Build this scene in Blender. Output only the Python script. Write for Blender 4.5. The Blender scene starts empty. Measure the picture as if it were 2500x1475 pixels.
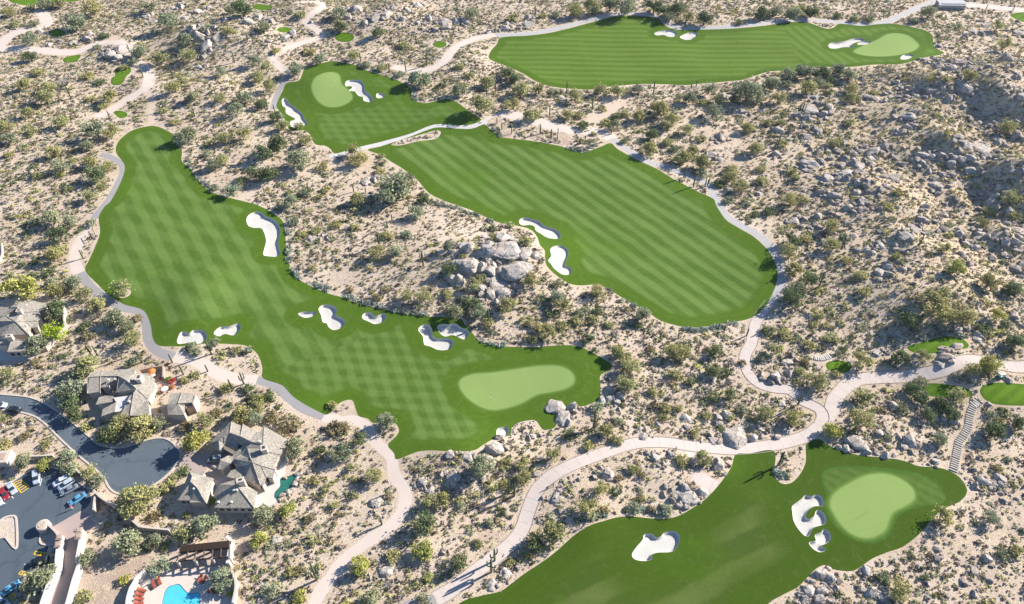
import bpy, bmesh, math, random
import numpy as np
from mathutils import Vector
from mathutils.geometry import delaunay_2d_cdt

# ------------------------------------------------------------------ camera, sky, sun, exposure
scene = bpy.context.scene
COL = scene.collection
R = math.radians
FPX = 1800.0                    # focal length in pixels of the 2500 px wide photograph
PITCH = R(45.0)
CAM_H = 160.0
cam_data = bpy.data.cameras.new("camera")
cam_data.sensor_width = 36.0
cam_data.lens = 36.0 * FPX / 2500.0
cam_data.clip_start = 1.0
cam_data.clip_end = 20000.0
cam = bpy.data.objects.new("camera", cam_data)
COL.objects.link(cam)
cam.location = (0, 0, CAM_H)
cam.rotation_euler = (R(90) - PITCH, 0, 0)
scene.camera = cam

SUN_EL = R(27.0)
SUN_AZ = R(28.0)                # direction towards the sun, measured from +X towards +Y
sun_dir = Vector((math.cos(SUN_EL) * math.cos(SUN_AZ), math.cos(SUN_EL) * math.sin(SUN_AZ), math.sin(SUN_EL)))
world = bpy.data.worlds.new("World")
scene.world = world
world.use_nodes = True
wn = world.node_tree
bg = wn.nodes["Background"]
sky = wn.nodes.new("ShaderNodeTexSky")
sky.sky_type = 'NISHITA'
sky.sun_disc = False
sky.sun_elevation = SUN_EL
sky.sun_rotation = math.atan2(sun_dir.x, sun_dir.y)
sky.altitude = 800
sky.air_density = 1.0
sky.dust_density = 0.1
sky.ozone_density = 6.0
wn.links.new(sky.outputs[0], bg.inputs[0])
bg.inputs[1].default_value = 0.08
sun_l = bpy.data.lights.new("sun", 'SUN')
sun_l.energy = 5.0
sun_l.angle = R(0.5)
sun_l.color = (1.0, 0.955, 0.89)
sun_o = bpy.data.objects.new("sun", sun_l)
COL.objects.link(sun_o)
sun_o.rotation_euler = sun_dir.to_track_quat('Z', 'Y').to_euler()
sun_o.location = (0, 0, 300)
vs = scene.view_settings
scene.display_settings.display_device = 'sRGB'
vs.view_transform = 'Standard'
vs.look = 'None'
vs.exposure = 1.2
vs.gamma = 1.0
vs.use_curve_mapping = False
scene.cycles.max_bounces = 5
scene.cycles.diffuse_bounces = 2
scene.cycles.glossy_bounces = 2
scene.cycles.transmission_bounces = 3
scene.cycles.volume_bounces = 0
scene.cycles.transparent_max_bounces = 6
scene.cycles.use_adaptive_sampling = True

rng = np.random.default_rng(7)
random.seed(7)

# ------------------------------------------------------------------ projection between photograph pixels and the ground
CP, SP = math.cos(PITCH), math.sin(PITCH)

def pix_dir(px, py):
    u = (np.asarray(px, float) - 1250.0) / FPX
    v = (np.asarray(py, float) - 737.5) / FPX
    # forward (0, CP, -SP), right (1,0,0), up (0, SP, CP)
    return np.stack([u, CP - v * SP, -SP - v * CP], -1)

def to_plane(px, py, z):
    d = pix_dir(px, py)
    t = (np.asarray(z, float) - CAM_H) / d[..., 2]
    return d[..., 0] * t, d[..., 1] * t

def to_pix(x, y, z):
    x = np.asarray(x, float); y = np.asarray(y, float); zz = np.asarray(z, float) - CAM_H
    dep = y * CP - zz * SP
    dep = np.where(dep < 1, 1, dep)
    u = x / dep
    v = -(y * SP + zz * CP) / dep
    return 1250 + u * FPX, 737.5 + v * FPX

def scale_at(x, y, z=0.0):
    return FPX / (y * CP - (z - CAM_H) * SP)

def _hash(ix, iy, seed):
    n = (ix.astype(np.int64) * 374761393 + iy.astype(np.int64) * 668265263 + seed * 1442695040888963) & 0x7fffffff
    n = ((n ^ (n >> 13)) * 1274126177) & 0x7fffffff
    n = (n ^ (n >> 16)) & 0xffff
    return n / 65535.0

def vnoise(x, y, wl, seed=0):
    x = np.asarray(x, float) / wl; y = np.asarray(y, float) / wl
    ix = np.floor(x); iy = np.floor(y)
    fx = x - ix; fy = y - iy
    fx = fx * fx * fx * (fx * (fx * 6 - 15) + 10); fy = fy * fy * fy * (fy * (fy * 6 - 15) + 10)
    a = _hash(ix, iy, seed); b = _hash(ix + 1, iy, seed); c = _hash(ix, iy + 1, seed); d = _hash(ix + 1, iy + 1, seed)
    return (a * (1 - fx) + b * fx) * (1 - fy) + (c * (1 - fx) + d * fx) * fy - 0.5

def sstep(a, b, x):
    t = np.clip((x - a) / (b - a), 0, 1)
    return t * t * (3 - 2 * t)

def _w(px, py):
    x, y = to_plane(px, py, 0.0)
    return float(x), float(y)

MOUNDS = [  # px, py, radius x, radius y, height
    (1240, 640, 15, 12, 4.0), (1140, 650, 10, 8, 2.0), (560, 90, 32, 22, 6.0), (930, 55, 28, 20, 5.0), (760, 40, 20, 14, 3.0),
    (480, 740, 9, 14, 1.6), (300, 120, 10, 10, 2.0), (1150, 1120, 12, 8, 2.0), (1420, 1230, 10, 12, 1.5),
    (2300, 890, 12, 8, 2.0), (2430, 960, 16, 10, 1.6), (1030, 640, 20, 22, 1.5), (1620, 1150, 16, 8, 1.2),
    (2270, 250, 5, 8, 3.0), (2300, 385, 5, 8, 3.4), (2200, 610, 5, 6, 2.6), (2440, 600, 5, 8, 3.0), (2400, 285, 5, 8, 2.6), (2110, 470, 4, 5, 1.8), (2450, 450, 5, 7, 2.4), (2330, 500, 4, 5, 2.0), (2240, 740, 18, 12, 3.0), (1130, 800, 14, 5, -0.6),
]
_M = [(_w(a, b), c, d, e) for a, b, c, d, e in MOUNDS]

def H(x, y):
    x = np.asarray(x, float); y = np.asarray(y, float)
    z = 1.5 * vnoise(x, y, 55, 1) + 0.7 * vnoise(x, y, 23, 2)
    hill = sstep(88, 215, x) * sstep(108, 175, y) * (1 - sstep(255, 335, y))
    z = z + hill * (13.0 + 14.0 * vnoise(x + 0.35 * y, y, 58, 5) + 9.5 * vnoise(x, y, 26, 6) + 4.0 * vnoise(x, y, 11, 8))
    far = sstep(255, 300, y) * (1 - sstep(-20, 20, x)) * sstep(-200, -150, x)
    z = z + far * 3.0 * vnoise(x, y, 26, 9)
    for (mx, my), rx, ry, h in _M:
        z = z + h * np.exp(-(((x - mx) / rx) ** 2 + ((y - my) / ry) ** 2))
    return z

def ground(px, py, lift=0.0):
    """point of the terrain seen at a pixel (a fixed point iteration down the ray)"""
    z = np.zeros(np.shape(px)) + lift
    for _ in range(14):
        x, y = to_plane(px, py, z)
        z = 0.5 * z + 0.5 * (H(x, y) + lift)
    x, y = to_plane(px, py, z)
    return x, y

# the photograph was traced in nine enlarged tiles; TILE turns tile coordinates into photograph pixels
TILE = {'A': (0, 0), 'B': (830, 0), 'C': (1660, 0), 'D': (0, 490), 'E': (830, 490), 'F': (1660, 490),
        'G': (0, 975), 'H': (830, 975), 'I': (1660, 975)}
def T(k, pts):
    ox, oy = TILE[k]
    return [(ox + a / 2.95, oy + b / 2.95) for a, b in pts]

# ------------------------------------------------------------------ small scene helpers
def setp(o, label=None, cat=None, group=None, kind=None):
    if label: o['label'] = label
    if cat: o['category'] = cat
    if group: o['group'] = group
    if kind: o['kind'] = kind
    return o

def mesh_np(name, V, F, mat=None, smooth=False):
    """mesh from numpy verts and faces (all of the same corner count, or a list of faces)"""
    me = bpy.data.meshes.new(name)
    V = np.asarray(V, dtype=np.float32)
    if isinstance(F, np.ndarray):
        n, k = F.shape
        me.vertices.add(len(V)); me.vertices.foreach_set('co', V.ravel())
        me.loops.add(n * k); me.loops.foreach_set('vertex_index', F.astype(np.int32).ravel())
        me.polygons.add(n)
        me.polygons.foreach_set('loop_start', np.arange(0, n * k, k, dtype=np.int32))
        me.update(calc_edges=True)
    else:
        me.from_pydata([tuple(v) for v in V], [], F)
        me.update()
    me.polygons.foreach_set('use_smooth', np.full(len(me.polygons), smooth))
    if mat: me.materials.append(mat)
    return me

def link(name, me, parent=None, loc=None, rotz=None, scale=None):
    o = bpy.data.objects.new(name, me)
    COL.objects.link(o)
    if parent: o.parent = parent
    if loc is not None: o.location = loc
    if rotz is not None: o.rotation_euler = (0, 0, rotz)
    if scale is not None: o.scale = scale if hasattr(scale, '__len__') else (scale,) * 3
    return o

class MB:
    """collects boxes, prisms and tubes into one mesh"""
    def __init__(s): s.v = []; s.f = []
    def add(s, V, F):
        n = len(s.v); s.v += [tuple(v) for v in V]; s.f += [tuple(i + n for i in f) for f in F]; return s
    def box(s, c, d, rz=0.0):
        x, y, z = d[0] / 2, d[1] / 2, d[2] / 2
        cs, sn = math.cos(rz), math.sin(rz)
        V = []
        for dz in (-z, z):
            for dx, dy in ((-x, -y), (x, -y), (x, y), (-x, y)):
                V.append((c[0] + dx * cs - dy * sn, c[1] + dx * sn + dy * cs, c[2] + dz))
        return s.add(V, [(3, 2, 1, 0), (4, 5, 6, 7), (0, 1, 5, 4), (1, 2, 6, 5), (2, 3, 7, 6), (3, 0, 4, 7)])
    def prism(s, poly, z0, z1):
        n = len(poly)
        V = [(p[0], p[1], z0[i] if hasattr(z0, '__len__') else z0) for i, p in enumerate(poly)] + \
            [(p[0], p[1], z1[i] if hasattr(z1, '__len__') else z1) for i, p in enumerate(poly)]
        F = [tuple(range(n - 1, -1, -1)), tuple(range(n, 2 * n))] + [(i, (i + 1) % n, n + (i + 1) % n, n + i) for i in range(n)]
        return s.add(V, F)
    def tube(s, pts, rad, n=8, caps=True):
        pts = [Vector(p) for p in pts]
        V = []; F = []
        for i, p in enumerate(pts):
            d = (pts[min(i + 1, len(pts) - 1)] - pts[max(i - 1, 0)]).normalized()
            a = d.cross(Vector((0.31, 0.95, 0.1)));
            if a.length < 1e-3: a = d.cross(Vector((1, 0, 0)))
            a.normalize(); b = d.cross(a)
            r = rad[i] if hasattr(rad, '__len__') else rad
            for k in range(n):
                t = 2 * math.pi * k / n
                V.append(p + (a * math.cos(t) + b * math.sin(t)) * r)
        for i in range(len(pts) - 1):
            for k in range(n):
                F.append((i * n + k, i * n + (k + 1) % n, (i + 1) * n + (k + 1) % n, (i + 1) * n + k))
        if caps:
            F.append(tuple(range(n - 1, -1, -1))); F.append(tuple(range((len(pts) - 1) * n, len(pts) * n)))
        return s.add(V, F)
    def strip(s, pts, w, h, zoff=0.0):
        """wall or kerb: ribbon of width w and height h along ground points"""
        n = len(pts); V = []; F = []
        P = np.array(pts, float)
        for i in range(n):
            d = P[min(i + 1, n - 1), :2] - P[max(i - 1, 0), :2]
            d /= (np.linalg.norm(d) + 1e-9)
            nx, ny = -d[1] * w / 2, d[0] * w / 2
            z = P[i, 2] + zoff
            V += [(P[i, 0] - nx, P[i, 1] - ny, z - 0.3), (P[i, 0] + nx, P[i, 1] + ny, z - 0.3), (P[i, 0] + nx, P[i, 1] + ny, z + h), (P[i, 0] - nx, P[i, 1] - ny, z + h)]
        for i in range(n - 1):
            a, b = i * 4, i * 4 + 4
            F += [(a + 2, a + 3, b + 3, b + 2), (a, b, b + 3, a + 3), (a + 1, a + 2, b + 2, b + 1)]
        F += [(0, 3, 2, 1), (4 * n - 4, 4 * n - 3, 4 * n - 2, 4 * n - 1)]
        return s.add(V, F)
    def mesh(s, name, mat=None, smooth=False):
        me = bpy.data.meshes.new(name); me.from_pydata(s.v, [], s.f)
        bm = bmesh.new(); bm.from_mesh(me); bmesh.ops.recalc_face_normals(bm, faces=bm.faces); bm.to_mesh(me); bm.free()
        me.update()
        if mat: me.materials.append(mat)
        if smooth: me.polygons.foreach_set('use_smooth', np.full(len(me.polygons), True))
        return me
    def build(s, name, mat=None, parent=None, loc=None, rotz=None, smooth=False):
        return link(name, s.mesh(name, mat, smooth), parent, loc, rotz)

def empty(name, loc, rotz=0.0):
    o = bpy.data.objects.new(name, None); COL.objects.link(o)
    o.location = loc; o.rotation_euler = (0, 0, rotz); o.empty_display_size = 0.5
    return o

# ------------------------------------------------------------------ material helpers
def new_mat(name, rough=0.9, spec=0.2):
    m = bpy.data.materials.new(name); m.use_nodes = True
    n = m.node_tree; p = n.nodes["Principled BSDF"]
    p.inputs['Roughness'].default_value = rough
    p.inputs['Specular IOR Level'].default_value = spec
    return m, n, p

class NT:
    def __init__(s, n): s.n = n
    def nd(s, typ, **kw):
        x = s.n.nodes.new(typ)
        for k, v in kw.items(): setattr(x, k, v)
        return x
    def lk(s, a, b): s.n.links.new(a, b)
    def val(s, x, sock):
        if hasattr(x, 'links') or isinstance(x, bpy.types.NodeSocket): s.lk(x, sock)
        else: sock.default_value = x
    def math(s, op, a, b=0.0, c=0.0, clamp=False):
        m = s.nd('ShaderNodeMath', operation=op, use_clamp=clamp)
        s.val(a, m.inputs[0]); s.val(b, m.inputs[1])
        if len(m.inputs) > 2: s.val(c, m.inputs[2])
        return m.outputs[0]
    def pos(s):
        return s.nd('ShaderNodeNewGeometry').outputs['Position']
    def noise(s, scale, detail=3.0, rough=0.6, vec=None, dist=0.0):
        t = s.nd('ShaderNodeTexNoise'); t.inputs['Scale'].default_value = scale
        t.inputs['Detail'].default_value = detail; t.inputs['Roughness'].default_value = rough; t.inputs['Distortion'].default_value = dist
        s.lk(vec if vec is not None else s.pos(), t.inputs['Vector'])
        return t.outputs['Fac']
    def mix(s, f, a, b, mode='MIX'):
        m = s.nd('ShaderNodeMix', data_type='RGBA', blend_type=mode)
        s.val(f, m.inputs[0])
        for x, k in ((a, 6), (b, 7)):
            if isinstance(x, tuple): m.inputs[k].default_value = x + (1,) if len(x) == 3 else x
            else: s.lk(x, m.inputs[k])
        return m.outputs[2]
    def ramp(s, f, stops):
        r = s.nd('ShaderNodeValToRGB'); e = r.color_ramp.elements
        while len(e) < len(stops): e.new(0.5)
        for i, (p, c) in enumerate(stops):
            e[i].position = p; e[i].color = (c, c, c, 1) if not hasattr(c, '__len__') else tuple(c) + (1,)
        s.lk(f, r.inputs[0]); return r.outputs[0]
    def sm(s, a, b, x):
        m = s.nd('ShaderNodeMapRange', interpolation_type='SMOOTHSTEP')
        m.inputs[1].default_value = a; m.inputs[2].default_value = b
        s.lk(x, m.inputs[0]); return m.outputs[0]
    def attr(s, name):
        return s.nd('ShaderNodeAttribute', attribute_name=name)
    def bump(s, h, dist, p, strength=1.0):
        b = s.nd('ShaderNodeBump'); b.inputs['Distance'].default_value = dist; b.inputs['Strength'].default_value = strength
        s.lk(h, b.inputs['Height']); s.lk(b.outputs[0], p.inputs['Normal'])
    def stripes(s, ang, period, phase=0.0, soft=0.18, wob=None):
        """0..1 mowing bands across world direction ang (the bands run along ang)"""
        sp = s.nd('ShaderNodeSeparateXYZ'); s.lk(s.pos(), sp.inputs[0])
        a = s.math('MULTIPLY', sp.outputs[0], -math.sin(ang) / period)
        b = s.math('MULTIPLY_ADD', sp.outputs[1], math.cos(ang) / period, a)
        if wob is not None: b = s.math('MULTIPLY_ADD', wob, 0.34, b)
        t = s.math('FRACT', s.math('ADD', b, phase))
        t = s.math('ABSOLUTE', s.math('SUBTRACT', t, 0.5))
        return s.sm(0.25 - soft / 2, 0.25 + soft / 2, t)

def plain_mat(name, col, rough=0.8, spec=0.3, var=0.15, nscale=1.5, metal=0.0, bump=0.0):
    m, n, p = new_mat(name, rough, spec); t = NT(n)
    f = t.noise(nscale, 4)
    c = t.mix(f, tuple(x * (1 - var) for x in col), tuple(min(1, x * (1 + var)) for x in col))
    t.lk(c, p.inputs['Base Color']); p.inputs['Metallic'].default_value = metal
    if bump: t.bump(t.noise(nscale * 6, 3), bump, p)
    return m
# ------------------------------------------------------------------ outlines traced from the photograph
def smooth_poly(pts, closed=True, step=4.0, sharp=()):
    """Catmull-Rom through the traced points, resampled about every `step` pixels"""
    P = [np.array(p, float) for p in pts]; n = len(P); out = []
    rng_i = range(n) if closed else range(n - 1)
    for i in rng_i:
        p1, p2 = P[i], P[(i + 1) % n]
        p0 = P[(i - 1) % n] if (closed or i > 0) else 2 * p1 - p2
        p3 = P[(i + 2) % n] if (closed or i + 2 < n) else 2 * p2 - p1
        k = max(1, int(np.linalg.norm(p2 - p1) / step))
        for j in range(k):
            t = j / k
            out.append(0.5 * (2 * p1 + (p2 - p0) * t + (2 * p0 - 5 * p1 + 4 * p2 - p3) * t * t + (3 * p1 - p0 - 3 * p2 + p3) * t ** 3))
    if not closed: out.append(P[-1])
    return np.array(out)

def wpoly(pts, step=4.0, smooth=True, closed=True):
    a = smooth_poly(pts, closed, step) if smooth else np.array(pts, float)
    x, y = ground(a[:, 0], a[:, 1])
    return np.stack([x, y], -1)

def ell(cx, cy, rx, ry, rot=0.0, n=14):
    c, s = math.cos(R(rot)), math.sin(R(rot))
    return [(cx + rx * math.cos(t) * c - ry * math.sin(t) * s, cy + rx * math.cos(t) * s + ry * math.sin(t) * c)
            for t in np.linspace(0, 2 * math.pi, n, endpoint=False)]

T1 = [(356,309),(378,308),(400,315),(424,330),(430,350),(444,366),(444,393),(464,410),(481,437),(508,464),(542,478),(593,491),
 (627,500),(661,517),(688,537),(695,558),(698,592),(698,615),(707,646),(722,676),(756,697),(803,717),(840,727),(864,737),(908,749),
 (983,765),(1047,773),(1118,776),(1135,792),(1155,815),(1169,832),(1203,841),(1237,846),(1305,848),(1355,844),(1403,844),(1437,856),
 (1467,873),(1493,890),(1491,902),(1466,917),(1466,940),(1462,975),(1430,990),(1385,1000),(1362,1020),(1355,1043),(1328,1050),(1315,1036),(1305,1026),
 (1281,1028),(1262,1034),(1250,1044),(1244,1063),(1203,1073),(1179,1087),(1155,1100),(1101,1102),(1047,1100),(1013,1105),(969,1122),(962,1107),
 (947,1087),(966,1066),(974,1051),(965,1034),(940,1030),(911,1033),(898,1022),(876,1016),(868,997),(861,979),(846,977),(824,988),(800,1012),(780,1006),
 (766,999),(745,988),(715,968),(688,941),(642,924),(641,905),(637,885),(627,863),(603,846),(576,841),(508,839),(468,844),(417,846),(386,843),
 (373,826),(368,795),(356,765),(339,753),(305,744),(281,731),(261,717),(237,693),(208,661),(217,636),(231,605),(244,568),(241,531),
 (255,505),(271,490),(295,444),(305,410),(298,393),(285,376),(283,359),(295,339),(322,319)]
T2 = [(746,166),(786,154),(814,149),(830,152),(864,158),(898,173),(942,186),(979,200),(1004,216),(1003,234),(1013,246),(1037,252),
 (1067,246),(1094,241),(1118,251),(1135,264),(1155,278),(1176,292),(1169,298),(1145,305),(1111,306),(1074,303),(1047,308),(1000,327),
 (932,346),(881,358),(847,368),(817,375),(807,364),(793,356),(769,352),(756,328),(743,318),(725,320),(706,315),(698,298),(686,275),(675,262),
 (678,247),(690,222),(700,203),(729,197),(739,178)]
T3 = [(898,366),(928,358),(949,351),(1000,334),(1050,315),(1074,311),(1118,314),(1152,314),(1183,303),(1190,309),(1206,322),(1220,334),
 (1254,339),(1298,344),(1338,351),(1372,358),(1399,368),(1420,373),(1440,368),(1467,358),(1491,350),(1511,366),(1559,392),(1603,412),
 (1644,437),(1660,445),(1704,468),(1741,485),(1748,500),(1758,517),(1775,539),(1806,558),(1840,578),(1870,605),(1887,630),(1896,653),
 (1898,680),(1892,703),(1877,734),(1853,765),(1823,780),(1779,788),(1728,797),(1680,800),(1644,793),(1610,782),(1576,758),(1542,741),
 (1508,720),(1481,704),(1457,695),(1416,697),(1389,692),(1359,673),(1335,649),(1330,626),(1330,612),(1318,598),(1311,578),(1294,560),
 (1260,551),(1216,543),(1179,527),(1152,514),(1118,502),(1084,490),(1047,471),(1016,437),(983,412),(955,395),(928,378)]
T4 = [(1225,91.5),(1213,108),(1198,125),(1193,142),(1213,153),(1247,166),(1277,180),(1305,197),(1332,208),(1372,215),(1440,219),
 (1457,215),(1508,210),(1576,205),(1670,208),(1694,206),(1762,200),(1813,195),(1850,183),(1877,175),(1914,173),(1948,175),(1982,164),
 (2067,164),(2135,158),(2202,156),(2253,142),(2287,136),(2306,130),(2297,124),(2280,112),(2277,88),(2263,76),(2236,68),(2182,58),
 (2145,59),(2101,63),(2050,58),(2036,67),(2019,70),(1999,64),(1975,56),(1948,54),(1914,55),(1880,61),(1796,69.5),(1728,72),(1660,73),
 (1630,66),(1613,51),(1605,44),(1576,40),(1535,38),(1491,42),(1440,56),(1389,69.5),(1338,81),(1288,87)]
T5 = [(1000,1560),(1118,1475),(1169,1456),(1220,1444),(1247,1426),(1281,1400),(1315,1378),(1352,1351),(1379,1327),(1406,1304),(1440,1283),
 (1474,1272),(1508,1263),(1542,1261),(1593,1266),(1627,1266),(1655,1260),(1687,1243),(1718,1222),(1741,1200),(1762,1175),(1785,1141),
 (1796,1110),(1830,1107),(1889,1101),(1890,1151),(1894,1168),(1907,1180),(1921,1182),(1938,1175),(1955,1155),(1967,1128),(1967,1094),
 (1972,1080),(1999,1072),(2016,1083),(2040,1095),(2067,1104),(2101,1112),(2152,1117),(2202,1124),(2243,1138),(2287,1141),(2321,1151),
 (2345,1168),(2360,1192),(2358,1209),(2341,1226),(2310,1240),(2280,1262),(2258,1290),(2233,1314),(2202,1336),(2162,1350),(2128,1365),
 (2097,1387),(2074,1395),(2033,1390),(2013,1380),(1992,1389),(1972,1409),(1948,1433),(1914,1451),(1875,1475),(1830,1530),(1760,1600)]
TURF = [("fairway_left", T1, "long left fairway running down to the lowest kidney shaped green"),
        ("fairway_upper", T2, "small checker mown approach around the round upper green"),
        ("fairway_middle", T3, "striped middle fairway crossed by diagonal mowing bands"),
        ("fairway_top", T4, "wide top fairway with nearly level mowing bands"),
        ("fairway_bottom", T5, "dark smooth fairway in the lower right corner")]
GREENS = [
 ([(1115,937),(1125,920),(1155,909),(1203,905),(1237,900),(1305,890),(1349,888),(1379,893),(1403,910),(1408,934),(1389,951),(1355,961),
   (1315,968),(1284,985),(1260,995),(1213,1006),(1176,1000),(1145,982),(1125,962)], 0, "kidney shaped putting green at the end of the long left fairway"),
 ([(757,215),(766,190),(790,177),(815,175),(832,183),(838,205),(858,222),(864,240),(850,254),(825,263),(795,262),(770,245)], 1, "rounded pale putting green of the upper approach"),
 ([(2080,125),(2101,112),(2141,95),(2162,83),(2189,80),(2219,86),(2243,105),(2246,115),(2229,127),(2185,137),(2135,139),(2097,134)], 3, "oval putting green at the right end of the top fairway"),
 ([(2023,1212),(2036,1195),(2067,1175),(2107,1156),(2152,1150),(2192,1160),(2226,1182),(2240,1205),(2238,1226),(2216,1241),(2189,1255),
   (2179,1273),(2168,1300),(2141,1317),(2114,1321),(2080,1311),(2050,1287),(2029,1256),(2019,1233)], 4, "large bean shaped putting green in the lower right"),
]
COLLAR = T('I', [(1030,520),(1100,490),(1250,482),(1400,490),(1600,510),(1750,545),(1860,620),(1915,700),(1890,750),(1760,765),(1650,795),(1570,850),
   (1535,930),(1500,990),(1420,1030),(1330,1035),(1230,1005),(1130,930),(1070,840),(1040,750),(1055,690),(1025,600)])
TEES = [
 (T('A', ell(410,238,62,28)), "small round tee box between the pale tracks, farthest upper left"),
 (T('A', [(450,430),(475,412),(510,403),(582,395),(562,432),(530,450),(460,447)]), "half moon tee box just below the pale sandy track"),
 (T('A', [(797,590),(805,560),(830,545),(822,510),(850,480),(900,475),(938,488),(940,520),(905,555),(890,590),(850,614),(808,610)]), "two lobed tee box half in tree shade"),
 (T('A', [(818,808),(860,797),(915,815),(912,840),(870,853),(840,835)]), "bean shaped tee box beside the forked pale track"),
 (T('A', ell(2050,215,56,20)), "small oval tee box amid grey rocks at the top"),
 (T('A', [(1830,38),(1860,28),(1962,46),(1925,75),(1825,62)]), "four cornered tee box near the top edge"),
 (T('A', [(1665,40),(1680,20),(1720,0),(1760,5),(1755,30),(1700,46)]), "tee box partly under a dark tree at the top edge"),
 (ell(841,91,24,12), "round tee box beside the upper path bend"),
 (T('B', ell(718,320,50,25)), "round tee box edged by grey cactus clumps"),
 ([(2466,37),(2480,32),(2510,30),(2560,36),(2560,60),(2500,54),(2480,47)], "tee box cut by the right edge at the top"),
 ([(10,-30),(20,0),(50,12),(85,12),(110,6),(180,4),(205,-6),(225,-30)], "strip of far fairway at the upper left corner"),
 (T('F', [(1655,1045),(1740,1020),(1850,985),(1950,975),(2040,1000),(2080,1040),(2060,1065),(1980,1070),(1900,1085),(1850,1098),(1710,1100),(1640,1070)]), "crescent tee box behind the stacked boulders"),
 (T('F', [(1050,1190),(1070,1160),(1150,1150),(1215,1168),(1235,1205),(1185,1240),(1080,1225)]), "small shaded tee box below the little log steps"),
 (T('F', [(1755,1355),(1795,1318),(1880,1318),(2000,1338),(2090,1365),(2105,1398),(2050,1420),(1860,1415),(1780,1400)]), "lozenge shaped tee box left of the widest tee"),
 ([(2392,955),(2404,940),(2436,934),(2500,938),(2570,945),(2590,968),(2560,990),(2500,991),(2436,988),(2405,976)], "widest tee box, cut by the right edge of the view"),
]
BUNKERS = [
 (T('D', [(1775,140),(1790,105),(1830,82),(1880,83),(1912,110),(1960,130),(1990,150),(2016,190),(2018,240),(2004,290),(2013,340),(2020,378),(1990,403),(1940,402),(1898,390),(1903,350),(1917,290),(1903,230),(1880,198),(1830,196),(1790,180)]), "longest bunker, bent like a club beside the left fairway"),
 (T('D', [(2148,815),(2190,798),(2240,800),(2270,797),(2278,812),(2240,838),(2190,842)]), "thin flat bunker left of the hourglass one"),
 ([(778,754),(790,744),(813,746),(823,757),(820,768),(836,777),(843,787),(834,800),(816,806),(803,799),(798,790),(788,786),(784,770)], "hourglass bunker in mid fairway"),
 (T('E', [(160,830),(180,808),(230,805),(240,826),(262,830),(300,815),(330,815),(330,850),(295,880),(250,888),(205,870),(165,850)]), "notched bunker on the far fairway edge"),
 (T('E', [(565,930),(590,897),(638,892),(665,930),(668,970),(700,993),(740,990),(795,995),(818,1012),(805,1055),(770,1075),(710,1075),(650,1050),(608,1035),(598,980)]), "curved bunker, lower left one of the pair"),
 (T('E', [(700,905),(740,887),(780,892),(830,883),(870,910),(925,935),(926,970),(900,1000),(855,985),(810,968),(760,978),(722,955)]), "ribbed bunker, upper right one of the pair"),
 (T('D', [(1275,1010),(1298,952),(1330,940),(1362,955),(1390,932),(1430,930),(1470,935),(1492,975),(1475,1010),(1430,1033),(1390,1018),(1320,1030),(1285,1030)]), "white bunker nearest the cart path bend"),
 (T('D', [(1540,955),(1578,912),(1620,905),(1660,900),(1720,882),(1735,908),(1715,945),(1680,970),(1620,960),(1580,977)]), "slanting bunker right of the path side one"),
 (T('H', [(1130,262),(1132,215),(1165,200),(1205,200),(1218,235),(1193,265),(1160,270)]), "tiny pot bunker next to the boulder row"),
 (T('A', [(2030,722),(2050,706),(2070,718),(2085,745),(2120,765),(2142,790),(2175,815),(2190,850),(2215,882),(2205,905),(2160,903),(2120,920),(2095,905),(2092,875),(2130,858),(2110,845),(2062,815),(2058,780),(2036,760)]), "ragged bunker on the left side of the upper green"),
 (T('B', [(38,600),(60,578),(130,575),(172,600),(182,650),(222,685),(238,718),(210,736),(172,725),(165,700),(135,690),(105,660),(65,652),(90,632),(75,620),(45,622)]), "branched bunker on the right side of the upper green"),
 (T('B', [(262,682),(275,669),(312,675),(325,690),(300,707),(267,705)]), "smallest round bunker of the upper approach"),
 (T('E', [(1290,155),(1305,128),(1350,122),(1430,145),(1480,182),(1560,207),(1590,250),(1570,275),(1500,268),(1450,240),(1412,215),(1400,185),(1365,175),(1315,178)]), "slipper shaped bunker of the middle fairway"),
 (T('E', [(1515,350),(1550,325),(1600,325),(1640,347),(1646,385),(1625,440),(1622,466),(1660,480),(1672,510),(1650,533),(1600,530),(1545,490),(1520,455),(1500,430),(1522,398)]), "boot shaped bunker below the slipper one"),
 (T('B', [(2265,240),(2310,222),(2380,217),(2425,237),(2410,264),(2370,266),(2330,252),(2285,256)]), "left one of two bunkers on the far edge of the top fairway"),
 (T('C', [(0,265),(55,238),(108,232),(130,253),(100,270),(80,285),(35,287)]), "right one of two bunkers on the far edge of the top fairway"),
 (T('C', [(1070,330),(1092,308),(1180,297),(1250,277),(1310,275),(1330,290),(1262,308),(1238,322),(1262,338),(1180,340),(1130,350),(1085,348)]), "long flat bunker left of the oval green"),
 (T('C', [(1278,320),(1292,306),(1330,297),(1378,297),(1368,310),(1330,322)]), "little bunker tucked against the long flat one"),
 (T('C', [(1588,420),(1610,395),(1668,392),(1682,403),(1650,425),(1605,430)]), "small bunker right below the oval green"),
 (T('I', [(808,770),(850,735),(880,712),(905,687),(945,697),(985,684),(1022,702),(1035,740),(1028,770),(975,770),(932,795),(908,845),(935,858),(968,838),(978,805),(1005,795),(1045,830),(1055,880),(1035,903),(970,922),(948,950),(935,983),(900,983),(850,930),(818,870),(810,815)]), "largest many lobed bunker of the lower right fairway"),
 (T('I', [(930,1030),(978,1015),(972,978),(1022,952),(1035,932),(1077,952),(1088,1000),(1062,1035),(1022,1055),(1052,1072),(1040,1095),(1000,1100),(952,1070)]), "bunker directly below the largest many lobed one"),
 (T('H', [(2105,1110),(2138,1060),(2180,1010),(2192,972),(2248,967),(2275,992),(2312,985),(2335,960),(2400,947),(2438,968),(2450,1010),(2422,1073),(2380,1100),(2285,1105),(2245,1125),(2252,1150),(2200,1165),(2140,1158),(2110,1140)]), "wide anvil shaped bunker in the dark bottom fairway"),
]
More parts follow.
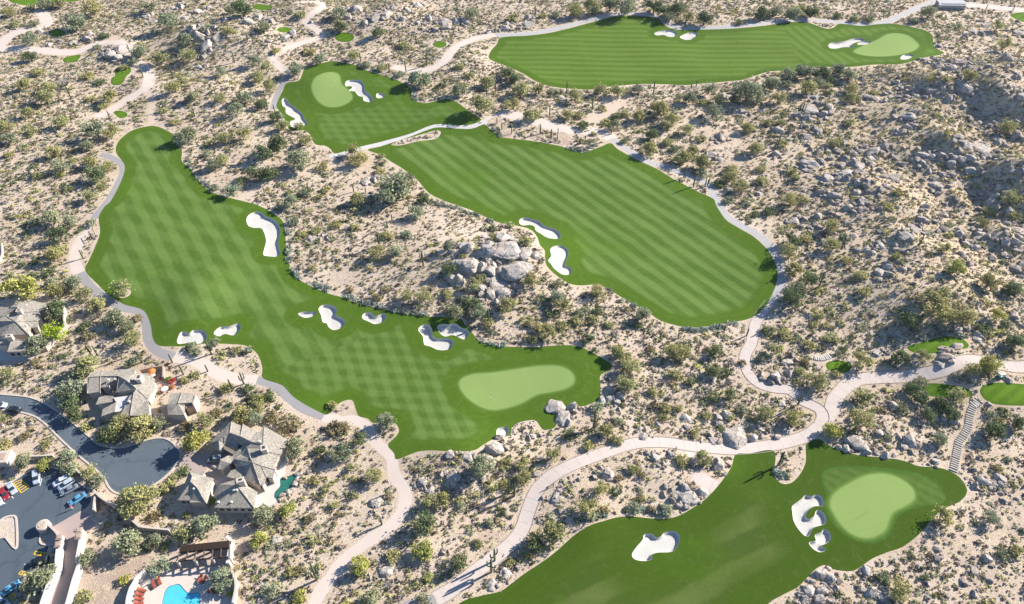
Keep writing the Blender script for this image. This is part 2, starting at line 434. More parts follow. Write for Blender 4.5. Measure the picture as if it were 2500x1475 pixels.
ISLANDS = [  # planting beds left free inside the turf
 (ell(304,716,17,11,-20), "bed"),
 (T('B', [(370,1040),(430,1010),(500,992),(600,965),(680,942),(722,945),(722,970),(680,1003),(560,1018),(450,1045),(395,1048)]), "bed"),
]
# centre lines of the paths: (points, width in metres, material, name, label)
P1a = T('A', [(720,1115),(760,1120),(800,1137),(850,1160),(882,1185),(892,1215),(882,1260),(850,1320),(820,1380),(775,1455)]) + T('D', [(700,95),(680,130)])
P1b = T('D', [(680,130),(620,210),(570,300),(545,370),(535,420),(545,470),(575,520)])
P1c = T('D', [(575,520),(610,570),(660,625),(720,680),(790,720),(870,765),(940,785),(1000,795),(1035,830),(1055,880),(1062,960),(1085,1030),(1130,1080),(1190,1108),(1250,1125)])
P1d = T('D', [(1250,1125),(1330,1135),(1420,1160),(1480,1190),(1530,1225),(1620,1265),(1750,1292),(1850,1292)])
P1e = T('D', [(1850,1292),(1930,1310),(1990,1345),(2050,1392),(2110,1445),(2170,1490)]) + T('G', [(2250,95),(2330,125)])
P1f = T('G', [(2330,125),(2420,145)]) + T('H', [(0,155),(60,148),(120,155),(170,180),(205,220),(235,280),(290,340),(350,385),(378,430),(380,490),(395,550),(430,600),(465,660),(472,720),(455,790),(420,850),(370,905),(300,960),(200,1025),(90,1110),(0,1190)]) + T('G', [(2400,1262),(2330,1350),(2280,1440),(2250,1560)])
P2 = T('H', [(690,1440),(800,1375),(900,1300),(1050,1185),(1200,1070),(1275,995),(1320,920),(1350,830),(1378,750),(1420,660),(1480,590),(1560,530),(1700,460),(1900,385),(2100,322),(2250,308),(2400,315)]) + \
     T('I', [(0,325),(100,338),(250,352),(400,358),(600,340),(800,300),(930,255),(1010,190)])
P2b = T('H', [(460,1500),(560,1475),(690,1440)])
P2c = T('I', [(1010,190),(1030,130),(1010,75),(950,40)]) + T('F', [(880,1440),(830,1390),(770,1358),(680,1350),(600,1330),(530,1285),(485,1220),(468,1150),(480,1090),(515,1030),(530,960),(545,890),(585,820),(650,730)]) 
P2d = T('F', [(650,730),(705,650),(728,580),(728,500),(705,410),(665,350),(610,285),(520,220),(400,155),(310,85),(275,25)]) + T('C', [(255,1430),(232,1370),(190,1315)])
P2e = T('C', [(190,1315),(120,1290)]) + T('B', [(2478,1255),(2400,1225),(2320,1195),(2200,1158),(2100,1100),(2020,1045),(1960,1000)])
P2f = T('B', [(1960,1000),(1900,960),(1800,942),(1650,938),(1560,920),(1450,885),(1350,855),(1250,830),(1190,815)])
P3 = T('B', [(1210,800),(1150,830),(1100,852),(1040,880),(960,908),(880,914),(800,908),(720,905),(640,918),(560,945),(480,975),(350,1020),(230,1048),(150,1068),(60,1095),(0,1108)]) + T('A', [(2400,1128),(2370,1130)])
P3b = T('F', [(1100,1500),(1120,1430),(1190,1345),(1280,1290),(1400,1275),(1550,1268),(1700,1255),(1850,1228),(1950,1190),(2050,1155),(2150,1150),(2250,1170),(2400,1195),(2478,1195),(2600,1180)])
P3c = T('I', [(1010,190),(1060,130),(1090,70),(1110,20)]) + T('F', [(1120,1430)])
P4 = T('A', [(1880,940),(1920,860),(1960,790)])
P4b = T('A', [(1965,790),(1985,720),(2010,650),(2040,600),(2075,545),(2060,510)])
P4c = T('A', [(2060,510),(2010,480),(1965,430),(1985,395),(2060,350),(2170,310),(2290,275),(2320,255),(2270,205),(2195,155),(2240,105),(2320,50),(2300,20),(2230,15),(2130,20)])
P5 = T('B', [(0,380),(60,400)])
P5a = T('B', [(380,480),(500,505),(620,505),(700,475),(760,430),(800,375),(860,325),(960,283),(1060,262),(1120,252)])
P5b = T('B', [(1120,252),(1300,247),(1420,235),(1520,215),(1650,185),(1800,145),(1940,110),(2060,97),(2160,100),(2250,112),(2330,150),(2420,200)]) + T('C', [(60,205),(150,203),(350,195),(600,168),(750,147),(900,142),(1000,150),(1150,160),(1300,176),(1420,170),(1520,145),(1620,100),(1720,55),(1820,10),(1880,-40)])
P5c = T('C', [(1860,10),(2000,30),(2200,45),(2350,60),(2478,75),(2600,90)])
P6a = T('A', [(-60,345),(0,325),(50,275),(120,235),(220,205),(330,180),(320,120),(290,70)])
P6b = T('A', [(-60,350),(60,352),(200,352),(320,365),(450,378),(560,372),(640,340),(740,312),(850,305),(900,340),(925,390)])
P6c = T('A', [(960,430),(1010,465),(1055,500),(1075,555),(1060,620),(1030,650),(960,690),(880,740),(790,795),(690,850)])
P6d = T('A', [(1035,650),(1075,680),(1105,730),(1085,800),(1100,890)])
P7 = T('A', [(1740,1420),(1850,1350),(2000,1285),(2150,1245),(2280,1215),(2420,1180)])
P8 = T('B', [(1830,880),(1880,830),(1950,780),(2000,720),(2060,690)])
P9 = T('I', [(120,470),(50,490),(0,430)]) 
P10 = T('I', [(100,545),(180,590),(265,635)])
P11 = T('I', [(20,340),(60,400),(90,450)])
P12 = T('G', [(240,50),(420,45)])
PATHS = [
 (P1a, 2.7, 'asphalt_path', 'cart_path', "grey cart path bending round the head of the left fairway"),
 (P1b, 3.4, 'pale_path', 'cart_path', "pale concrete stretch of path by the small rail frame"),
 (P1c, 2.9, 'asphalt_path', 'cart_path', "grey S shaped cart path beside the pale stone house"),
 (P1d, 3.6, 'pale_path', 'cart_path', "sandy cart path between the tall saguaros"),
 (P1e, 2.7, 'asphalt_path', 'cart_path', "short grey cart path above the hip roofed house"),
 (P1f, 3.0, 'pale_path', 'cart_path', "pale cart path curving down to the bottom edge"),
 (P2, 3.3, 'concrete_path', 'cart_path', "pink concrete cart path snaking above the bottom fairway"),
 (P2b, 2.6, 'asphalt_path', 'cart_path', "narrow grey path end under the saguaro shadows"),
 (P2c, 3.0, 'concrete_path', 'cart_path', "looping concrete path round the twin boulders"),
 (P2d, 3.0, 'grey_path', 'cart_path', "grey cart path hugging the round end of the middle fairway"),
 (P2e, 2.8, 'grey_path', 'cart_path', "straight cart path along the upper edge of the middle fairway"),
 (P2f, 5.5, 'pale_path', 'cart_path', "wide pale path past the row of saguaros"),
 (P3, 3.0, 'light_path', 'cart_path', "light concrete path parting the two upper turf areas"),
 (P3b, 3.5, 'concrete_path', 'cart_path', "broad concrete path below the stacked boulders"),
 (P3c, 3.6, 'concrete_path', 'cart_path', "short concrete link between two paths"),
 (P4b, 2.7, 'asphalt_path', 'cart_path', "grey path end left of the upper green"),
 (P4c, 3.4, 'pale_path', 'cart_path', "winding pale path above the upper green"),
 (P5a, 4.0, 'pale_path', 'cart_path', "pale path climbing toward the top fairway"),
 (P5b, 3.6, 'grey_path', 'cart_path', "grey cart path along the far side of the top fairway"),
 (P5c, 4.6, 'pale_path', 'cart_path', "pale track in the upper right corner"),
 (P6a, 5.5, 'pale_path', 'dirt_track', "upper pale track in the top left corner"),
 (P6b, 5.0, 'pale_path', 'dirt_track', "lower pale track under the first tee box"),
 (P6c, 4.6, 'pale_path', 'dirt_track', "hooked sandy track past the two lobed tee"),
 (P6d, 2.4, 'dirt_path', 'dirt_track', "thin dirt fork of the hooked track"),
 (P7, 3.6, 'dirt_path', 'dirt_track', "dirt track across the central desert strip"),
 (P8, 6.0, 'dirt_path', 'dirt_track', "bare dirt wash below the top fairway"),
 (P10, 3.6, 'concrete_path', 'cart_path', "stub of concrete path ending at the bottom fairway"),
 (P11, 3.4, 'concrete_path', 'cart_path', "spur of path beside a lone bed boulder"),
]
def polyline_world(pts, step=6.0):
    a = smooth_poly(pts, False, step)
    x, y = ground(a[:, 0], a[:, 1])
    return np.stack([x, y], -1)
def ribbon(P, w):
    d = np.gradient(P, axis=0); d /= np.linalg.norm(d, axis=1)[:, None] + 1e-9
    n = np.stack([-d[:, 1], d[:, 0]], -1)
    k = 1 + 0.06 * np.sin(np.arange(len(P)) * 0.7)
    return np.concatenate([P + n * (w / 2 * k)[:, None], (P - n * (w / 2 * k)[:, None])[::-1]])

Z7 = lambda pts: [(a / 4.098, 700 + b / 4.098) for a, b in pts]       # tile round the upper houses
Z4 = lambda pts: [(a / 3.934, 1100 + b / 3.934) for a, b in pts]      # tile round the car park
Z6 = lambda pts: [(300 + a / 5.785, 1220 + b / 5.785) for a, b in pts]  # tile round the pool
Z5 = lambda pts: [(400 + a / 5.2675, 1000 + b / 5.2675) for a, b in pts]  # tile round the lower house
ROAD_TOP = [(-80,955)] + Z7([(0,1078),(150,1090),(300,1110),(430,1160),(560,1240),(700,1340)]) + [(190,1043),(217,1066),(237,1083),(264,1092),(298,1093),(322,1087),(366,1073),(397,1070),(420,1080),(436,1100)]
ROAD_BOT = [(436,1124),(420,1148),(390,1175),(356,1194),(320,1204),(288,1205),(268,1192),(254,1168),(231,1144),(197,1117),(169,1092),(142,1066),(112,1036),(85,1017),(51,1007),(0,1000),(-80,995)]
ROAD = ROAD_TOP + ROAD_BOT
LOT = [(-100,1225),(0,1197),(25,1180),(52,1162),(75,1150),(105,1140),(140,1145),(175,1165),(208,1190),(222,1215),(215,1235),(188,1253),(125,1288),(100,1300),(100,1327),(118,1334),(112,1355),(118,1372),(70,1400),(38,1440),(5,1475),(-20,1530),(-100,1600)]
DRIVE = Z4([(490,742),(740,598),(870,600),(862,655),(930,700),(810,790),(815,870),(795,940),(720,1090),(760,1110),(720,1290),(680,1475),(640,1600),(400,1600),(455,1475),(500,1330),(560,1220),(590,1130),(600,980),(610,900),(560,820)])
LOT_ISLAND = [(-60,1275),(0,1272),(12,1264),(30,1260),(40,1268),(42,1330),(36,1338),(14,1312),(0,1315),(-60,1325)]
GATE_ISLAND = Z4([(392,800),(400,740),(425,712),(465,710),(488,745),(550,800),(600,880),(598,905),(530,912),(395,893)])
HOUSE_DRIVE = Z5([(300,560),(400,500),(520,520),(700,590),(720,640),(700,705),(560,745),(525,800),(330,792),(275,720),(190,700),(175,640),(250,600)])
HOUSE_PATIO = Z5([(1590,560),(1560,830),(1500,890),(1510,960),(1440,1060),(1450,1200),(1300,1260),(1150,1230),(1180,1060),(1250,980),(1300,860),(1420,700)])
HOUSE_YARD = Z5([(720,900),(880,680),(1000,700),(900,900),(720,930),(660,1150),(540,1150),(620,920)])
HOUSE_POOL = Z5([(1500,885),(1620,850),(1740,790),(1760,830),(1700,900),(1670,960),(1610,1065),(1530,1085),(1470,1160),(1420,1130),(1430,1060),(1495,985)])
PATIO2 = Z7([(1410,870),(1660,820),(1680,1060),(1560,1090),(1480,1040),(1400,1000)])
PATIO3 = [(0,820),(60,800),(118,790),(120,830),(90,870),(60,880),(-40,880),(-40,820)]
POOL_DECK = Z6([(590,1010),(900,1000),(1300,930),(1500,960),(1600,1150),(1610,1300),(1580,1475),(1580,1700),(100,1700),(110,1475),(150,1300),(230,1160),(340,1060),(450,1020)])
POOL = Z6([(575,1380),(590,1310),(640,1235),(705,1210),(780,1190),(825,1215),(860,1260),(910,1308),(980,1322),(1085,1325),(1095,1475),(1100,1640),(560,1640),(555,1475)])
RAMADA_FLOOR = Z6([(700,690),(1520,600),(1560,650),(1510,960),(880,940),(600,1000),(690,800)])
BROWN_LAWN = Z6([(-700,900),(100,780),(420,800),(420,900),(300,1040),(120,1300),(60,1475),(60,1700),(-700,1700),(-640,1300)])
RAMP1 = [(1196 + a, 260 + b) for a, b in [(-8,38),(8,26),(26,24),(30,38),(40,50),(50,62),(52,72),(50,76),(27,76),(34,66),(30,52),(22,44),(5,40)]]
RAMP2 = [(1366,322),(1384,326),(1388,340),(1388,354),(1374,352),(1368,338)]
AREAS = [  # name, outline, material, smooth, priority, label
 ('road', ROAD, 'asphalt_road', True, 5, "dark asphalt road ending in a turning circle"),
 ('parking_lot', LOT, 'asphalt_lot', True, 5, "dark car park in the lower left corner"),
 ('driveway', DRIVE, 'paver_drive', False, 6, "pinkish gate drive beside the car park"),
 ('planting_island', LOT_ISLAND, 'sand', False, 7, "kerbed planting island inside the car park"),
 ('gate_island', GATE_ISLAND, 'sand', False, 7, "little kerbed island next to the gate"),
 ('driveway', HOUSE_DRIVE, 'paver_drive', False, 5, "mauve driveway in front of the hip roofed house"),
 ('patio', HOUSE_PATIO, 'white_patio', False, 5, "white terrace right of the hip roofed house"),
 ('patio', HOUSE_YARD, 'white_patio', False, 5, "white courtyard between the wings of the hip roofed house"),
 ('patio', PATIO2, 'tan_patio', False, 5, "tan terrace with the orange umbrella"),
 ('patio', PATIO3, 'white_patio', False, 4, "pale terrace of the house at the left edge"),
 ('pool_deck', POOL_DECK, 'pale_deck', True, 5, "pale deck around the blue swimming pool"),
 ('ramada_floor', RAMADA_FLOOR, 'tan_patio', False, 6, "paved floor beneath the timber ramada"),
 ('bare_ground', BROWN_LAWN, 'brown_ground', True, 2, "smooth tan ground left of the swimming pool"),
 ('dirt_ramp', RAMP1, 'brown_ground', True, 6, "curved brown ramp among the saguaro row"),
 ('dirt_ramp', RAMP2, 'brown_ground', True, 6, "straight brown ramp right of the saguaro row"),
]
# ------------------------------------------------------------------ materials of the ground sheets
def turf_mat(name, base_d, base_l, s1=None, s2=None, zone=None, edge=(3.0, 4.6), rings=0.11, bright=(0.078, 0.140, 0.013)):
    """mown grass: bands of lighter and darker nap, a brighter uncut rim following the outline"""
    m, n, p = new_mat(name, 0.9, 0.03); t = NT(n)
    ed = t.attr('edge').outputs['Fac']
    wob = t.math('SUBTRACT', t.noise(0.07, 4, 0.6), 0.5)
    f = None
    def pair(s):
        a = t.stripes(s[0], s[1], s[2], 0.18, wob)
        if len(s) > 3:
            b = t.stripes(s[3], s[4], s[5], 0.3, wob)
            a = t.math('ADD', t.math('MULTIPLY', a, s[6]), t.math('MULTIPLY', b, 1 - s[6]))
        return a
    f = pair(s1) if s1 else t.math('ADD', 0.5, 0.0)
    if s2:
        z = t.sm(0.47, 0.53, t.attr('zone').outputs['Fac'])
        g = pair(s2)
        f = t.math('ADD', t.math('MULTIPLY', f, t.math('SUBTRACT', 1.0, z)), t.math('MULTIPLY', g, z))
    nz = t.noise(0.05, 4, 0.55)
    f = t.math('ADD', f, t.math('MULTIPLY', t.math('SUBTRACT', nz, 0.5), 1.3), clamp=True)
    fine = t.noise(1.6, 5, 0.75)
    f = t.math('ADD', f, t.math('MULTIPLY', t.math('SUBTRACT', fine, 0.5), 1.5), clamp=True)
    mown = t.mix(f, base_d, base_l)
    # rim: concentric passes
    rr = t.math('SINE', t.math('MULTIPLY', t.math('ADD', ed, t.math('MULTIPLY', wob, 2.0)), 2.9))
    rimf = t.math('MULTIPLY_ADD', rr, rings, 0.5)
    rimf = t.math('ADD', rimf, t.math('MULTIPLY', t.math('SUBTRACT', fine, 0.5), 1.3), clamp=True)
    dk = tuple(a * 0.72 for a in bright)
    rim = t.mix(rimf, dk, bright)
    e = t.sm(edge[0], edge[1], t.math('ADD', ed, t.math('MULTIPLY', wob, 4.0)))
    c = t.mix(e, rim, mown)
    sw = t.noise(0.22, 5, 0.72, dist=2.5)
    c = t.mix(t.math('MULTIPLY', t.sm(0.50, 0.72, sw), 0.5), c, (0.125, 0.180, 0.034) if bright[1] > 0.11 else (0.100, 0.122, 0.036))
    c = t.mix(t.math('MULTIPLY', t.sm(0.5, 0.3, sw), 0.3), c, (0.055, 0.105, 0.008))
    c = t.mix(t.sm(0.52, 0.75, t.noise(0.03, 3)), c, t.mix(0.5, c, (0.085, 0.16, 0.012)))
    t.lk(c, p.inputs['Base Color'])
    t.bump(fine, 0.05, p, 0.6)
    return m

def ang(pa, pb):
    x, y = ground(np.array([pa[0], pb[0]], float), np.array([pa[1], pb[1]], float))
    return math.atan2(y[1] - y[0], x[1] - x[0])

DG, LG = (0.066, 0.120, 0.018), (0.126, 0.190, 0.044)
MATS = {}
A1, A2 = ang((431, 490), (583, 761)), ang((281, 541), (695, 666))
B1, B2 = ang((860, 840), (900, 960)), ang((760, 905), (1080, 925))
MATS['fairway_left'] = turf_mat('turf_left', DG, LG, (A1, 5.7, 0.1, A2, 7.5, 0.3, 0.62), (B1, 4.2, 0.2, B2, 4.2, 0.0, 0.55), edge=(3.2, 4.8))
B3, B4 = ang((860, 250), (920, 330)), ang((850, 290), (1080, 290))
MATS['fairway_upper'] = turf_mat('turf_upper', (0.064, 0.118, 0.016), (0.104, 0.168, 0.034), (B3, 4.4, 0.2, B4, 4.4, 0.0, 0.5), edge=(4.0, 5.5))
C1, C2 = ang((1190, 380), (1480, 590)), ang((993, 373), (1240, 450))
MATS['fairway_middle'] = turf_mat('turf_middle', DG, LG, (C1, 5.0, 0.0, C2, 9.0, 0.2, 0.75), edge=(4.0, 6.0))
D1 = ang((1290, 110), (1900, 118))
D2 = ang((1935, 80), (2030, 150))
MATS['fairway_top'] = turf_mat('turf_top', (0.080, 0.136, 0.014), (0.116, 0.178, 0.032), (D1, 4.7, 0.0), (D2, 5.0, 0.3), edge=(3.0, 4.5))
E1 = ang((1500, 1450), (2000, 1200))
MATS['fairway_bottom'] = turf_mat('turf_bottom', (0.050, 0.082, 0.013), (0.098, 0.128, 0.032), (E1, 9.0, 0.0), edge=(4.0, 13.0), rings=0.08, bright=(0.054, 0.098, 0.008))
MATS['tee'] = turf_mat('turf_tee', (0.075, 0.15, 0.008), (0.11, 0.19, 0.014), (0.6, 3.0, 0.0), edge=(0.5, 1.2), bright=(0.08, 0.155, 0.010))
MATS['collar'] = turf_mat('turf_collar', (0.066, 0.112, 0.018), (0.085, 0.132, 0.028), (ang((2200, 1180), (2300, 1230)), 2.8, 0.0), edge=(0.4, 1.5), bright=(0.06, 0.13, 0.02))

def green_mat():
    m, n, p = new_mat('turf_green', 0.9, 0.03); t = NT(n)
    ed = t.attr('edge').outputs['Fac']
    a = t.stripes(0.3, 1.5, 0.0, 0.3); b = t.stripes(0.3 + math.pi / 2, 1.5, 0.0, 0.3)
    f = t.math('MULTIPLY_ADD', a, 0.06, t.math('MULTIPLY', b, 0.05))
    f = t.math('ADD', f, t.math('MULTIPLY', t.noise(0.12, 3), 0.45)); f = t.math('ADD', f, t.math('MULTIPLY', t.noise(2.5, 4, 0.8), 0.35), clamp=True)
    c = t.mix(f, (0.185, 0.262, 0.070), (0.245, 0.328, 0.105))
    c = t.mix(t.sm(0.2, 1.1, ed), (0.09, 0.155, 0.026), c)
    t.lk(c, p.inputs['Base Color']); return m
MATS['green'] = green_mat()

def sand_bunker_mat():
    m, n, p = new_mat('bunker_sand', 0.95, 0.05); t = NT(n)
    ed = t.attr('edge').outputs['Fac']
    c = t.mix(t.noise(0.35, 6, 0.7), (0.47, 0.44, 0.38), (0.60, 0.57, 0.505))
    c = t.mix(t.sm(0.0, 0.10, ed), (0.42, 0.39, 0.31), c)
    t.lk(c, p.inputs['Base Color'])
    r = t.nd('ShaderNodeTexWave'); r.inputs['Scale'].default_value = 1.2; r.inputs['Distortion'].default_value = 12; r.inputs['Detail'].default_value = 2
    t.lk(t.pos(), r.inputs[0]); t.bump(r.outputs['Fac'], 0.06, p, 0.5)
    return m
MATS['bunker'] = sand_bunker_mat()

def desert_mat(name='desert_ground', light=(0.66, 0.525, 0.405), dark=(0.48, 0.365, 0.27), litter=0.7):
    m, n, p = new_mat(name, 0.95, 0.08); t = NT(n)
    f = t.noise(0.07, 5, 0.65)
    c = t.mix(t.sm(0.3, 0.7, f), dark, light)
    g = t.noise(0.5, 5, 0.7)
    c = t.mix(t.sm(0.48, 0.68, g), c, (0.60, 0.49, 0.315))          # dry straw coloured grass
    c = t.mix(t.math('MULTIPLY', t.attr('zone').outputs['Fac'], t.sm(0.38, 0.60, t.noise(0.16, 4, 0.7))), c, (0.56, 0.43, 0.265))
    k = t.noise(2.4, 5, 0.75)
    c = t.mix(t.math('MULTIPLY', t.sm(0.52, 0.66, k), litter), c, (0.17, 0.125, 0.085))   # litter and stones
    k2 = t.noise(7.0, 3, 0.8)
    c = t.mix(t.math('MULTIPLY', t.sm(0.54, 0.66, k2), 0.55), c, (0.20, 0.15, 0.11))
    w = t.noise(1.2, 4, 0.7)
    c = t.mix(t.math('MULTIPLY', t.sm(0.60, 0.72, w), 0.5), c, (0.66, 0.58, 0.48))
    t.lk(c, p.inputs['Base Color'])
    t.bump(k, 0.35, p, 0.7)
    return m
MATS['ground'] = desert_mat()
MATS['sand'] = desert_mat('bed_sand', (0.60, 0.49, 0.39), (0.50, 0.39, 0.30), 0.3)
MATS['brown_ground'] = desert_mat('tan_earth', (0.48, 0.37, 0.285), (0.40, 0.295, 0.22), 0.15)

def hard_mat(name, a, b, rough=0.85, crack=0.0, joints=0.0, speck=0.35, edgecol=None):
    m, n, p = new_mat(name, rough, 0.25); t = NT(n)
    f = t.noise(0.25, 5, 0.65)
    c = t.mix(f, a, b)
    s = t.noise(6.0, 3, 0.8)
    c = t.mix(t.math('MULTIPLY', t.sm(0.45, 0.7, s), speck), c, tuple(x * 0.72 for x in a))
    if crack:
        v = t.nd('ShaderNodeTexVoronoi', feature='DISTANCE_TO_EDGE'); v.inputs['Scale'].default_value = crack
        nv = t.nd('ShaderNodeTexNoise'); nv.inputs['Scale'].default_value = 0.5; t.lk(t.pos(), nv.inputs['Vector'])
        vm = t.nd('ShaderNodeVectorMath', operation='MULTIPLY_ADD'); t.lk(nv.outputs['Color'], vm.inputs[0]); vm.inputs[1].default_value = (3, 3, 3); t.lk(t.pos(), vm.inputs[2])
        t.lk(vm.outputs[0], v.inputs['Vector'])
        c = t.mix(t.sm(0.05, 0.0, v.outputs['Distance']), c, tuple(x * 0.93 for x in a))
    if joints:
        al = t.math('MODULO', t.math('ADD', t.attr('along').outputs['Fac'], 1000.0), joints)
        c = t.mix(t.math('MULTIPLY', t.sm(0.16, 0.05, al), 0.55), c, tuple(x * 0.5 for x in a))
        bl = t.noise(0.9, 3, 0.7)
        c = t.mix(t.math('MULTIPLY', t.sm(0.5, 0.7, bl), 0.3), c, tuple(x * 0.7 for x in a))
    if edgecol:
        c = t.mix(t.sm(0.45, 0.15, t.attr('edge').outputs['Fac']), c, edgecol)
    t.lk(c, p.inputs['Base Color'])
    t.bump(s, 0.03, p, 0.5)
    return m
MATS['asphalt_path'] = hard_mat('path_asphalt', (0.27, 0.25, 0.245), (0.34, 0.315, 0.30))
MATS['grey_path'] = hard_mat('path_grey', (0.36, 0.34, 0.32), (0.45, 0.42, 0.39))
MATS['light_path'] = hard_mat('path_light', (0.48, 0.45, 0.41), (0.58, 0.54, 0.49), joints=3.5)
MATS['concrete_path'] = hard_mat('path_concrete', (0.50, 0.415, 0.355), (0.60, 0.51, 0.445), joints=3.2)
MATS['pale_path'] = hard_mat('path_pale', (0.54, 0.44, 0.365), (0.64, 0.535, 0.45))
MATS['dirt_path'] = hard_mat('path_dirt', (0.50, 0.385, 0.285), (0.58, 0.46, 0.35), speck=0.5)
MATS['asphalt_road'] = hard_mat('road_asphalt', (0.085, 0.108, 0.128), (0.118, 0.140, 0.158), 0.8, crack=0.10)
MATS['asphalt_lot'] = hard_mat('lot_asphalt', (0.068, 0.088, 0.108), (0.096, 0.116, 0.134), 0.8, crack=0.08)
MATS['paver_drive'] = hard_mat('drive_pavers', (0.34, 0.26, 0.23), (0.42, 0.33, 0.29), crack=0.0)
MATS['white_patio'] = hard_mat('patio_white', (0.50, 0.455, 0.40), (0.60, 0.55, 0.49), speck=0.15)
MATS['tan_patio'] = hard_mat('patio_tan', (0.42, 0.31, 0.24), (0.52, 0.40, 0.32))
MATS['pale_deck'] = hard_mat('deck_pale', (0.52, 0.43, 0.36), (0.62, 0.53, 0.45), speck=0.2)
def water_mat(name, a, b):
    m, n, p = new_mat(name, 0.06, 0.5); t = NT(n)
    c = t.mix(t.noise(0.4, 3), a, b)
    t.lk(c, p.inputs['Base Color']); t.bump(t.noise(2.2, 3, 0.6), 0.05, p, 0.35); return m
MATS['pool_blue'] = water_mat('pool_water', (0.055, 0.42, 0.58), (0.10, 0.55, 0.68))
MATS['pool_green'] = water_mat('pond_water', (0.01, 0.075, 0.06), (0.04, 0.19, 0.14))  # water darkened: shade of trees and rocks is put into its colour

# ------------------------------------------------------------------ one planar subdivision holds every flat surface
FEAT = []   # dict(poly, cls, prio, obj name, mat key, label, inset depth)
def feat(poly, prio, name, mat, label=None, depth=0.0, spacing=None, line=None):
    poly = np.asarray(poly)
    a = poly; b = np.roll(poly, -1, 0)
    area = 0.5 * np.sum(a[:, 0] * b[:, 1] - b[:, 0] * a[:, 1])
    if area < 0: poly = poly[::-1]
    FEAT.append(dict(poly=poly, prio=prio, name=name, mat=mat, label=label, depth=depth, spacing=spacing, line=line))
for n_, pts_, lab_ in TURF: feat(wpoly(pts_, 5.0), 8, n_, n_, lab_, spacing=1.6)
for pts_, _ti, lab_ in GREENS: feat(wpoly(pts_, 4.0), 11, 'putting_green', 'green', lab_, spacing=1.6)
feat(wpoly(COLLAR, 5.0), 10, 'green_collar', 'collar', "lighter mown collar round the lower right green", spacing=1.6)
for pts_, lab_ in TEES: feat(wpoly(pts_, 3.5), 8, 'tee_box', 'tee', lab_, spacing=1.4)
for pts_, lab_ in BUNKERS:
    q_ = wpoly(pts_, 2.6)
    feat(q_, 12, 'sand_bunker', 'bunker', lab_, depth=0.7 if len(q_) > 45 else 0.55, spacing=0.9)
for pts_, _k in ISLANDS: feat(wpoly(pts_, 4.0), 9, 'planting_bed', 'sand', "sandy planting bed inside the turf" if _k else None)
FEAT[-2]['label'] = "sandy ring under the lone palo verde tree"
FEAT[-1]['label'] = "sandy boulder bed under the light upper path"
for pts_, w_, mk_, nm_, lab_ in PATHS: _l = polyline_world(pts_); feat(ribbon(_l, w_), 3, nm_, mk_, lab_, line=_l)
for nm_, pts_, mk_, sm_, pr_, lab_ in AREAS: feat(wpoly(pts_, 5.0, smooth=sm_), pr_, nm_, mk_, lab_)
feat(wpoly(POOL, 4.0), 13, 'pool_water', 'pool_blue', "bright blue swimming pool water", depth=0.12)
feat(wpoly(HOUSE_POOL, 4.0), 13, 'pool_water', 'pool_green', "green water of the small rock pool by the house", depth=0.12)

def inside(poly, X, Y):
    """point in polygon, vectorised with a bounding box test first"""
    x0, y0 = poly.min(0); x1, y1 = poly.max(0)
    res = np.zeros(len(X), bool)
    idx = np.nonzero((X >= x0) & (X <= x1) & (Y >= y0) & (Y <= y1))[0]
    if len(idx) == 0: return res
    px, py = X[idx], Y[idx]; c = np.zeros(len(idx), bool)
    xa, ya = poly[:, 0], poly[:, 1]; xb, yb = np.roll(xa, -1), np.roll(ya, -1)
    for i in range(len(poly)):
        if ya[i] == yb[i]: continue
        m = (ya[i] > py) != (yb[i] > py)
        if m.any():
            c[m] ^= px[m] < (xb[i] - xa[i]) * (py[m] - ya[i]) / (yb[i] - ya[i]) + xa[i]
    res[idx] = c
    return res

def edge_dist(poly, X, Y, cap=20.0):
    xa, ya = poly[:, 0], poly[:, 1]; xb, yb = np.roll(xa, -1), np.roll(ya, -1)
    best = np.full(len(X), cap * cap)
    for i in range(len(poly)):
        dx, dy = xb[i] - xa[i], yb[i] - ya[i]; l2 = dx * dx + dy * dy + 1e-12
        t = np.clip(((X - xa[i]) * dx + (Y - ya[i]) * dy) / l2, 0, 1)
        best = np.minimum(best, (X - xa[i] - t * dx) ** 2 + (Y - ya[i] - t * dy) ** 2)
    return np.sqrt(best)

def offset_in(poly, d):
    e = np.roll(poly, -1, 0) - poly; e /= np.linalg.norm(e, axis=1)[:, None] + 1e-9
    n1 = np.stack([-e[:, 1], e[:, 0]], -1); n = n1 + np.roll(n1, 1, 0); n /= np.linalg.norm(n, axis=1)[:, None] + 1e-9
    return poly + n * d

verts, edges = [], []
def add_loop(poly):
    b = len(verts); verts.extend(map(tuple, poly)); k = len(poly)
    edges.extend((b + i, b + (i + 1) % k) for i in range(k))
pts_extra = []
for f in FEAT:
    add_loop(f['poly'])
    if f['depth'] > 0.3:
        for dd in (0.16, 0.36):
            q = offset_in(f['poly'], dd)
            ok = inside(f['poly'], q[:, 0], q[:, 1]) & (edge_dist(f['poly'], q[:, 0], q[:, 1]) > dd * 0.8)
            pts_extra.append(q[ok])
    if f['spacing']:
        s_ = f['spacing']; x0, y0 = f['poly'].min(0); x1, y1 = f['poly'].max(0)
        gx, gy = np.meshgrid(np.arange(x0, x1, s_), np.arange(y0, y1, s_))
        gx = gx.ravel() + rng.uniform(-.3, .3, gx.size) * s_; gy = gy.ravel() + rng.uniform(-.3, .3, gy.size) * s_
        m_ = inside(f['poly'], gx, gy)
        pts_extra.append(np.stack([gx[m_], gy[m_]], -1))
gx, gy = np.meshgrid(np.arange(-330, 330, 2.1), np.arange(50, 450, 2.1))
gx = gx.ravel() + rng.uniform(-.4, .4, gx.size) * 2; gy = gy.ravel() + rng.uniform(-.4, .4, gy.size) * 2
ppx, ppy = to_pix(gx, gy, 0 * gx)
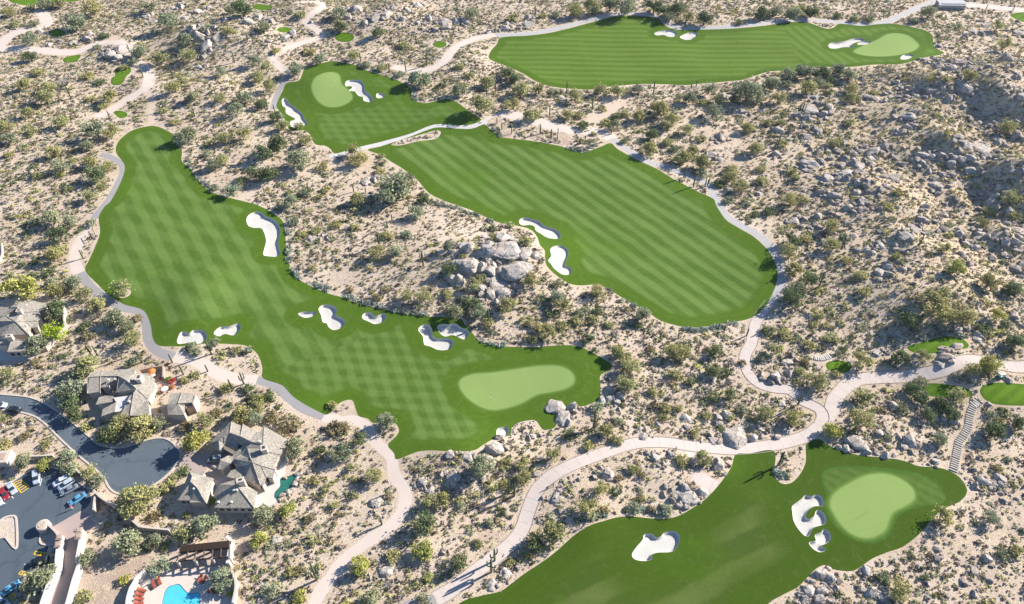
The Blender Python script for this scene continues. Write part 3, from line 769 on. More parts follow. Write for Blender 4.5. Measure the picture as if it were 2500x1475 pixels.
m_ = (ppx > -220) & (ppx < 2720) & (ppy > -120) & (ppy < 1620)
for f in FEAT:
    if f['spacing']: m_ &= ~inside(f['poly'], gx, gy)
pts_extra.append(np.stack([gx[m_], gy[m_]], -1))
gx, gy = np.meshgrid(np.arange(-700, 701, 14.0), np.arange(-150, 900, 14.0))
gx = gx.ravel(); gy = gy.ravel(); ppx, ppy = to_pix(gx, gy, 0 * gx)
m_ = ~((ppx > -240) & (ppx < 2740) & (ppy > -140) & (ppy < 1640)) | (gy < 40)
pts_extra.append(np.stack([gx[m_], gy[m_]], -1))
for rad_ in (1200, 2500, 6000):
    t_ = np.linspace(0, 2 * math.pi, 32, endpoint=False)
    pts_extra.append(np.stack([rad_ * np.cos(t_), 300 + rad_ * np.sin(t_)], -1))
for q in pts_extra: verts.extend(map(tuple, q))
res = delaunay_2d_cdt([Vector(v) for v in verts], edges, [], 0, 1e-3)
GV = np.array([tuple(v) for v in res[0]]); GF = np.array([tuple(f) for f in res[2]], dtype=np.int64)
GX, GY = GV[:, 0], GV[:, 1]
cxx = GX[GF].mean(1); cyy = GY[GF].mean(1)
owner = np.full(len(GF), -1); pr = np.zeros(len(GF))
for i, f in enumerate(FEAT):
    m_ = inside(f['poly'], cxx, cyy) & (f['prio'] > pr)
    owner[m_] = i; pr[m_] = f['prio']
GZ = H(GX, GY)
GZ *= 1 - sstep(500, 900, np.hypot(GX, GY - 200))
BED = {i for i, f in enumerate(FEAT)}
def zone_of(name, x, y):
    px, py = to_pix(x, y, 0 * x)
    if name == 'fairway_left':      # approach half beyond the slanting seam
        return sstep(-1.5, 1.5, ((px - 690) * (-(800 - 895)) + (py - 895) * (960 - 690)) / 280 / 8)
    if name == 'fairway_top':
        return sstep(-1.5, 1.5, ((px - 1915) - (py - 70) * 0.42) / 8)
    if name == 'ground': return 0.85 * sstep(80, 130, x) * sstep(100, 140, y) * (1 - sstep(300, 335, y))
    return np.zeros_like(x)
def sheet(i, name, matk, kind='structure', label=None):
    sel = GF[owner == i]
    if len(sel) == 0: print('EMPTY', name, label); return None
    u, inv = np.unique(sel, return_inverse=True); F = inv.reshape(sel.shape)
    X, Y, Z = GX[u], GY[u], GZ[u].copy()
    f = FEAT[i] if i >= 0 else None
    e = edge_dist(f['poly'], X, Y) if f else np.full(len(X), 20.0)
    inner = e > 1e-3
    if f and f['depth'] > 0.3:
        for j, g in enumerate(FEAT):
            pass
        Z -= f['depth'] * sstep(0.0, 0.38, e) * (1 + 0.25 * vnoise(X, Y, 5, 3)) 
    elif f and f['depth'] > 0:
        Z = np.where(inner, GZ[u].mean() - f['depth'], Z)
        Z = np.full_like(Z, GZ[u].mean() - f['depth'])
    me = mesh_np(name, np.stack([X, Y, Z], -1), F, MATS[matk], smooth=True)
    if f and f['spacing']:
        for j, g in enumerate(FEAT):     # the rim also follows the bunkers and greens that lie on the turf
            if f['prio'] == 8 and g['prio'] in (11, 12):
                c = g['poly'].mean(0); r = np.abs(g['poly'] - c).max() + 12
                k = (np.abs(X - c[0]) < r) & (np.abs(Y - c[1]) < r)
                if k.any(): e[k] = np.minimum(e[k], edge_dist(g['poly'], X[k], Y[k]))
    al = np.zeros(len(X))
    if f and f['line'] is not None:
        L = f['line']; s_ = np.concatenate([[0], np.cumsum(np.linalg.norm(np.diff(L, axis=0), axis=1))])
        best = np.full(len(X), 1e9)
        for k in range(len(L) - 1):
            d = L[k + 1] - L[k]; l2 = d @ d + 1e-9; tt = ((X - L[k, 0]) * d[0] + (Y - L[k, 1]) * d[1]) / l2; tc_ = np.clip(tt, 0, 1)
            q = (X - L[k, 0] - tc_ * d[0]) ** 2 + (Y - L[k, 1] - tc_ * d[1]) ** 2; m_ = q < best; best[m_] = q[m_]; al[m_] = (s_[k] + tc_ * math.sqrt(l2))[m_]
    for an, av in (('along', al), ('edge', e), ('zone', zone_of(name, X, Y))):
        a = me.attributes.new(an, 'FLOAT', 'POINT'); a.data.foreach_set('value', np.asarray(av, np.float32))
    o = link(name, me)
    setp(o, label=label, kind=kind)
    return o
sheet(-1, 'ground', 'ground', label="sandy desert ground with gentle rises")
for i, f in enumerate(FEAT): sheet(i, f['name'], f['mat'], label=f['label'])
print('ground', len(GV), len(GF))

# raster of free desert for scattering (1 m cells)
RX0, RY0, RS = -330.0, 40.0, 0.8
rnx, rny = int(660 / RS), int(420 / RS)
rxg, ryg = np.meshgrid(RX0 + (np.arange(rnx) + .5) * RS, RY0 + (np.arange(rny) + .5) * RS)
rfx, rfy = rxg.ravel(), ryg.ravel()
occ = np.zeros(len(rfx), bool); soft = np.zeros(len(rfx), bool)
for f in FEAT:
    if f['name'] in ('planting_bed', 'planting_island', 'gate_island'): continue
    occ |= inside(f['poly'], rfx, rfy)
for f in FEAT:
    if f['name'] in ('planting_bed',):
        occ &= ~inside(f['poly'], rfx, rfy)
for q_ in (Z5([(540,440),(870,150),(1290,210),(1610,380),(1590,560),(1440,780),(1200,1330),(150,1280),(330,790),(690,700),(700,560)]), [(208,915),(235,900),(335,895),(378,912),(385,975),(372,1030),(240,1022),(212,985)], [(408,958),(482,958),(486,1012),(440,1030),(405,1020)],
           [(-60,740),(45,730),(112,738),(116,800),(85,830),(60,885),(-60,890)]):
    occ |= inside(wpoly(q_, 5.0, smooth=False), rfx, rfy)
for q_, w_ in ((T('I', [(2130,30),(2100,80),(2085,140),(2078,200),(2050,250),(2010,310),(1998,370),(1985,440),(1970,515)]), 2.6), (T('F', [(960,1133),(1000,1140),(1040,1136),(1090,1125)]), 2.5)):
    occ |= inside(ribbon(polyline_world(q_), w_), rfx, rfy)
occ = occ.reshape(rny, rnx)
def dilate(m, k):
    for _ in range(k):
        n = m.copy(); n[1:] |= m[:-1]; n[:-1] |= m[1:]; n[:, 1:] |= m[:, :-1]; n[:, :-1] |= m[:, 1:]; m = n
    return m
occ1 = dilate(occ, 1); occ2 = dilate(occ, 3)
def hit(mask, x, y):
    i = np.clip(((np.asarray(x) - RX0) / RS).astype(int), 0, rnx - 1); j = np.clip(((np.asarray(y) - RY0) / RS).astype(int), 0, rny - 1)
    return mask[j, i]
# ------------------------------------------------------------------ plants: meshes
def foliage_mat(name, use_attr=False):
    m, n, p = new_mat(name, 0.85, 0.1); t = NT(n)
    if use_attr:
        base = t.attr('tint').outputs['Color']
    else:
        base = t.nd('ShaderNodeObjectInfo').outputs['Color']
    r = t.attr('leaf').outputs['Fac']
    c = t.mix(r, (0.78, 0.78, 0.78), (1.35, 1.33, 1.25))
    c = t.mix(1.0, base, c, 'MULTIPLY')
    t.lk(c, p.inputs['Base Color'])
    tr = t.nd('ShaderNodeBsdfTranslucent'); t.lk(c, tr.inputs[0])
    mx = t.nd('ShaderNodeMixShader'); mx.inputs[0].default_value = 0.28
    out = n.nodes['Material Output']
    t.lk(p.outputs[0], mx.inputs[1]); t.lk(tr.outputs[0], mx.inputs[2]); t.lk(mx.outputs[0], out.inputs[0])
    return m
M_LEAF = foliage_mat('foliage'); M_LEAF_MASS = foliage_mat('foliage_mass', True)
M_BARK = plain_mat('bark', (0.16, 0.12, 0.085), 0.95, 0.1, 0.3, 8)
M_CACTUS = plain_mat('cactus_skin', (0.105, 0.125, 0.06), 0.8, 0.15, 0.3, 3)

def leaf_quads(P, size, g, flat=0.35, tri=False, out=None):
    """one small leaf-spray face at each point, turned every way; returns verts, faces"""
    n = len(P)
    a = g.normal(size=(n, 3)); a[:, 2] *= flat; a /= np.linalg.norm(a, axis=1)[:, None]
    b = g.normal(size=(n, 3))
    if out is not None: b = b * 0.7 + np.cross(a, out)
    b -= a * np.sum(a * b, 1)[:, None]; b /= np.linalg.norm(b, axis=1)[:, None] + 1e-9
    s = size * g.uniform(0.6, 1.35, n)[:, None]
    if tri:
        V = np.stack([P - a * s * .6 - b * s * .4, P + a * s * .6 - b * s * .35, P + b * s * .75], 1).reshape(-1, 3)
        F = np.arange(n * 3).reshape(-1, 3)
    else:
        V = np.stack([P - a * s * .75, P - b * s * .42, P + a * s * .75, P + b * s * .42], 1).reshape(-1, 3)
        F = np.arange(n * 4).reshape(-1, 4)
    return V, F

def crown_mesh(name, seed, kind):
    """unit crown (about 1 across in radius, resting on z = 0.25) of leaf sprays in several uneven clumps"""
    g = np.random.default_rng(seed)
    if kind == 'tree':
        nb, nleaf, sz = 15, 105, 0.105
    elif kind == 'airy':
        nb, nleaf, sz = 13, 80, 0.095
    else:
        nb, nleaf, sz = 9, 42, 0.15
    P = []; W = []; O = []
    for b in range(nb):
        th = g.uniform(0, 2 * math.pi); rr = math.sqrt(g.uniform(0.02, 1)) * 0.68
        zc = g.uniform(0.45, 1.0) * (1.15 - 0.55 * rr)
        c = np.array([rr * math.cos(th), rr * math.sin(th), zc if kind != 'bush' else 0.25 + 0.35 * g.uniform(0, 1) * (1.2 - rr)])
        br = g.uniform(0.24, 0.44)
        d = g.normal(size=(nleaf, 3)); d /= np.linalg.norm(d, axis=1)[:, None]
        q = c + d * np.array([1, 1, 0.75]) * (br * g.uniform(0.45, 1.0, nleaf) ** 0.5)[:, None]
        P.append(q); W.append(np.full(nleaf, g.uniform(0.1, 0.9)) * 0.5 + g.uniform(0, .5, nleaf)); O.append(d)
    # loose outer sprays make the outline ragged
    ns = 90 if kind != 'bush' else 50
    d = g.normal(size=(ns, 3)); d[:, 2] = np.abs(d[:, 2]) * 0.8; d /= np.linalg.norm(d, axis=1)[:, None]
    q = d * g.uniform(0.8, 1.12, ns)[:, None]
    q[:, 2] = q[:, 2] * (0.8 if kind != 'bush' else 0.62) + (0.42 if kind != 'bush' else 0.08)
    P.append(q); W.append(g.uniform(0.2, 1, ns)); O.append(d)
    P = np.concatenate(P); W = np.concatenate(W); O = np.concatenate(O)
    if kind == 'bush': P[:, 2] = np.abs(P[:, 2])
    V, F = leaf_quads(P, sz, g, out=O)
    V[:, 2] = np.maximum(V[:, 2], 0.0)
    me = mesh_np(name, V, F, M_LEAF)
    a = me.attributes.new('leaf', 'FLOAT', 'FACE'); a.data.foreach_set('value', W.astype(np.float32))
    return me

def trunk_mesh(name, seed):
    g = random.Random(seed); m = MB()
    for k in range(g.choice([2, 3, 3, 4])):
        th = g.uniform(0, 6.28); c, s = math.cos(th), math.sin(th)
        m.tube([(0.02 * c, 0.02 * s, -0.08), (0.10 * c, 0.10 * s, 0.2), (0.30 * c, 0.30 * s, 0.55), (0.5 * c, 0.5 * s, 0.95)], [0.055, 0.045, 0.03, 0.012], 5)
        m.tube([(0.2 * c, 0.2 * s, 0.38), (0.38 * c - 0.15 * s, 0.38 * s + 0.15 * c, 0.75), (0.5 * c - 0.3 * s, 0.5 * s + 0.3 * c, 1.0)], [0.03, 0.02, 0.008], 4)
    return m.mesh(name, M_BARK, True)

CROWN = [crown_mesh('tree_crown', 100 + i, 'tree') for i in range(5)] + [crown_mesh('tree_crown', 120 + i, 'airy') for i in range(3)]
TRUNK = [trunk_mesh('tree_trunk', 200 + i) for i in range(4)]
BUSH = [crown_mesh('bush', 300 + i, 'bush') for i in range(6)]

def dead_bush_mesh(name, seed):
    g = random.Random(seed); m = MB()
    for k in range(26):
        th = g.uniform(0, 6.28); c, s = math.cos(th), math.sin(th); e = g.uniform(0.25, 0.95); zz = g.uniform(0.3, 0.85)
        m.tube([(0, 0, 0), (c * e * .5, s * e * .5, zz * .6), (c * e, s * e, zz)], [0.03, 0.022, 0.008], 3, False)
        for j in range(3):
            a = th + g.uniform(-.8, .8)
            m.tube([(c * e * .6, s * e * .6, zz * .7), (c * e * .6 + math.cos(a) * .35, s * e * .6 + math.sin(a) * .35, zz * .7 + g.uniform(0, .3))], [0.018, 0.006], 3, False)
    me = m.mesh(name, M_LEAF)
    a = me.attributes.new('leaf', 'FLOAT', 'FACE'); a.data.foreach_set('value', np.random.default_rng(seed).uniform(0, 1, len(me.polygons)).astype(np.float32))
    return me
DEAD = [dead_bush_mesh('dead_bush', 330 + i) for i in range(2)]

# real base colours of the foliage kinds
FCOL = {'G': (0.295, 0.315, 0.195), 'O': (0.365, 0.350, 0.155), 'D': (0.160, 0.195, 0.090), 'Y': (0.40, 0.40, 0.12), 'L': (0.34, 0.42, 0.03),
        'P': (0.33, 0.29, 0.27), 'B': (0.28, 0.235, 0.125)}
FNAME = {'G': "sage grey", 'O': "olive green", 'D': "dark green", 'Y': "yellow green", 'L': "lime green", 'P': "ashy leafless", 'B': "rusty brown"}

# ------------------------------------------------------------------ traced trees and bushes: tile x, tile y, radius, kind
VEG = {
'A': [(655,50,75,'O'),(520,150,80,'G'),(110,150,45,'O'),(235,150,45,'G'),(210,280,60,'G'),(745,240,40,'D'),(690,320,35,'G'),(1000,370,55,'G'),(215,400,50,'D'),(60,80,50,'O'),(1745,70,75,'D'),(1665,60,50,'G'),(1215,150,70,'G'),(1330,290,60,'G'),(1150,410,70,'O'),(1350,395,60,'O'),(1640,200,45,'O'),(1890,190,50,'G'),(2160,90,40,'O'),(1080,40,60,'G'),
(1820,430,60,'G'),(1985,350,40,'O'),(2450,170,50,'O'),(2440,90,50,'G'),(2110,490,60,'G'),(2300,420,50,'G'),(2220,350,45,'O'),(1580,510,55,'G'),(1920,480,55,'O'),(1850,550,55,'O'),(1310,560,40,'O'),(700,580,40,'D'),(620,530,45,'O'),(470,590,60,'P'),(270,500,45,'O'),(170,610,50,'O'),(350,620,50,'O'),(320,700,60,'O'),(240,740,45,'P'),(780,690,60,'O'),(730,750,45,'O'),(640,700,40,'O'),(1250,620,60,'O'),(1390,690,50,'G'),(1580,700,50,'O'),(1760,700,60,'G'),(1940,620,55,'O'),(1880,740,50,'D'),(1690,790,60,'G'),(1170,780,35,'O'),(1260,860,40,'O'),(190,810,50,'O'),(430,870,60,'O'),(40,910,60,'O'),(50,1000,60,'G'),(230,930,45,'O'),(680,920,90,'G'),(790,940,65,'O'),(620,1040,50,'G'),(1370,960,60,'G'),(1300,990,60,'G'),(1750,960,65,'O'),(1620,990,55,'O'),(1510,1020,40,'O'),(1990,840,50,'D'),(2030,900,50,'O'),(2150,890,40,'O'),(1990,1030,80,'D'),(1890,1100,80,'D'),(2200,1010,55,'O'),(2140,1150,90,'G'),(2310,1180,50,'O'),(1600,1150,50,'O'),(1480,1090,40,'G'),(1530,1190,50,'G'),(1830,1240,55,'D'),(1940,1250,70,'D'),(1730,1290,50,'D'),(1670,1360,60,'G'),(1540,1340,40,'G'),(650,1160,55,'O'),(670,1260,75,'D'),(770,1200,50,'O'),(530,1140,40,'O'),(430,1190,70,'G'),(430,1255,35,'Y'),(370,1090,60,'O'),(270,1240,50,'O'),(170,1060,35,'O'),(60,1110,35,'O'),(650,1400,60,'O'),(730,1330,50,'O'),(490,1340,40,'O'),(2080,1380,35,'O'),(2200,1370,50,'G'),(2350,1350,45,'O'),(2080,1450,60,'G'),(960,420,45,'G'),(880,470,40,'O'),(1480,180,40,'G'),(320,20,55,'G'),(210,30,40,'O'),(430,10,50,'O')],
'B': [(0,190,50,'D'),(950,90,60,'G'),(1240,110,45,'O'),(280,230,50,'D'),(470,310,45,'O'),(860,460,40,'O'),(100,390,50,'O'),(300,480,40,'O'),(430,520,45,'G'),(180,450,40,'G'),(570,560,75,'G'),(740,590,40,'D'),(930,530,40,'O'),(880,600,40,'O'),(860,650,50,'G'),(1060,590,55,'O'),(1200,520,60,'D'),(1260,560,50,'D'),(1180,500,40,'G'),(1690,70,60,'O'),(1820,45,60,'O'),(1560,90,40,'G'),(1460,100,35,'O'),(2060,40,80,'G'),(1950,30,60,'G'),(2350,80,60,'D'),(2440,60,60,'D'),(2260,50,60,'D'),(2370,120,50,'G'),(1030,750,90,'O'),(1240,740,60,'O'),(1380,820,60,'O'),(1430,630,50,'O'),(1300,640,60,'O'),(1550,640,40,'G'),(1700,690,60,'O'),(1650,820,50,'O'),(1730,810,40,'O'),(1880,640,50,'O'),(2010,650,60,'O'),(2150,640,50,'G'),(1750,890,45,'D'),(1990,820,40,'D'),(2060,800,40,'O'),(2150,830,50,'O'),(1910,860,40,'O'),(1960,900,50,'D'),(1890,770,35,'O'),(2300,770,70,'O'),(2400,850,60,'O'),(2370,900,50,'O'),(2250,960,50,'D'),(2230,1070,60,'O'),(2370,1010,45,'O'),(2450,1130,60,'O'),(2410,1070,35,'D'),(2040,1020,30,'D'),(100,1080,60,'O'),(130,1140,70,'O'),(300,1120,30,'O'),(390,1330,110,'G'),(340,1400,90,'G'),(470,1290,70,'D'),(280,1220,40,'O'),(300,1160,35,'G'),(130,1430,55,'O'),(600,1430,50,'D'),(1830,960,25,'O')],
'C': [(590,90,60,'D'),(700,70,55,'G'),(810,90,60,'G'),(870,60,50,'O'),(960,80,55,'D'),(1260,130,35,'D'),(1370,130,35,'D'),(1150,100,35,'D'),(60,110,50,'O'),(180,130,60,'D'),(1800,80,60,'G'),(1690,130,40,'G'),(440,140,40,'D'),(2340,310,60,'O'),(2290,180,50,'O'),(2000,170,35,'G'),(780,530,60,'G'),(900,505,65,'G'),(1020,520,60,'D'),(1140,495,50,'G'),(1220,530,55,'G'),(1080,560,40,'D'),(660,590,60,'G'),(780,590,45,'G'),(500,650,110,'G'),(380,700,50,'D'),(560,680,60,'G'),(210,630,60,'G'),(70,700,50,'G'),(270,710,50,'O'),(180,720,45,'O'),(920,620,65,'O'),(1000,590,50,'G'),(1070,600,35,'O'),(720,700,60,'O'),(250,800,70,'G'),(1230,640,55,'O'),(1400,650,45,'O'),(1250,700,50,'O'),(1090,650,40,'D'),(2100,530,60,'O'),(1940,550,35,'O'),(1820,550,40,'O'),(650,870,40,'O'),(490,910,50,'O'),(740,870,40,'O'),(50,930,50,'O'),(150,980,45,'O'),(90,1090,50,'O'),(20,1130,60,'O'),(160,1170,60,'O'),(160,1230,50,'G'),(380,1200,50,'O'),(370,1260,60,'O'),(430,1330,60,'O'),(600,1280,50,'O'),(590,1200,40,'O'),(550,1060,60,'O'),(740,1020,40,'O'),(1130,1010,50,'O'),(800,1210,45,'O'),(830,1260,40,'O'),(1230,870,40,'O'),(2370,900,70,'O'),(2400,1420,70,'O'),(800,1440,60,'O'),(900,1420,40,'O'),(1580,1370,45,'O'),(500,1430,50,'G'),(350,1430,40,'G'),(300,1300,50,'D'),(1100,320,0,'O')],
'D': [(370,120,70,'G'),(230,130,50,'G'),(490,150,60,'G'),(410,240,70,'D'),(390,370,70,'O'),(650,140,45,'G'),(570,215,30,'D'),(130,110,30,'O'),(150,640,115,'Y'),(20,620,40,'Y'),(400,640,60,'O'),(370,570,50,'G'),(520,590,60,'G'),(600,670,60,'O'),(680,740,70,'O'),(400,790,80,'D'),(480,860,40,'G'),(250,1040,80,'G'),(380,940,90,'L'),(600,890,50,'D'),(690,830,45,'P'),(820,840,75,'G'),(900,900,60,'G'),(970,850,50,'B'),(950,1000,70,'O'),(640,970,45,'B'),(620,1190,90,'O'),(550,1240,60,'G'),(250,1170,40,'B'),(450,1120,30,'D'),(940,1160,55,'G'),(40,1240,60,'O'),(520,1340,90,'G'),(500,1430,80,'D'),(870,620,80,'O'),(1690,1080,40,'O'),(1590,1110,40,'O'),(1780,1070,40,'G'),(1380,1040,50,'G'),(1540,1010,45,'G'),(1420,1080,40,'G'),(1620,1350,50,'O'),(1780,1350,50,'D'),(1830,1430,50,'D'),(1950,1400,50,'D'),(1880,1440,50,'Y'),(1400,1260,40,'O'),(2380,1460,30,'Y'),(340,500,45,'D'),(160,460,30,'D'),(240,440,30,'D'),(220,530,30,'D'),(2110,130,45,'G'),(2270,200,45,'O'),(2180,240,40,'O'),(2250,490,40,'O'),(2420,170,40,'O'),(1105,1400,28,'Y'),(1215,1290,0,'O')],
'E': [(550,80,60,'G'),(110,170,45,'O'),(410,360,55,'G'),(270,370,60,'O'),(470,230,50,'G'),(350,230,50,'O'),(790,320,50,'G'),(1120,270,40,'O'),(1220,170,40,'O'),(1110,200,40,'D'),(1330,300,50,'O'),(1230,415,35,'G'),(980,345,25,'O'),(890,400,30,'O'),(780,490,60,'D'),(1020,530,45,'O'),(960,600,55,'O'),(1380,570,70,'O'),(480,680,55,'O'),(600,680,60,'O'),(780,660,45,'O'),(900,700,50,'G'),(950,740,60,'D'),(820,790,70,'G'),(990,790,60,'G'),(1200,750,60,'O'),(1070,860,50,'O'),(1340,850,50,'O'),(1560,690,60,'G'),(1610,740,60,'O'),(1450,700,40,'G'),(1860,650,60,'O'),(1750,780,50,'G'),(1860,780,50,'D'),(1710,850,50,'O'),(1820,840,50,'O'),(1600,880,50,'O'),(1500,940,70,'O'),(1380,990,50,'O'),(1440,900,50,'O'),(1530,800,50,'D'),(1940,885,40,'O'),(1800,980,55,'D'),(2180,820,60,'G'),(2140,900,40,'D'),(1840,1080,30,'D'),(2000,1080,60,'O'),(2040,1120,60,'O'),(2100,1190,70,'O'),(2410,1090,70,'O'),(2190,1000,40,'P'),(2240,1070,35,'B'),(2080,1310,80,'O'),(2340,1290,50,'P'),(2260,1370,50,'O'),(2400,1230,50,'O'),(260,690,40,'B'),(70,640,30,'B'),(1560,600,40,'G')],
'F': [(790,370,75,'O'),(820,490,60,'O'),(930,560,65,'D'),(850,640,70,'G'),(810,700,80,'D'),(960,540,40,'G'),(800,280,60,'D'),(910,250,50,'O'),(1090,180,55,'O'),(1090,310,60,'O'),(990,800,50,'O'),(1090,790,35,'O'),(650,60,50,'D'),(550,100,35,'D'),(750,960,50,'O'),(640,920,50,'D'),(690,1070,60,'O'),(930,1020,50,'O'),(1110,970,50,'O'),(590,1120,45,'G'),(260,1070,60,'D'),(30,1080,60,'O'),(250,1220,60,'D'),(80,1300,40,'D'),(240,1410,50,'D'),(370,1400,60,'D'),(1180,1070,35,'D'),(1150,1110,35,'G'),(1310,1140,75,'O'),(1590,1120,60,'D'),(1760,1110,60,'O'),(1000,1290,70,'O'),(1120,1240,40,'O'),(880,1230,50,'O'),(1330,1400,70,'O'),(1990,480,65,'Y'),(1910,330,50,'O'),(2240,60,50,'O'),(2190,130,50,'O'),(2420,90,50,'O'),(1940,240,40,'O'),(1850,750,110,'O'),(1790,680,60,'O'),(1660,860,70,'D'),(1900,830,60,'O'),(2060,830,80,'O'),(2230,580,65,'O'),(2410,620,60,'D'),(2290,820,60,'Y'),(2250,1190,80,'Y'),(2110,1210,60,'O'),(2420,1010,60,'D'),(1900,650,45,'O'),(1310,520,50,'O'),(1580,400,50,'O'),(1200,430,40,'O'),(1340,640,50,'O'),(1690,1340,60,'D'),(1750,1290,50,'G'),(1730,1400,60,'D'),(2000,1400,70,'O'),(1890,1450,60,'D'),(2200,900,50,'D'),(1800,380,30,'D'),(1490,20,40,'O'),(1200,270,40,'G'),(450,1170,35,'B'),(330,1230,45,'D')],
'G': [(30,140,40,'O'),(170,270,40,'B'),(330,320,40,'O'),(40,330,50,'O'),(180,440,70,'G'),(320,470,55,'Y'),(460,420,70,'G'),(500,500,60,'G'),(640,510,60,'O'),(700,580,60,'G'),(780,250,80,'D'),(860,180,90,'O'),(1010,200,100,'O'),(620,190,50,'O'),(530,100,70,'D'),(1160,160,60,'G'),(1220,240,30,'P'),(1330,200,50,'B'),(1460,150,70,'O'),(1560,90,45,'B'),(1410,300,90,'Y'),(1320,510,50,'D'),(1210,620,55,'O'),(960,730,130,'O'),(1080,680,70,'O'),(1120,840,50,'B'),(1520,740,40,'L'),(1890,830,80,'G'),(2070,790,60,'Y'),(1470,900,90,'G'),(1330,960,80,'O'),(1340,830,30,'Y'),(910,1030,110,'G'),(1100,1020,60,'G'),(620,1140,70,'G'),(280,1290,110,'G'),(600,1420,60,'O'),(890,1300,50,'Y'),(1140,1190,80,'G'),(1590,1290,85,'G'),(1860,1010,65,'Y'),(2240,1010,50,'O'),(2080,1240,50,'O'),(2150,1410,60,'Y'),(2120,350,80,'G'),(2430,400,70,'G'),(2270,580,45,'O'),(1850,60,60,'O'),(1740,110,70,'O'),(1830,130,60,'G'),(2080,170,90,'B'),(1960,130,60,'B'),(2400,210,60,'B'),(2390,50,40,'O'),(2300,370,50,'D'),(1940,1370,60,'G'),(1670,1400,30,'L')],
'H': [(130,280,70,'D'),(20,370,70,'G'),(320,160,70,'G'),(240,540,70,'O'),(20,200,60,'B'),(1030,500,100,'G'),(1310,450,60,'O'),(1320,560,60,'O'),(1190,470,50,'O'),(1530,400,60,'O'),(1780,330,50,'O'),(1920,220,60,'O'),(2000,290,50,'O'),(1640,250,50,'D'),(1850,60,50,'G'),(2340,60,50,'O'),(1090,620,50,'O'),(740,720,60,'O'),(650,740,70,'O'),(850,720,40,'O'),(590,900,100,'D'),(650,920,50,'O'),(590,1080,80,'Y'),(860,1170,70,'D'),(640,1280,35,'Y'),(140,1190,70,'Y'),(380,1130,50,'O'),(220,1430,80,'G'),(600,1450,60,'G'),(1160,800,40,'D'),(1790,780,90,'O'),(1880,640,60,'O'),(2110,490,50,'O'),(2450,450,50,'O'),(1540,960,90,'O'),(1410,1040,80,'D'),(2350,800,50,'G'),(2110,780,50,'G'),(2180,540,35,'B'),(60,730,30,'P')],
'I': [(620,100,70,'O'),(810,120,70,'O'),(350,120,50,'O'),(110,250,45,'O'),(450,60,50,'G'),(200,120,40,'O'),(1310,130,100,'O'),(1110,220,70,'Y'),(1610,60,50,'G'),(1960,95,55,'D'),(1800,110,55,'D'),(2270,220,75,'D'),(2330,90,40,'D'),(2440,170,60,'D'),(1880,290,60,'G'),(1900,840,80,'O'),(2250,850,60,'G'),(2430,1100,60,'O'),(1590,1360,90,'O'),(1470,1290,50,'D'),(1670,1120,25,'D'),(1770,1280,30,'D'),(2330,1120,50,'G'),(170,420,60,'O'),(30,430,50,'O')],
}
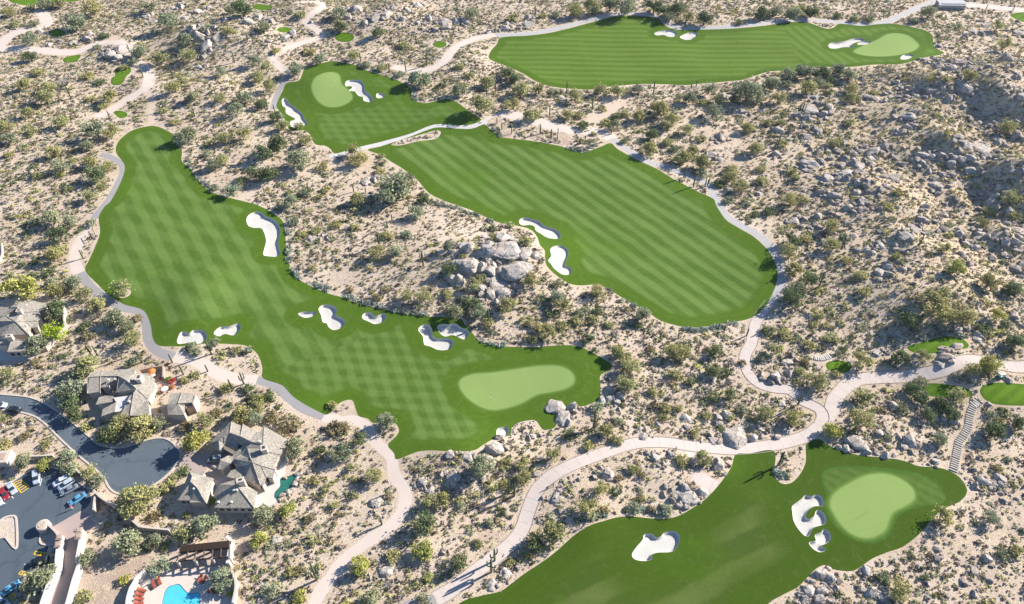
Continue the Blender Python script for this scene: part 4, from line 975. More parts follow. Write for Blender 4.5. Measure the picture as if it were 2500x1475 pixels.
# ------------------------------------------------------------------ wording of the labels
LANDMARKS = [  # pixel, wording
 (140,81,"the first round tee"),(176,143,"the half moon tee"),(295,185,"the two lobed tee"),(294,279,"the bean shaped tee"),(695,73,"the rocky top tee"),(640,18,"the four cornered tee"),
 (841,91,"the bend side tee"),(1074,108,"the cactus ringed tee"),(2490,45,"the upper right corner tee"),(370,330,"the head of the left fairway"),(300,420,"the grey path bend"),
 (645,570,"the club shaped bunker"),(300,700,"the lone path side tree"),(468,822,"the path bend bunker"),(555,803,"the slanting bunker"),(810,775,"the hourglass bunker"),
 (912,776,"the notched bunker"),(1065,825,"the curved bunker"),(1105,810,"the ribbed bunker"),(1260,945,"the kidney green"),(1228,1055,"the pot bunker"),
 (810,220,"the round upper green"),(715,275,"the ragged bunker"),(875,222,"the branched bunker"),(1130,265,"the tip of the upper approach"),(1318,558,"the slipper bunker"),
 (1365,635,"the boot bunker"),(1420,370,"the dip of the middle fairway"),(1590,405,"the upper edge of the middle fairway"),(1740,470,"the saguaro trio"),(1890,650,"the round end of the middle fairway"),
 (1660,790,"the lower end of the middle fairway"),(1500,715,"the lower flank of the middle fairway"),(1120,510,"the upper flank of the middle fairway"),(1000,430,"the left tip of the middle fairway"),
 (1210,110,"the blunt end of the top fairway"),(1640,80,"the shaded top bunker"),(1450,215,"the lower rim of the top fairway"),(1850,185,"the bulge of the top fairway"),(2165,115,"the oval green"),
 (2290,130,"the pointed end of the top fairway"),(2305,15,"the concrete bridge"),(1700,1100,"the concrete path crest"),(1930,1130,"the notch of the bottom fairway"),(2130,1240,"the bean shaped green"),
 (1970,1270,"the many lobed bunker"),(1600,1330,"the anvil bunker"),(2340,1080,"the log stairway"),(2310,850,"the crescent tee"),(2300,880,"the stacked boulders"),(2060,895,"the shaded tee"),
 (2310,955,"the lozenge tee"),(2450,962,"the widest tee"),(1900,915,"the twin boulders"),(2010,990,"the path junction"),(1240,620,"the great granite dome"),(1490,960,"the clustered boulders"),
 (1380,1010,"the split boulder"),(1300,1200,"the path elbow"),(970,1200,"the pale path curve"),(870,1370,"the pale path end"),(1200,1380,"the saguaro trio by the path end"),(610,1150,"the hip roofed house"),
 (290,960,"the house with the orange umbrella"),(50,800,"the house at the left edge"),(360,1130,"the turning circle"),(60,1020,"the road bend"),(150,1190,"the car park"),(180,1340,"the gate"),
 (500,1370,"the ramada"),(450,1440,"the swimming pool"),(60,1400,"the lower car park"),(590,930,"the path side saguaros"),(880,1000,"the notch of the left fairway"),(2400,370,"the pale granite slab"),
 (2200,400,"the dark boulder pile"),(2420,600,"the balanced boulders"),(2150,560,"the mid slope rocks"),(2000,400,"the lower slope slabs"),(1960,260,"the flat slab with cacti"),(2230,200,"the shaded gully"),
 (2290,740,"the slope thicket"),(1950,700,"the path side thicket"),(560,60,"the grey rock field"),(900,50,"the top rock ridge"),(500,210,"the upper desert flat"),(100,240,"the upper left brush"),
 (120,440,"the brush by the left edge"),(140,560,"the dark thicket"),(650,370,"the dark tree cluster"),(960,450,"the big ironwood pair"),(850,560,"the central desert strip"),(1100,640,"the split granite dome"),
 (780,800,"the far fairway bank"),(1250,780,"the bare sandy hollow"),(1400,780,"the brush below the domes"),(1450,330,"the saguaro row"),(1500,260,"the dirt wash"),(1350,260,"the brush above the saguaro row"),
 (1700,330,"the brush beyond the path bend"),(1800,250,"the upper slope brush"),(1600,900,"the lower desert flat"),(1750,930,"the brush left of the path loop"),(1600,1000,"the brush above the concrete path"),
 (1450,1170,"the brush below the concrete path"),(1050,1250,"the wash between two paths"),(700,1350,"the brush right of the ramada"),(300,1250,"the garden wall"),(800,1130,"the brush right of the hip roofed house"),
 (430,830,"the saguaro pair"),(550,1440,"the pool wall"),(2450,1400,"the lower right corner"),(2200,1400,"the lowest boulders"),(2400,1200,"the brush right of the bean green"),
]
LW = np.array([[float(v) for v in ground(np.array([a[0]]), np.array([a[1]]))] for a in LANDMARKS])[:, :, ] if False else \
     np.stack(ground(np.array([a[0] for a in LANDMARKS], float), np.array([a[1] for a in LANDMARKS], float)), -1)
USED = set()
DIRS = ["right of", "above and right of", "above", "above and left of", "left of", "below and left of", "below", "below and right of"]
def place_words(x, y):
    d = np.hypot(LW[:, 0] - x, LW[:, 1] - y); out = []
    for k in np.argsort(d)[:6]:
        a = math.atan2(y - LW[k, 1], x - LW[k, 0])
        out.append((d[k], DIRS[int(round(a / (math.pi / 4))) % 8], LANDMARKS[k][2]))
    return out
def unique_label(base, x, y, extras=()):
    """base words plus where the thing stands; another landmark or one more trait is tried when the phrase is taken"""
    pw = place_words(x, y)
    cands = []
    for d, dr, lm in pw[:3]:
        cands.append(f"{base} just {dr} {lm}" if d < 9 else f"{base} {dr} {lm}")
    for e in extras:
        for d, dr, lm in pw[:3]: cands.append(f"{e} {base} {dr} {lm}")
    for d, dr, lm in pw: cands.append(f"{base} about {max(1, round(d))} metres {dr} {lm}")
    for e in extras:
        for d, dr, lm in pw: cands.append(f"{e} {base} about {max(1, round(d))} metres {dr} {lm}")
    for c in cands:
        if c not in USED and len(c.split()) <= 16:
            USED.add(c); return c
    c = cands[0]; return c
SHAPEW = ["rounded", "spreading", "ragged", "dense", "loose", "squat", "lopsided", "domed"]

# ------------------------------------------------------------------ traced plants go in as things with crown and trunk
used_px = []
n_tree = n_bush = 0
def tint_of(k, j=0.14):
    c = FCOL[k]; b = 1 + rng.uniform(-j, j); w = rng.uniform(-0.05, 0.05)
    return (max(0.0, c[0] * b * (1 + w)), c[1] * b, max(0.0, c[2] * b * (1 - w)), 1.0)
def size_word(r): return "small" if r < 1.6 else "medium" if r < 2.5 else "large" if r < 3.6 else "huge"
def make_plant(x, y, z, r, k, tree):
    global n_tree, n_bush
    w = [SHAPEW[(n_tree + n_bush * 3) % 8], SHAPEW[(n_tree + n_bush * 3 + 3) % 8], SHAPEW[(n_tree * 5 + n_bush + 1) % 8]]
    kd = FNAME[k]
    rz = rng.uniform(0, 6.28)
    if tree:
        root = empty('desert_tree', (x, y, z - 0.1), rz); hz = r * rng.uniform(1.0, 1.25)
        i = (n_tree * 3 + 1) % len(CROWN)
        if k == 'O' and n_tree % 2: i = 5 + n_tree % 3
        c = link('crown', CROWN[i], root, scale=(r * rng.uniform(.92, 1.1), r * rng.uniform(.9, 1.05), hz)); c.color = tint_of(k)
        link('trunk', TRUNK[n_tree % 4], root, scale=(r, r, hz))
        setp(root, unique_label(f"{size_word(r)} {kd} tree", x, y, w), "tree", "desert trees scattered over the sandy ground")
        n_tree += 1
    else:
        if k == 'P': me = DEAD[n_bush % 2]
        else: me = BUSH[n_bush % 6]
        o = link('desert_bush', me, None, (x, y, z - 0.06), rz, (r * rng.uniform(.95, 1.12), r * rng.uniform(.9, 1.08), r * rng.uniform(.85, 1.15))); o.color = tint_of(k)
        setp(o, unique_label(f"{size_word(r)} {kd} bush", x, y, w), "bush", "desert bushes scattered over the sandy ground")
        n_bush += 1
PLANT_XYR = []
LIFT = {}
for key in 'ABCDEFGHI':
    for (zx, zy, zr, k) in VEG[key]:
        if zr == 0: continue
        px, py = TILE[key][0] + zx / 2.95, TILE[key][1] + zy / 2.95
        x, y = ground(np.array([px]), np.array([py])); s = float(scale_at(x[0], y[0])); r = zr / 2.95 / s * 1.12
        tree = r > 2.15 and k not in 'PB'
        hc = r * (0.72 if tree else 0.38)
        x, y = ground(np.array([px]), np.array([py]), hc)
        x, y = float(x[0]), float(y[0])
        PLANT_XYR.append((x, y, r, k, tree))
PLANT_XYR.sort(key=lambda a: -a[2] * float(scale_at(a[0], a[1])) * (1 if a[4] else 0))
PLANT_XYR = [(x, y, r, k, tree and i < 292) for i, (x, y, r, k, tree) in enumerate(PLANT_XYR)]
for (x, y, r, k, tree) in PLANT_XYR: make_plant(x, y, float(H(x, y)), r, k, tree)
print('traced trees', n_tree, 'bushes', n_bush)
PXY = np.array([(a[0], a[1], a[2]) for a in PLANT_XYR])
# ------------------------------------------------------------------ rocks
def rock_mat(nm='granite', lo=(0.38, 0.325, 0.27), hi=(0.58, 0.525, 0.46)):
    m, n, p = new_mat(nm, 0.92, 0.08); t = NT(n)
    oi = t.nd('ShaderNodeObjectInfo')
    f = t.noise(0.7, 5, 0.65)
    c = t.mix(f, lo, hi)
    d = t.noise(0.25, 3)
    c = t.mix(t.sm(0.45, 0.65, d), c, (0.46, 0.365, 0.285))
    c = t.mix(t.math('MULTIPLY', oi.outputs['Random'], 0.3), c, (0.36, 0.32, 0.29))
    v = t.nd('ShaderNodeTexVoronoi', feature='DISTANCE_TO_EDGE'); v.inputs['Scale'].default_value = 0.42
    nv = t.nd('ShaderNodeTexNoise'); nv.inputs['Scale'].default_value = 0.8; t.lk(t.pos(), nv.inputs['Vector'])
    vm = t.nd('ShaderNodeVectorMath', operation='MULTIPLY_ADD'); t.lk(nv.outputs['Color'], vm.inputs[0]); vm.inputs[1].default_value = (1.6, 1.6, 1.6); t.lk(t.pos(), vm.inputs[2])
    t.lk(vm.outputs[0], v.inputs['Vector'])
    cr = t.sm(0.035, 0.0, v.outputs['Distance'])
    c = t.mix(t.math('MULTIPLY', cr, 0.75), c, (0.13, 0.11, 0.10))
    s = t.noise(5.0, 4, 0.8)
    c = t.mix(t.math('MULTIPLY', t.sm(0.5, 0.7, s), 0.35), c, (0.22, 0.19, 0.17))
    t.lk(c, p.inputs['Base Color'])
    h = t.math('SUBTRACT', t.noise(1.6, 5, 0.7), t.math('MULTIPLY', cr, 0.8))
    t.bump(h, 0.35, p, 0.8)
    return m
M_ROCK = rock_mat(); M_ROCK_D = rock_mat('weathered_shade_granite', (0.23, 0.185, 0.15), (0.44, 0.375, 0.31))  # darker copy: brown weathering and hillside shade both put into the colour

def ico(sub):
    bm = bmesh.new(); bmesh.ops.create_icosphere(bm, subdivisions=sub, radius=1.0)
    bm.verts.ensure_lookup_table()
    V = np.array([tuple(v.co) for v in bm.verts]); F = np.array([[v.index for v in f.verts] for f in bm.faces]); bm.free()
    return V, F
ICO = {k: ico(k) for k in (1, 2, 3, 4)}
def rock_shape(seed, sub, cuts=14, rough=0.14, flat=0.72):
    g = np.random.default_rng(seed); V, F = ICO[sub]; V = V.copy()
    for _ in range(cuts):        # weathered joint faces: planes that shave the ball
        d = g.normal(size=3); d[2] = abs(d[2]) * 0.8; d /= np.linalg.norm(d); h = g.uniform(0.50, 0.80)
        k = V @ d; over = np.maximum(k - h, 0); V -= d * (over * 0.97)[:, None]
    q = V * 1.7 + seed * 3.1
    nz = vnoise(q[:, 0] + q[:, 2], q[:, 1] - q[:, 2] * .7, 1.0, seed) + 0.5 * vnoise(q[:, 0] - q[:, 2], q[:, 1] + q[:, 2], 0.45, seed + 3)
    V *= (1 + rough * nz)[:, None]
    V[:, 2] *= flat
    V[:, 0] *= g.uniform(0.85, 1.25)
    return V, F
ROCKS = []
for i in range(9):
    V_, F_ = rock_shape(500 + i, 3, flat=0.62 + 0.05 * (i % 5)); ROCKS.append(mesh_np('boulder', V_, F_, M_ROCK, smooth=False))
SLABS = []
for i in range(4):
    V_, F_ = rock_shape(540 + i, 4, 12, 0.24, 0.33); SLABS.append(mesh_np('boulder', V_, F_, M_ROCK, smooth=False))

ROCK = {   # tile x, tile y, radius[, 's' for a low slab]
'H': [(1555,60,80,'s'),(1590,130,75,'s'),(1675,45,42),(1730,30,30),(1640,20,30),(1780,60,26),(1100,350,80),(1390,265,38),(830,540,60),(800,590,50),(600,590,48),(560,615,30),(250,730,55,'s'),(280,790,38),(240,820,30),(2180,262,45,'s'),(2235,265,22),(1925,530,60),(2390,400,40),(2340,390,35),(2270,420,42),(2300,450,36),(2230,450,26),(1560,715,60,'s'),(1600,660,35),(1690,560,30),(220,1230,36),(330,1235,50),(265,1145,40,'s'),(1210,1245,55,'s'),(1085,1350,50,'s'),(1155,1345,32),(650,650,40,'s'),(600,700,35),(800,400,45),(790,435,26),(930,420,50,'s'),(1240,330,30),(1240,210,22),(1265,215,20),(1300,188,22),(1325,180,16),(1350,185,20),(1388,175,24),(770,890,24),(710,890,26),(2430,690,60,'s'),(870,1050,24),(1490,870,34,'s'),(1460,890,20),(1165,525,30,'s'),(1710,560,24),(2050,455,22),(1250,265,18),(200,1370,22),(1890,150,24),(1500,240,25,'s')],
'E': [(925,450,122,'d'),(1200,335,135,'s'),(1240,485,125,'d'),(1310,370,75,'s'),(1100,455,40),(1130,585,95,'s'),(1100,665,80,'s'),(1070,640,40),(1150,690,35),(1410,395,36),(1370,470,32,'s'),(900,330,45,'s'),(1050,270,50,'s'),(870,310,30),(1170,180,26),(1950,1345,45),(1885,1425,42),(1955,1420,45),(2010,1400,38),(1900,1370,32),(1990,1445,36),(2040,1395,24),(1640,1450,30),(1200,1300,0),(830,380,25),(1345,515,22),(920,240,22,'s'),(1455,385,18)],
'F': [(690,1265,60),(738,1275,34),(790,1240,42),(1915,1120,50),(1960,1150,42),(1880,1165,45,'s'),(1930,1075,32),(2000,1045,42),(1905,1060,42,'s'),(1945,1180,30),(1100,1080,28),(1420,1085,45,'s'),(1510,1060,30,'s'),(770,1155,50,'s'),(2010,925,42,'s'),(2150,945,58,'s'),(1440,505,45),(1500,480,45),(1515,530,42),(1610,490,40),(1440,565,32),(1480,610,30),(2160,215,38),(2350,290,45),(2425,290,50),(2420,205,65,'s'),(2350,380,42,'s'),(2160,60,30),(1890,90,45,'s'),(1690,200,60,'s'),(1620,245,60,'s'),(840,140,50,'s'),(1450,320,42),(1390,370,42),(1345,350,30),(1210,160,30),(1330,60,32),(1220,40,50),(2260,400,30),(2090,450,36),(2420,830,50),(2240,1070,38,'s'),(2150,1000,42,'s'),(240,1280,36),(205,1300,28),(265,1310,24),(530,1200,20),(560,1200,20),(30,1380,30,'s'),(1740,130,45,'s'),(1530,330,22),(1740,330,28,'s'),(2060,300,60,'s'),(2130,340,40),(2040,380,36),(1750,430,30),(1050,1030,26),(1300,1040,26),(1380,1030,22),(890,990,22),(960,960,26,'s'),(2200,1120,22),(870,900,20),(930,905,18),(1130,905,20)],
'I': [(1275,305,78),(1200,345,50),(1350,370,38),(1660,300,62),(1485,400,45),(1440,240,40),(1545,45,45),(1540,95,34),(1480,115,28),(1700,110,30),(1760,120,32),(1830,130,40),(1900,140,36),(1975,150,45),(280,455,72),(400,268,115,'s'),(530,270,50),(770,220,62,'s'),(590,210,38,'s'),(230,290,50,'s'),(30,140,50,'s'),(700,270,36),(1850,450,38),(1820,340,36),(1650,395,30),(2120,400,30),(2180,590,50),(2300,560,50),(2310,615,38),(2350,700,30),(1010,1250,62),(1090,1290,62),(935,1385,58),(1030,1370,62),(1010,1430,52),(905,1440,50),(1360,1245,48),(1420,1140,26),(1380,1380,60),(1470,1410,60,'s'),(1310,1320,26),(2120,1240,42),(2350,1210,36),(2210,1140,50),(2190,1070,38,'s'),(2010,755,34),(60,690,85,'s'),(160,660,50),(100,740,42),(40,640,45),(20,720,40),(740,30,36,'s'),(2130,620,40),(1255,1300,28),(1240,40,30),(2410,530,26),(2080,810,30),(2230,780,34,'s'),(10,790,20),(640,190,24)],
'C': [(2360,425,62),(2430,235,50,'s'),(2050,620,62),(1830,645,50),(1890,620,36),(1720,690,38,'s'),(1600,630,32),(950,790,85,'s'),(970,700,45,'s'),(1400,705,75,'s'),(850,825,38),(440,800,45,'s'),(290,985,45),(720,930,42),(920,975,45),(1640,830,62,'s'),(1640,910,40),(1600,950,38),(1560,930,40),(1690,900,34),(2150,1060,115,'s'),(2210,1130,60,'s'),(2090,1130,55),(1390,1085,50),(1260,1100,32),(1950,1170,50),(1740,1110,50),(1880,1110,48),(1820,1130,40),(1750,1165,40),(2100,1215,50,'s'),(1290,1190,60,'s'),(940,1170,75,'s'),(890,1210,42,'s'),(1210,1240,70,'s'),(1070,1285,60,'s'),(690,1100,45),(230,1110,45,'s'),(290,1140,30,'s'),(1830,1325,60,'s'),(2310,1340,42),(2400,1220,50,'s'),(2260,1440,60),(1540,1280,60,'s'),(1110,1400,50),(1010,1380,42),(1370,1140,40,'s'),(1480,1040,42),(2430,960,50),(2455,690,45),(330,690,42,'s'),(2200,180,50,'s'),(2120,230,42,'s'),(1870,325,34),(1790,430,46,'s'),(1960,490,50),(1880,470,40),(2300,380,30),(2000,440,40,'s'),(1570,590,30),(1940,700,36),(1510,660,24),(1800,1230,36),(1900,1250,40),(1280,1310,32),(560,1390,28),(740,1360,24),(600,800,26,'s'),(2290,1030,36),(2060,250,34)],
'B': [(740,160,70,'s'),(830,150,50),(640,130,42),(900,150,40),(1360,120,34),(1350,175,50,'s'),(1650,120,30,'s'),(1540,155,26,'s'),(1180,200,40),(1070,220,30),(120,60,60),(250,120,50),(330,100,50),(380,50,32),(1380,730,26),(1410,742,20),(190,1300,58,'s'),(240,1290,36),(680,950,22),(640,968,20),(550,990,22),(470,1005,18),(1600,700,36,'s'),(560,30,40),(480,70,36),(60,120,36),(180,160,36),(450,130,34),(690,210,32),(600,200,26),(1200,170,26),(560,160,30)],
'A': [(625,275,40),(650,250,30),(800,390,52),(850,405,40),(840,350,38),(780,360,28),(1050,110,50,'s'),(1100,230,30),(1340,130,50,'s'),(1250,60,40,'s'),(1420,80,40),(1700,130,60,'s'),(1780,150,50),(1850,120,50),(1480,320,48),(1430,250,58),(1380,200,48),(1560,260,42),(1430,480,32),(1480,470,26),(2050,260,50,'s'),(350,320,28),(430,292,26),(290,222,26),(1950,140,42),(2240,155,22),(1100,160,40,'s'),(1300,40,42),(1620,140,36),(1540,190,36),(1470,400,28),(1180,100,32,'s'),(540,300,36,'s'),(2100,230,30),(2250,240,22),(1930,290,30),(1500,50,30)],
'D': [(565,1020,20),(2240,270,48,'s'),(2300,250,26),(2350,240,22),(2200,290,22),(2430,420,18),(60,350,26,'s')],
'G': [(1990,1020,45,'s'),(2260,1400,40,'s'),(100,540,26),(700,1300,0),(1140,1420,0)],
}
n_rock = 0
ROCK_XYR = []
def rock_words(r, flat): return ("huge" if r > 4.5 else "large" if r > 2.8 else "medium" if r > 1.6 else "small") + (" broad granite dome" if flat == 'd' else " low granite slab" if flat else " granite boulder")
RTR = ["cracked", "rounded", "blocky", "tilted", "pale", "rough", "leaning"]
def make_boulder(x, y, r, flat, lift=0.0):
    global n_rock
    z = float(H(x, y))
    me = SLABS[n_rock % 4] if flat else ROCKS[n_rock % 9]
    o = link('boulder', me, None, (x, y, z + r * (0.02 if flat else 0.08) + lift))
    o.rotation_euler = (rng.uniform(-.22, .22), rng.uniform(-.22, .22), rng.uniform(0, 6.28))
    k = rng.uniform(0.85, 1.15); o.scale = (r * k, r / k * .95, r * rng.uniform(0.85, 1.15) * (1.25 if flat == 'd' else 1))
    setp(o, unique_label(rock_words(r, flat), x, y, [RTR[n_rock % 7], RTR[(n_rock * 3 + 2) % 7], RTR[(n_rock * 5 + 4) % 7]]), "boulder", "granite boulders lying in the desert")
    n_rock += 1
for key in ROCK:
    for e in ROCK[key]:
        if e[2] == 0: continue
        px, py = TILE[key][0] + e[0] / 2.95, TILE[key][1] + e[1] / 2.95
        flat = e[3] if len(e) > 3 else False
        x, y = ground(np.array([px]), np.array([py])); s = float(scale_at(x[0], y[0])); r = e[2] / 2.95 / s * (0.97 if px > 1850 and py < 760 else 1.02)
        x, y = ground(np.array([px]), np.array([py]), r * (0.1 if flat else 0.3)); x, y = float(x[0]), float(y[0])
        ROCK_XYR.append((x, y, r, flat))
ROCK_XYR.sort(key=lambda a: -a[2])
for (x, y, r, flat) in ROCK_XYR[:260]: make_boulder(x, y, r, flat)
RXY = np.array([(a[0], a[1], a[2]) for a in ROCK_XYR])
print('boulders', n_rock, len(ROCK_XYR))

# ------------------------------------------------------------------ masses that nobody could count
def visible_points(n, m=60):
    """random ground points, even over the ground, inside the view and a margin round it"""
    X = rng.uniform(-300, 300, n); Y = rng.uniform(55, 430, n)
    px, py = to_pix(X, Y, H(X, Y)); k = (px > -m * 3) & (px < 2500 + m * 3) & (py > -m) & (py < 1475 + m * 2)
    return X[k], Y[k]
def joined(name, protos, X, Y, Z, S, mat, tints=None, zs=1.0, tilt=0.0, smooth=False):
    """many small pieces as one mesh; protos is a list of (V, F, leafvalue)"""
    VV = []; FF = []; TT = []; LL = []; off = 0
    pid = rng.integers(0, len(protos), len(X)); A = rng.uniform(0, 2 * math.pi, len(X))
    for k, (V, F, L) in enumerate(protos):
        s = np.nonzero(pid == k)[0]
        if len(s) == 0: continue
        c, sn = np.cos(A[s])[:, None], np.sin(A[s])[:, None]
        vx = (V[None, :, 0] * c - V[None, :, 1] * sn) * S[s][:, None] + X[s][:, None]
        vy = (V[None, :, 0] * sn + V[None, :, 1] * c) * S[s][:, None] + Y[s][:, None]
        vz = V[None, :, 2] * (S[s] * rng.uniform(.8, 1.2, len(s)) * zs)[:, None] + Z[s][:, None]
        VV.append(np.stack([vx, vy, vz], -1).reshape(-1, 3))
        FF.append((F[None] + (np.arange(len(s)) * len(V))[:, None, None] + off).reshape(-1, F.shape[1]))
        if tints is not None:
            TT.append(np.repeat(tints[s], len(F), axis=0)); LL.append(np.tile(L, len(s)))
        off += len(V) * len(s)
    V = np.concatenate(VV); F = np.concatenate(FF)
    me = mesh_np(name, V, F, mat, smooth)
    if tints is not None:
        t4 = np.concatenate([np.concatenate(TT), np.ones((len(F), 1))], 1)
        a = me.attributes.new('tint', 'FLOAT_COLOR', 'FACE'); a.data.foreach_set('color', t4.astype(np.float32).ravel())
        a = me.attributes.new('leaf', 'FLOAT', 'FACE'); a.data.foreach_set('value', np.concatenate(LL).astype(np.float32))
    print(name, len(F))
    return link(name, me)

# bare patches seen in the photograph: px, py, rx, ry (pixels)
BARE = [(1240,790,45,32),(1000,700,30,8),(850,470,40,14),(1300,300,45,14),(1420,330,60,12),(590,900,40,16),(570,880,24,10),(900,1190,14,40),(1520,270,40,20),(60,1090,60,26),
        (1340,1180,30,8),(1230,1330,26,30),(200,600,20,34),(1880,775,26,10),(1500,860,50,10),(840,680,40,18),(1960,1000,30,8),(420,1410,50,30),(300,1330,50,30),(550,1255,50,18)]
def bare_factor(px, py):
    f = np.ones_like(px)
    for a, b, c, d in BARE: f = np.minimum(f, sstep(0.7, 1.2, np.sqrt(((px - a) / c) ** 2 + ((py - b) / d) ** 2)))
    return f
def bush_proto(seed, n, sz, hz=0.7):
    g = np.random.default_rng(seed)
    d = g.normal(size=(n, 3)); d[:, 2] = np.abs(d[:, 2]); d /= np.linalg.norm(d, axis=1)[:, None]
    P = d * (g.uniform(0.35, 1.0, n) ** 0.5)[:, None]; P[:, 2] *= hz
    ax = g.uniform(0, 6.28); P[:, 0] += 0.25 * np.cos(ax) * (g.uniform(size=n) > .6); P[:, 1] += 0.25 * np.sin(ax) * (g.uniform(size=n) > .6)
    V, F = leaf_quads(P, sz, g, out=d); V[:, 2] = np.maximum(V[:, 2], 0)
    return V, F, g.uniform(0, 1, n)
def bush_proto_tri(seed, n, sz, hz=0.7):
    g = np.random.default_rng(seed)
    d = g.normal(size=(n, 3)); d[:, 2] = np.abs(d[:, 2]); d /= np.linalg.norm(d, axis=1)[:, None]
    P = d * (g.uniform(0.3, 1.0, n) ** 0.5)[:, None]; P[:, 2] *= hz
    V, F = leaf_quads(P, sz, g, tri=True, out=d); V[:, 2] = np.maximum(V[:, 2], 0)
    return V, F, g.uniform(0, 1, n)
PAL = np.array([FCOL['G'], FCOL['O'], FCOL['D'], FCOL['Y'], FCOL['P'], FCOL['B'], (0.40, 0.33, 0.20), (0.17, 0.135, 0.105)])
def pick_tints(n, w, j=0.18):
    k = rng.choice(len(PAL), n, p=np.array(w) / np.sum(w)); t = PAL[k] * (1 + rng.uniform(-j, j, (n, 1)))
    return np.clip(t, 0, 1), k

# medium bushes: the largest become things, the rest one mass
X, Y = visible_points(52000)
px, py = to_pix(X, Y, H(X, Y))
den = 0.46 + 0.75 * vnoise(X, Y, 28, 21) + 0.5 * vnoise(X, Y, 9, 22)
hillm = sstep(88, 140, X) * sstep(108, 150, Y) * (1 - sstep(290, 325, Y))
den = np.clip(den * (1 - 0.25 * hillm), 0.08, 1) * bare_factor(px, py)
keep = (rng.uniform(size=len(X)) < den) & ~hit(occ2, X, Y)
X, Y = X[keep], Y[keep]
order = rng.permutation(len(X)); X, Y = X[order], Y[order]
rad = 0.43 + 1.05 * rng.uniform(size=len(X)) ** 2.2
grid = {}
def too_close(x, y, r):
    ci, cj = int(x // 4), int(y // 4)
    for i in (ci - 1, ci, ci + 1):
        for j in (cj - 1, cj, cj + 1):
            for (a, b, q) in grid.get((i, j), ()):
                if (a - x) ** 2 + (b - y) ** 2 < (0.62 * (q + r)) ** 2: return True
    return False
def put(x, y, r): grid.setdefault((int(x // 4), int(y // 4)), []).append((x, y, r))
for a in PXY: put(a[0], a[1], min(a[2] * 0.8, 3.6))
for a in RXY: put(a[0], a[1], min(a[2] * 0.9, 3.6))
sel = []
for i in np.argsort(-rad):
    if not too_close(X[i], Y[i], rad[i]): put(X[i], Y[i], rad[i]); sel.append(i)
sel = np.array(sel); X, Y, rad = X[sel], Y[sel], rad[sel]
tc, kc = pick_tints(len(X), [3.0, 4.2, 1.6, 0.9, 1.1, 1.2, 0.6, 0.8])
KCH = ['G', 'O', 'D', 'Y', 'P', 'B', 'B', 'P']
vis = (lambda q: (q[0] > 0) & (q[0] < 2500) & (q[1] > 0) & (q[1] < 1475))(to_pix(X, Y, H(X, Y)))
big = np.argsort(-(rad * scale_at(X, Y) * np.where(vis, 1, 0)))[:max(0, 298 - n_bush)]
isbig = np.zeros(len(X), bool); isbig[big] = True
for i in big:
    k = KCH[kc[i]]
    make_plant(float(X[i]), float(Y[i]), float(H(X[i], Y[i])), float(rad[i]) * 1.05, k, False)
m = ~isbig
prot = [bush_proto(700 + i, 46, 0.36) for i in range(6)]
Zg = H(X, Y)
o = joined('brush_mass', prot, X[m], Y[m], Zg[m] - 0.04, rad[m], M_LEAF_MASS, tc[m])
setp(o, "countless low olive and grey desert bushes", None, None, 'stuff')
print('bushes', n_bush, 'mass', m.sum())

# ankle high scrub and dry tufts
X, Y = visible_points(440000)
px, py = to_pix(X, Y, H(X, Y))
den = (0.50 + 0.7 * vnoise(X, Y, 17, 31) + 0.35 * vnoise(X, Y, 5, 32)) * (0.3 + 0.7 * bare_factor(px, py))
keep = (rng.uniform(size=len(X)) < np.clip(den, 0.03, 1)) & ~hit(occ1, X, Y)
X, Y = X[keep], Y[keep]
S = 0.20 + 0.52 * rng.uniform(size=len(X)) ** 2.2
tc, kc = pick_tints(len(X), [1.6, 1.5, 1.0, 0.4, 1.4, 1.7, 1.6, 3.6])
prot = [bush_proto_tri(720 + i, 9, 0.78, 0.75) for i in range(8)]
o = joined('scrub', prot, X, Y, H(X, Y) - 0.02, S, M_LEAF_MASS, tc)
setp(o, "ankle high scrub and dry tufts covering the sand", None, None, 'stuff')

# loose stones: dense on the rocky slopes and round the traced boulders
X, Y = visible_points(120000)
def rocky(x, y):
    f = 0.02 + 0 * x
    hm = sstep(90, 125, x) * sstep(112, 140, y) * (1 - sstep(300, 325, y))
    f = f + hm * np.clip(0.08 + 1.9 * vnoise(x, y, 21, 41) + 0.9 * vnoise(x, y, 8, 42), 0.03, 1) * 0.95
    for a, b, c, d, e in [(1500//1,60,0,0,0)]: pass
    for a, b, rx, ry, w in ROCKZONE:
        f = np.maximum(f, w * np.exp(-(((x - a) / rx) ** 2 + ((y - b) / ry) ** 2)))
    return f
ROCKZONE = []
DENSE = [(2210,250),(2080,240),(2240,420),(2330,420),(2150,630),(2400,610),(2300,200),(2440,250),(2400,380),(2040,390),(2120,500),(2290,560),(2460,520),(2000,560),(1980,330)]
for a, b, rx, ry, w in [(540, 80, 45, 30, .7), (640, 60, 35, 20, .6), (450, 30, 40, 20, .5), (1110, 50, 50, 30, .7), (900, 40, 40, 22, .55), (1200, 50, 40, 25, .3), (270, 130, 20, 14, .6),
                        (1230, 630, 40, 45, .8), (1500, 960, 30, 26, .6), (1330, 1040, 60, 25, .3), (1100, 1150, 60, 30, .25), (1680, 1160, 60, 40, .4), (1620, 1230, 50, 20, .3),
                        (2300, 870, 60, 40, .35), (2180, 1060, 120, 30, .35), (2400, 1200, 60, 60, .4), (2250, 1430, 160, 40, .25), (780, 580, 26, 8, .5), (1330, 1200, 50, 30, .2), (1250,1420,40,20,.3)]:
    wx, wy = _w(a, b); ss = float(scale_at(wx, wy)); ROCKZONE.append((wx, wy, rx / ss + 4, ry / ss * 1.6 + 4, w))
for a, b in DENSE:
    wx, wy = _w(a, b); ROCKZONE.append((wx, wy, 9, 11, 0.5))
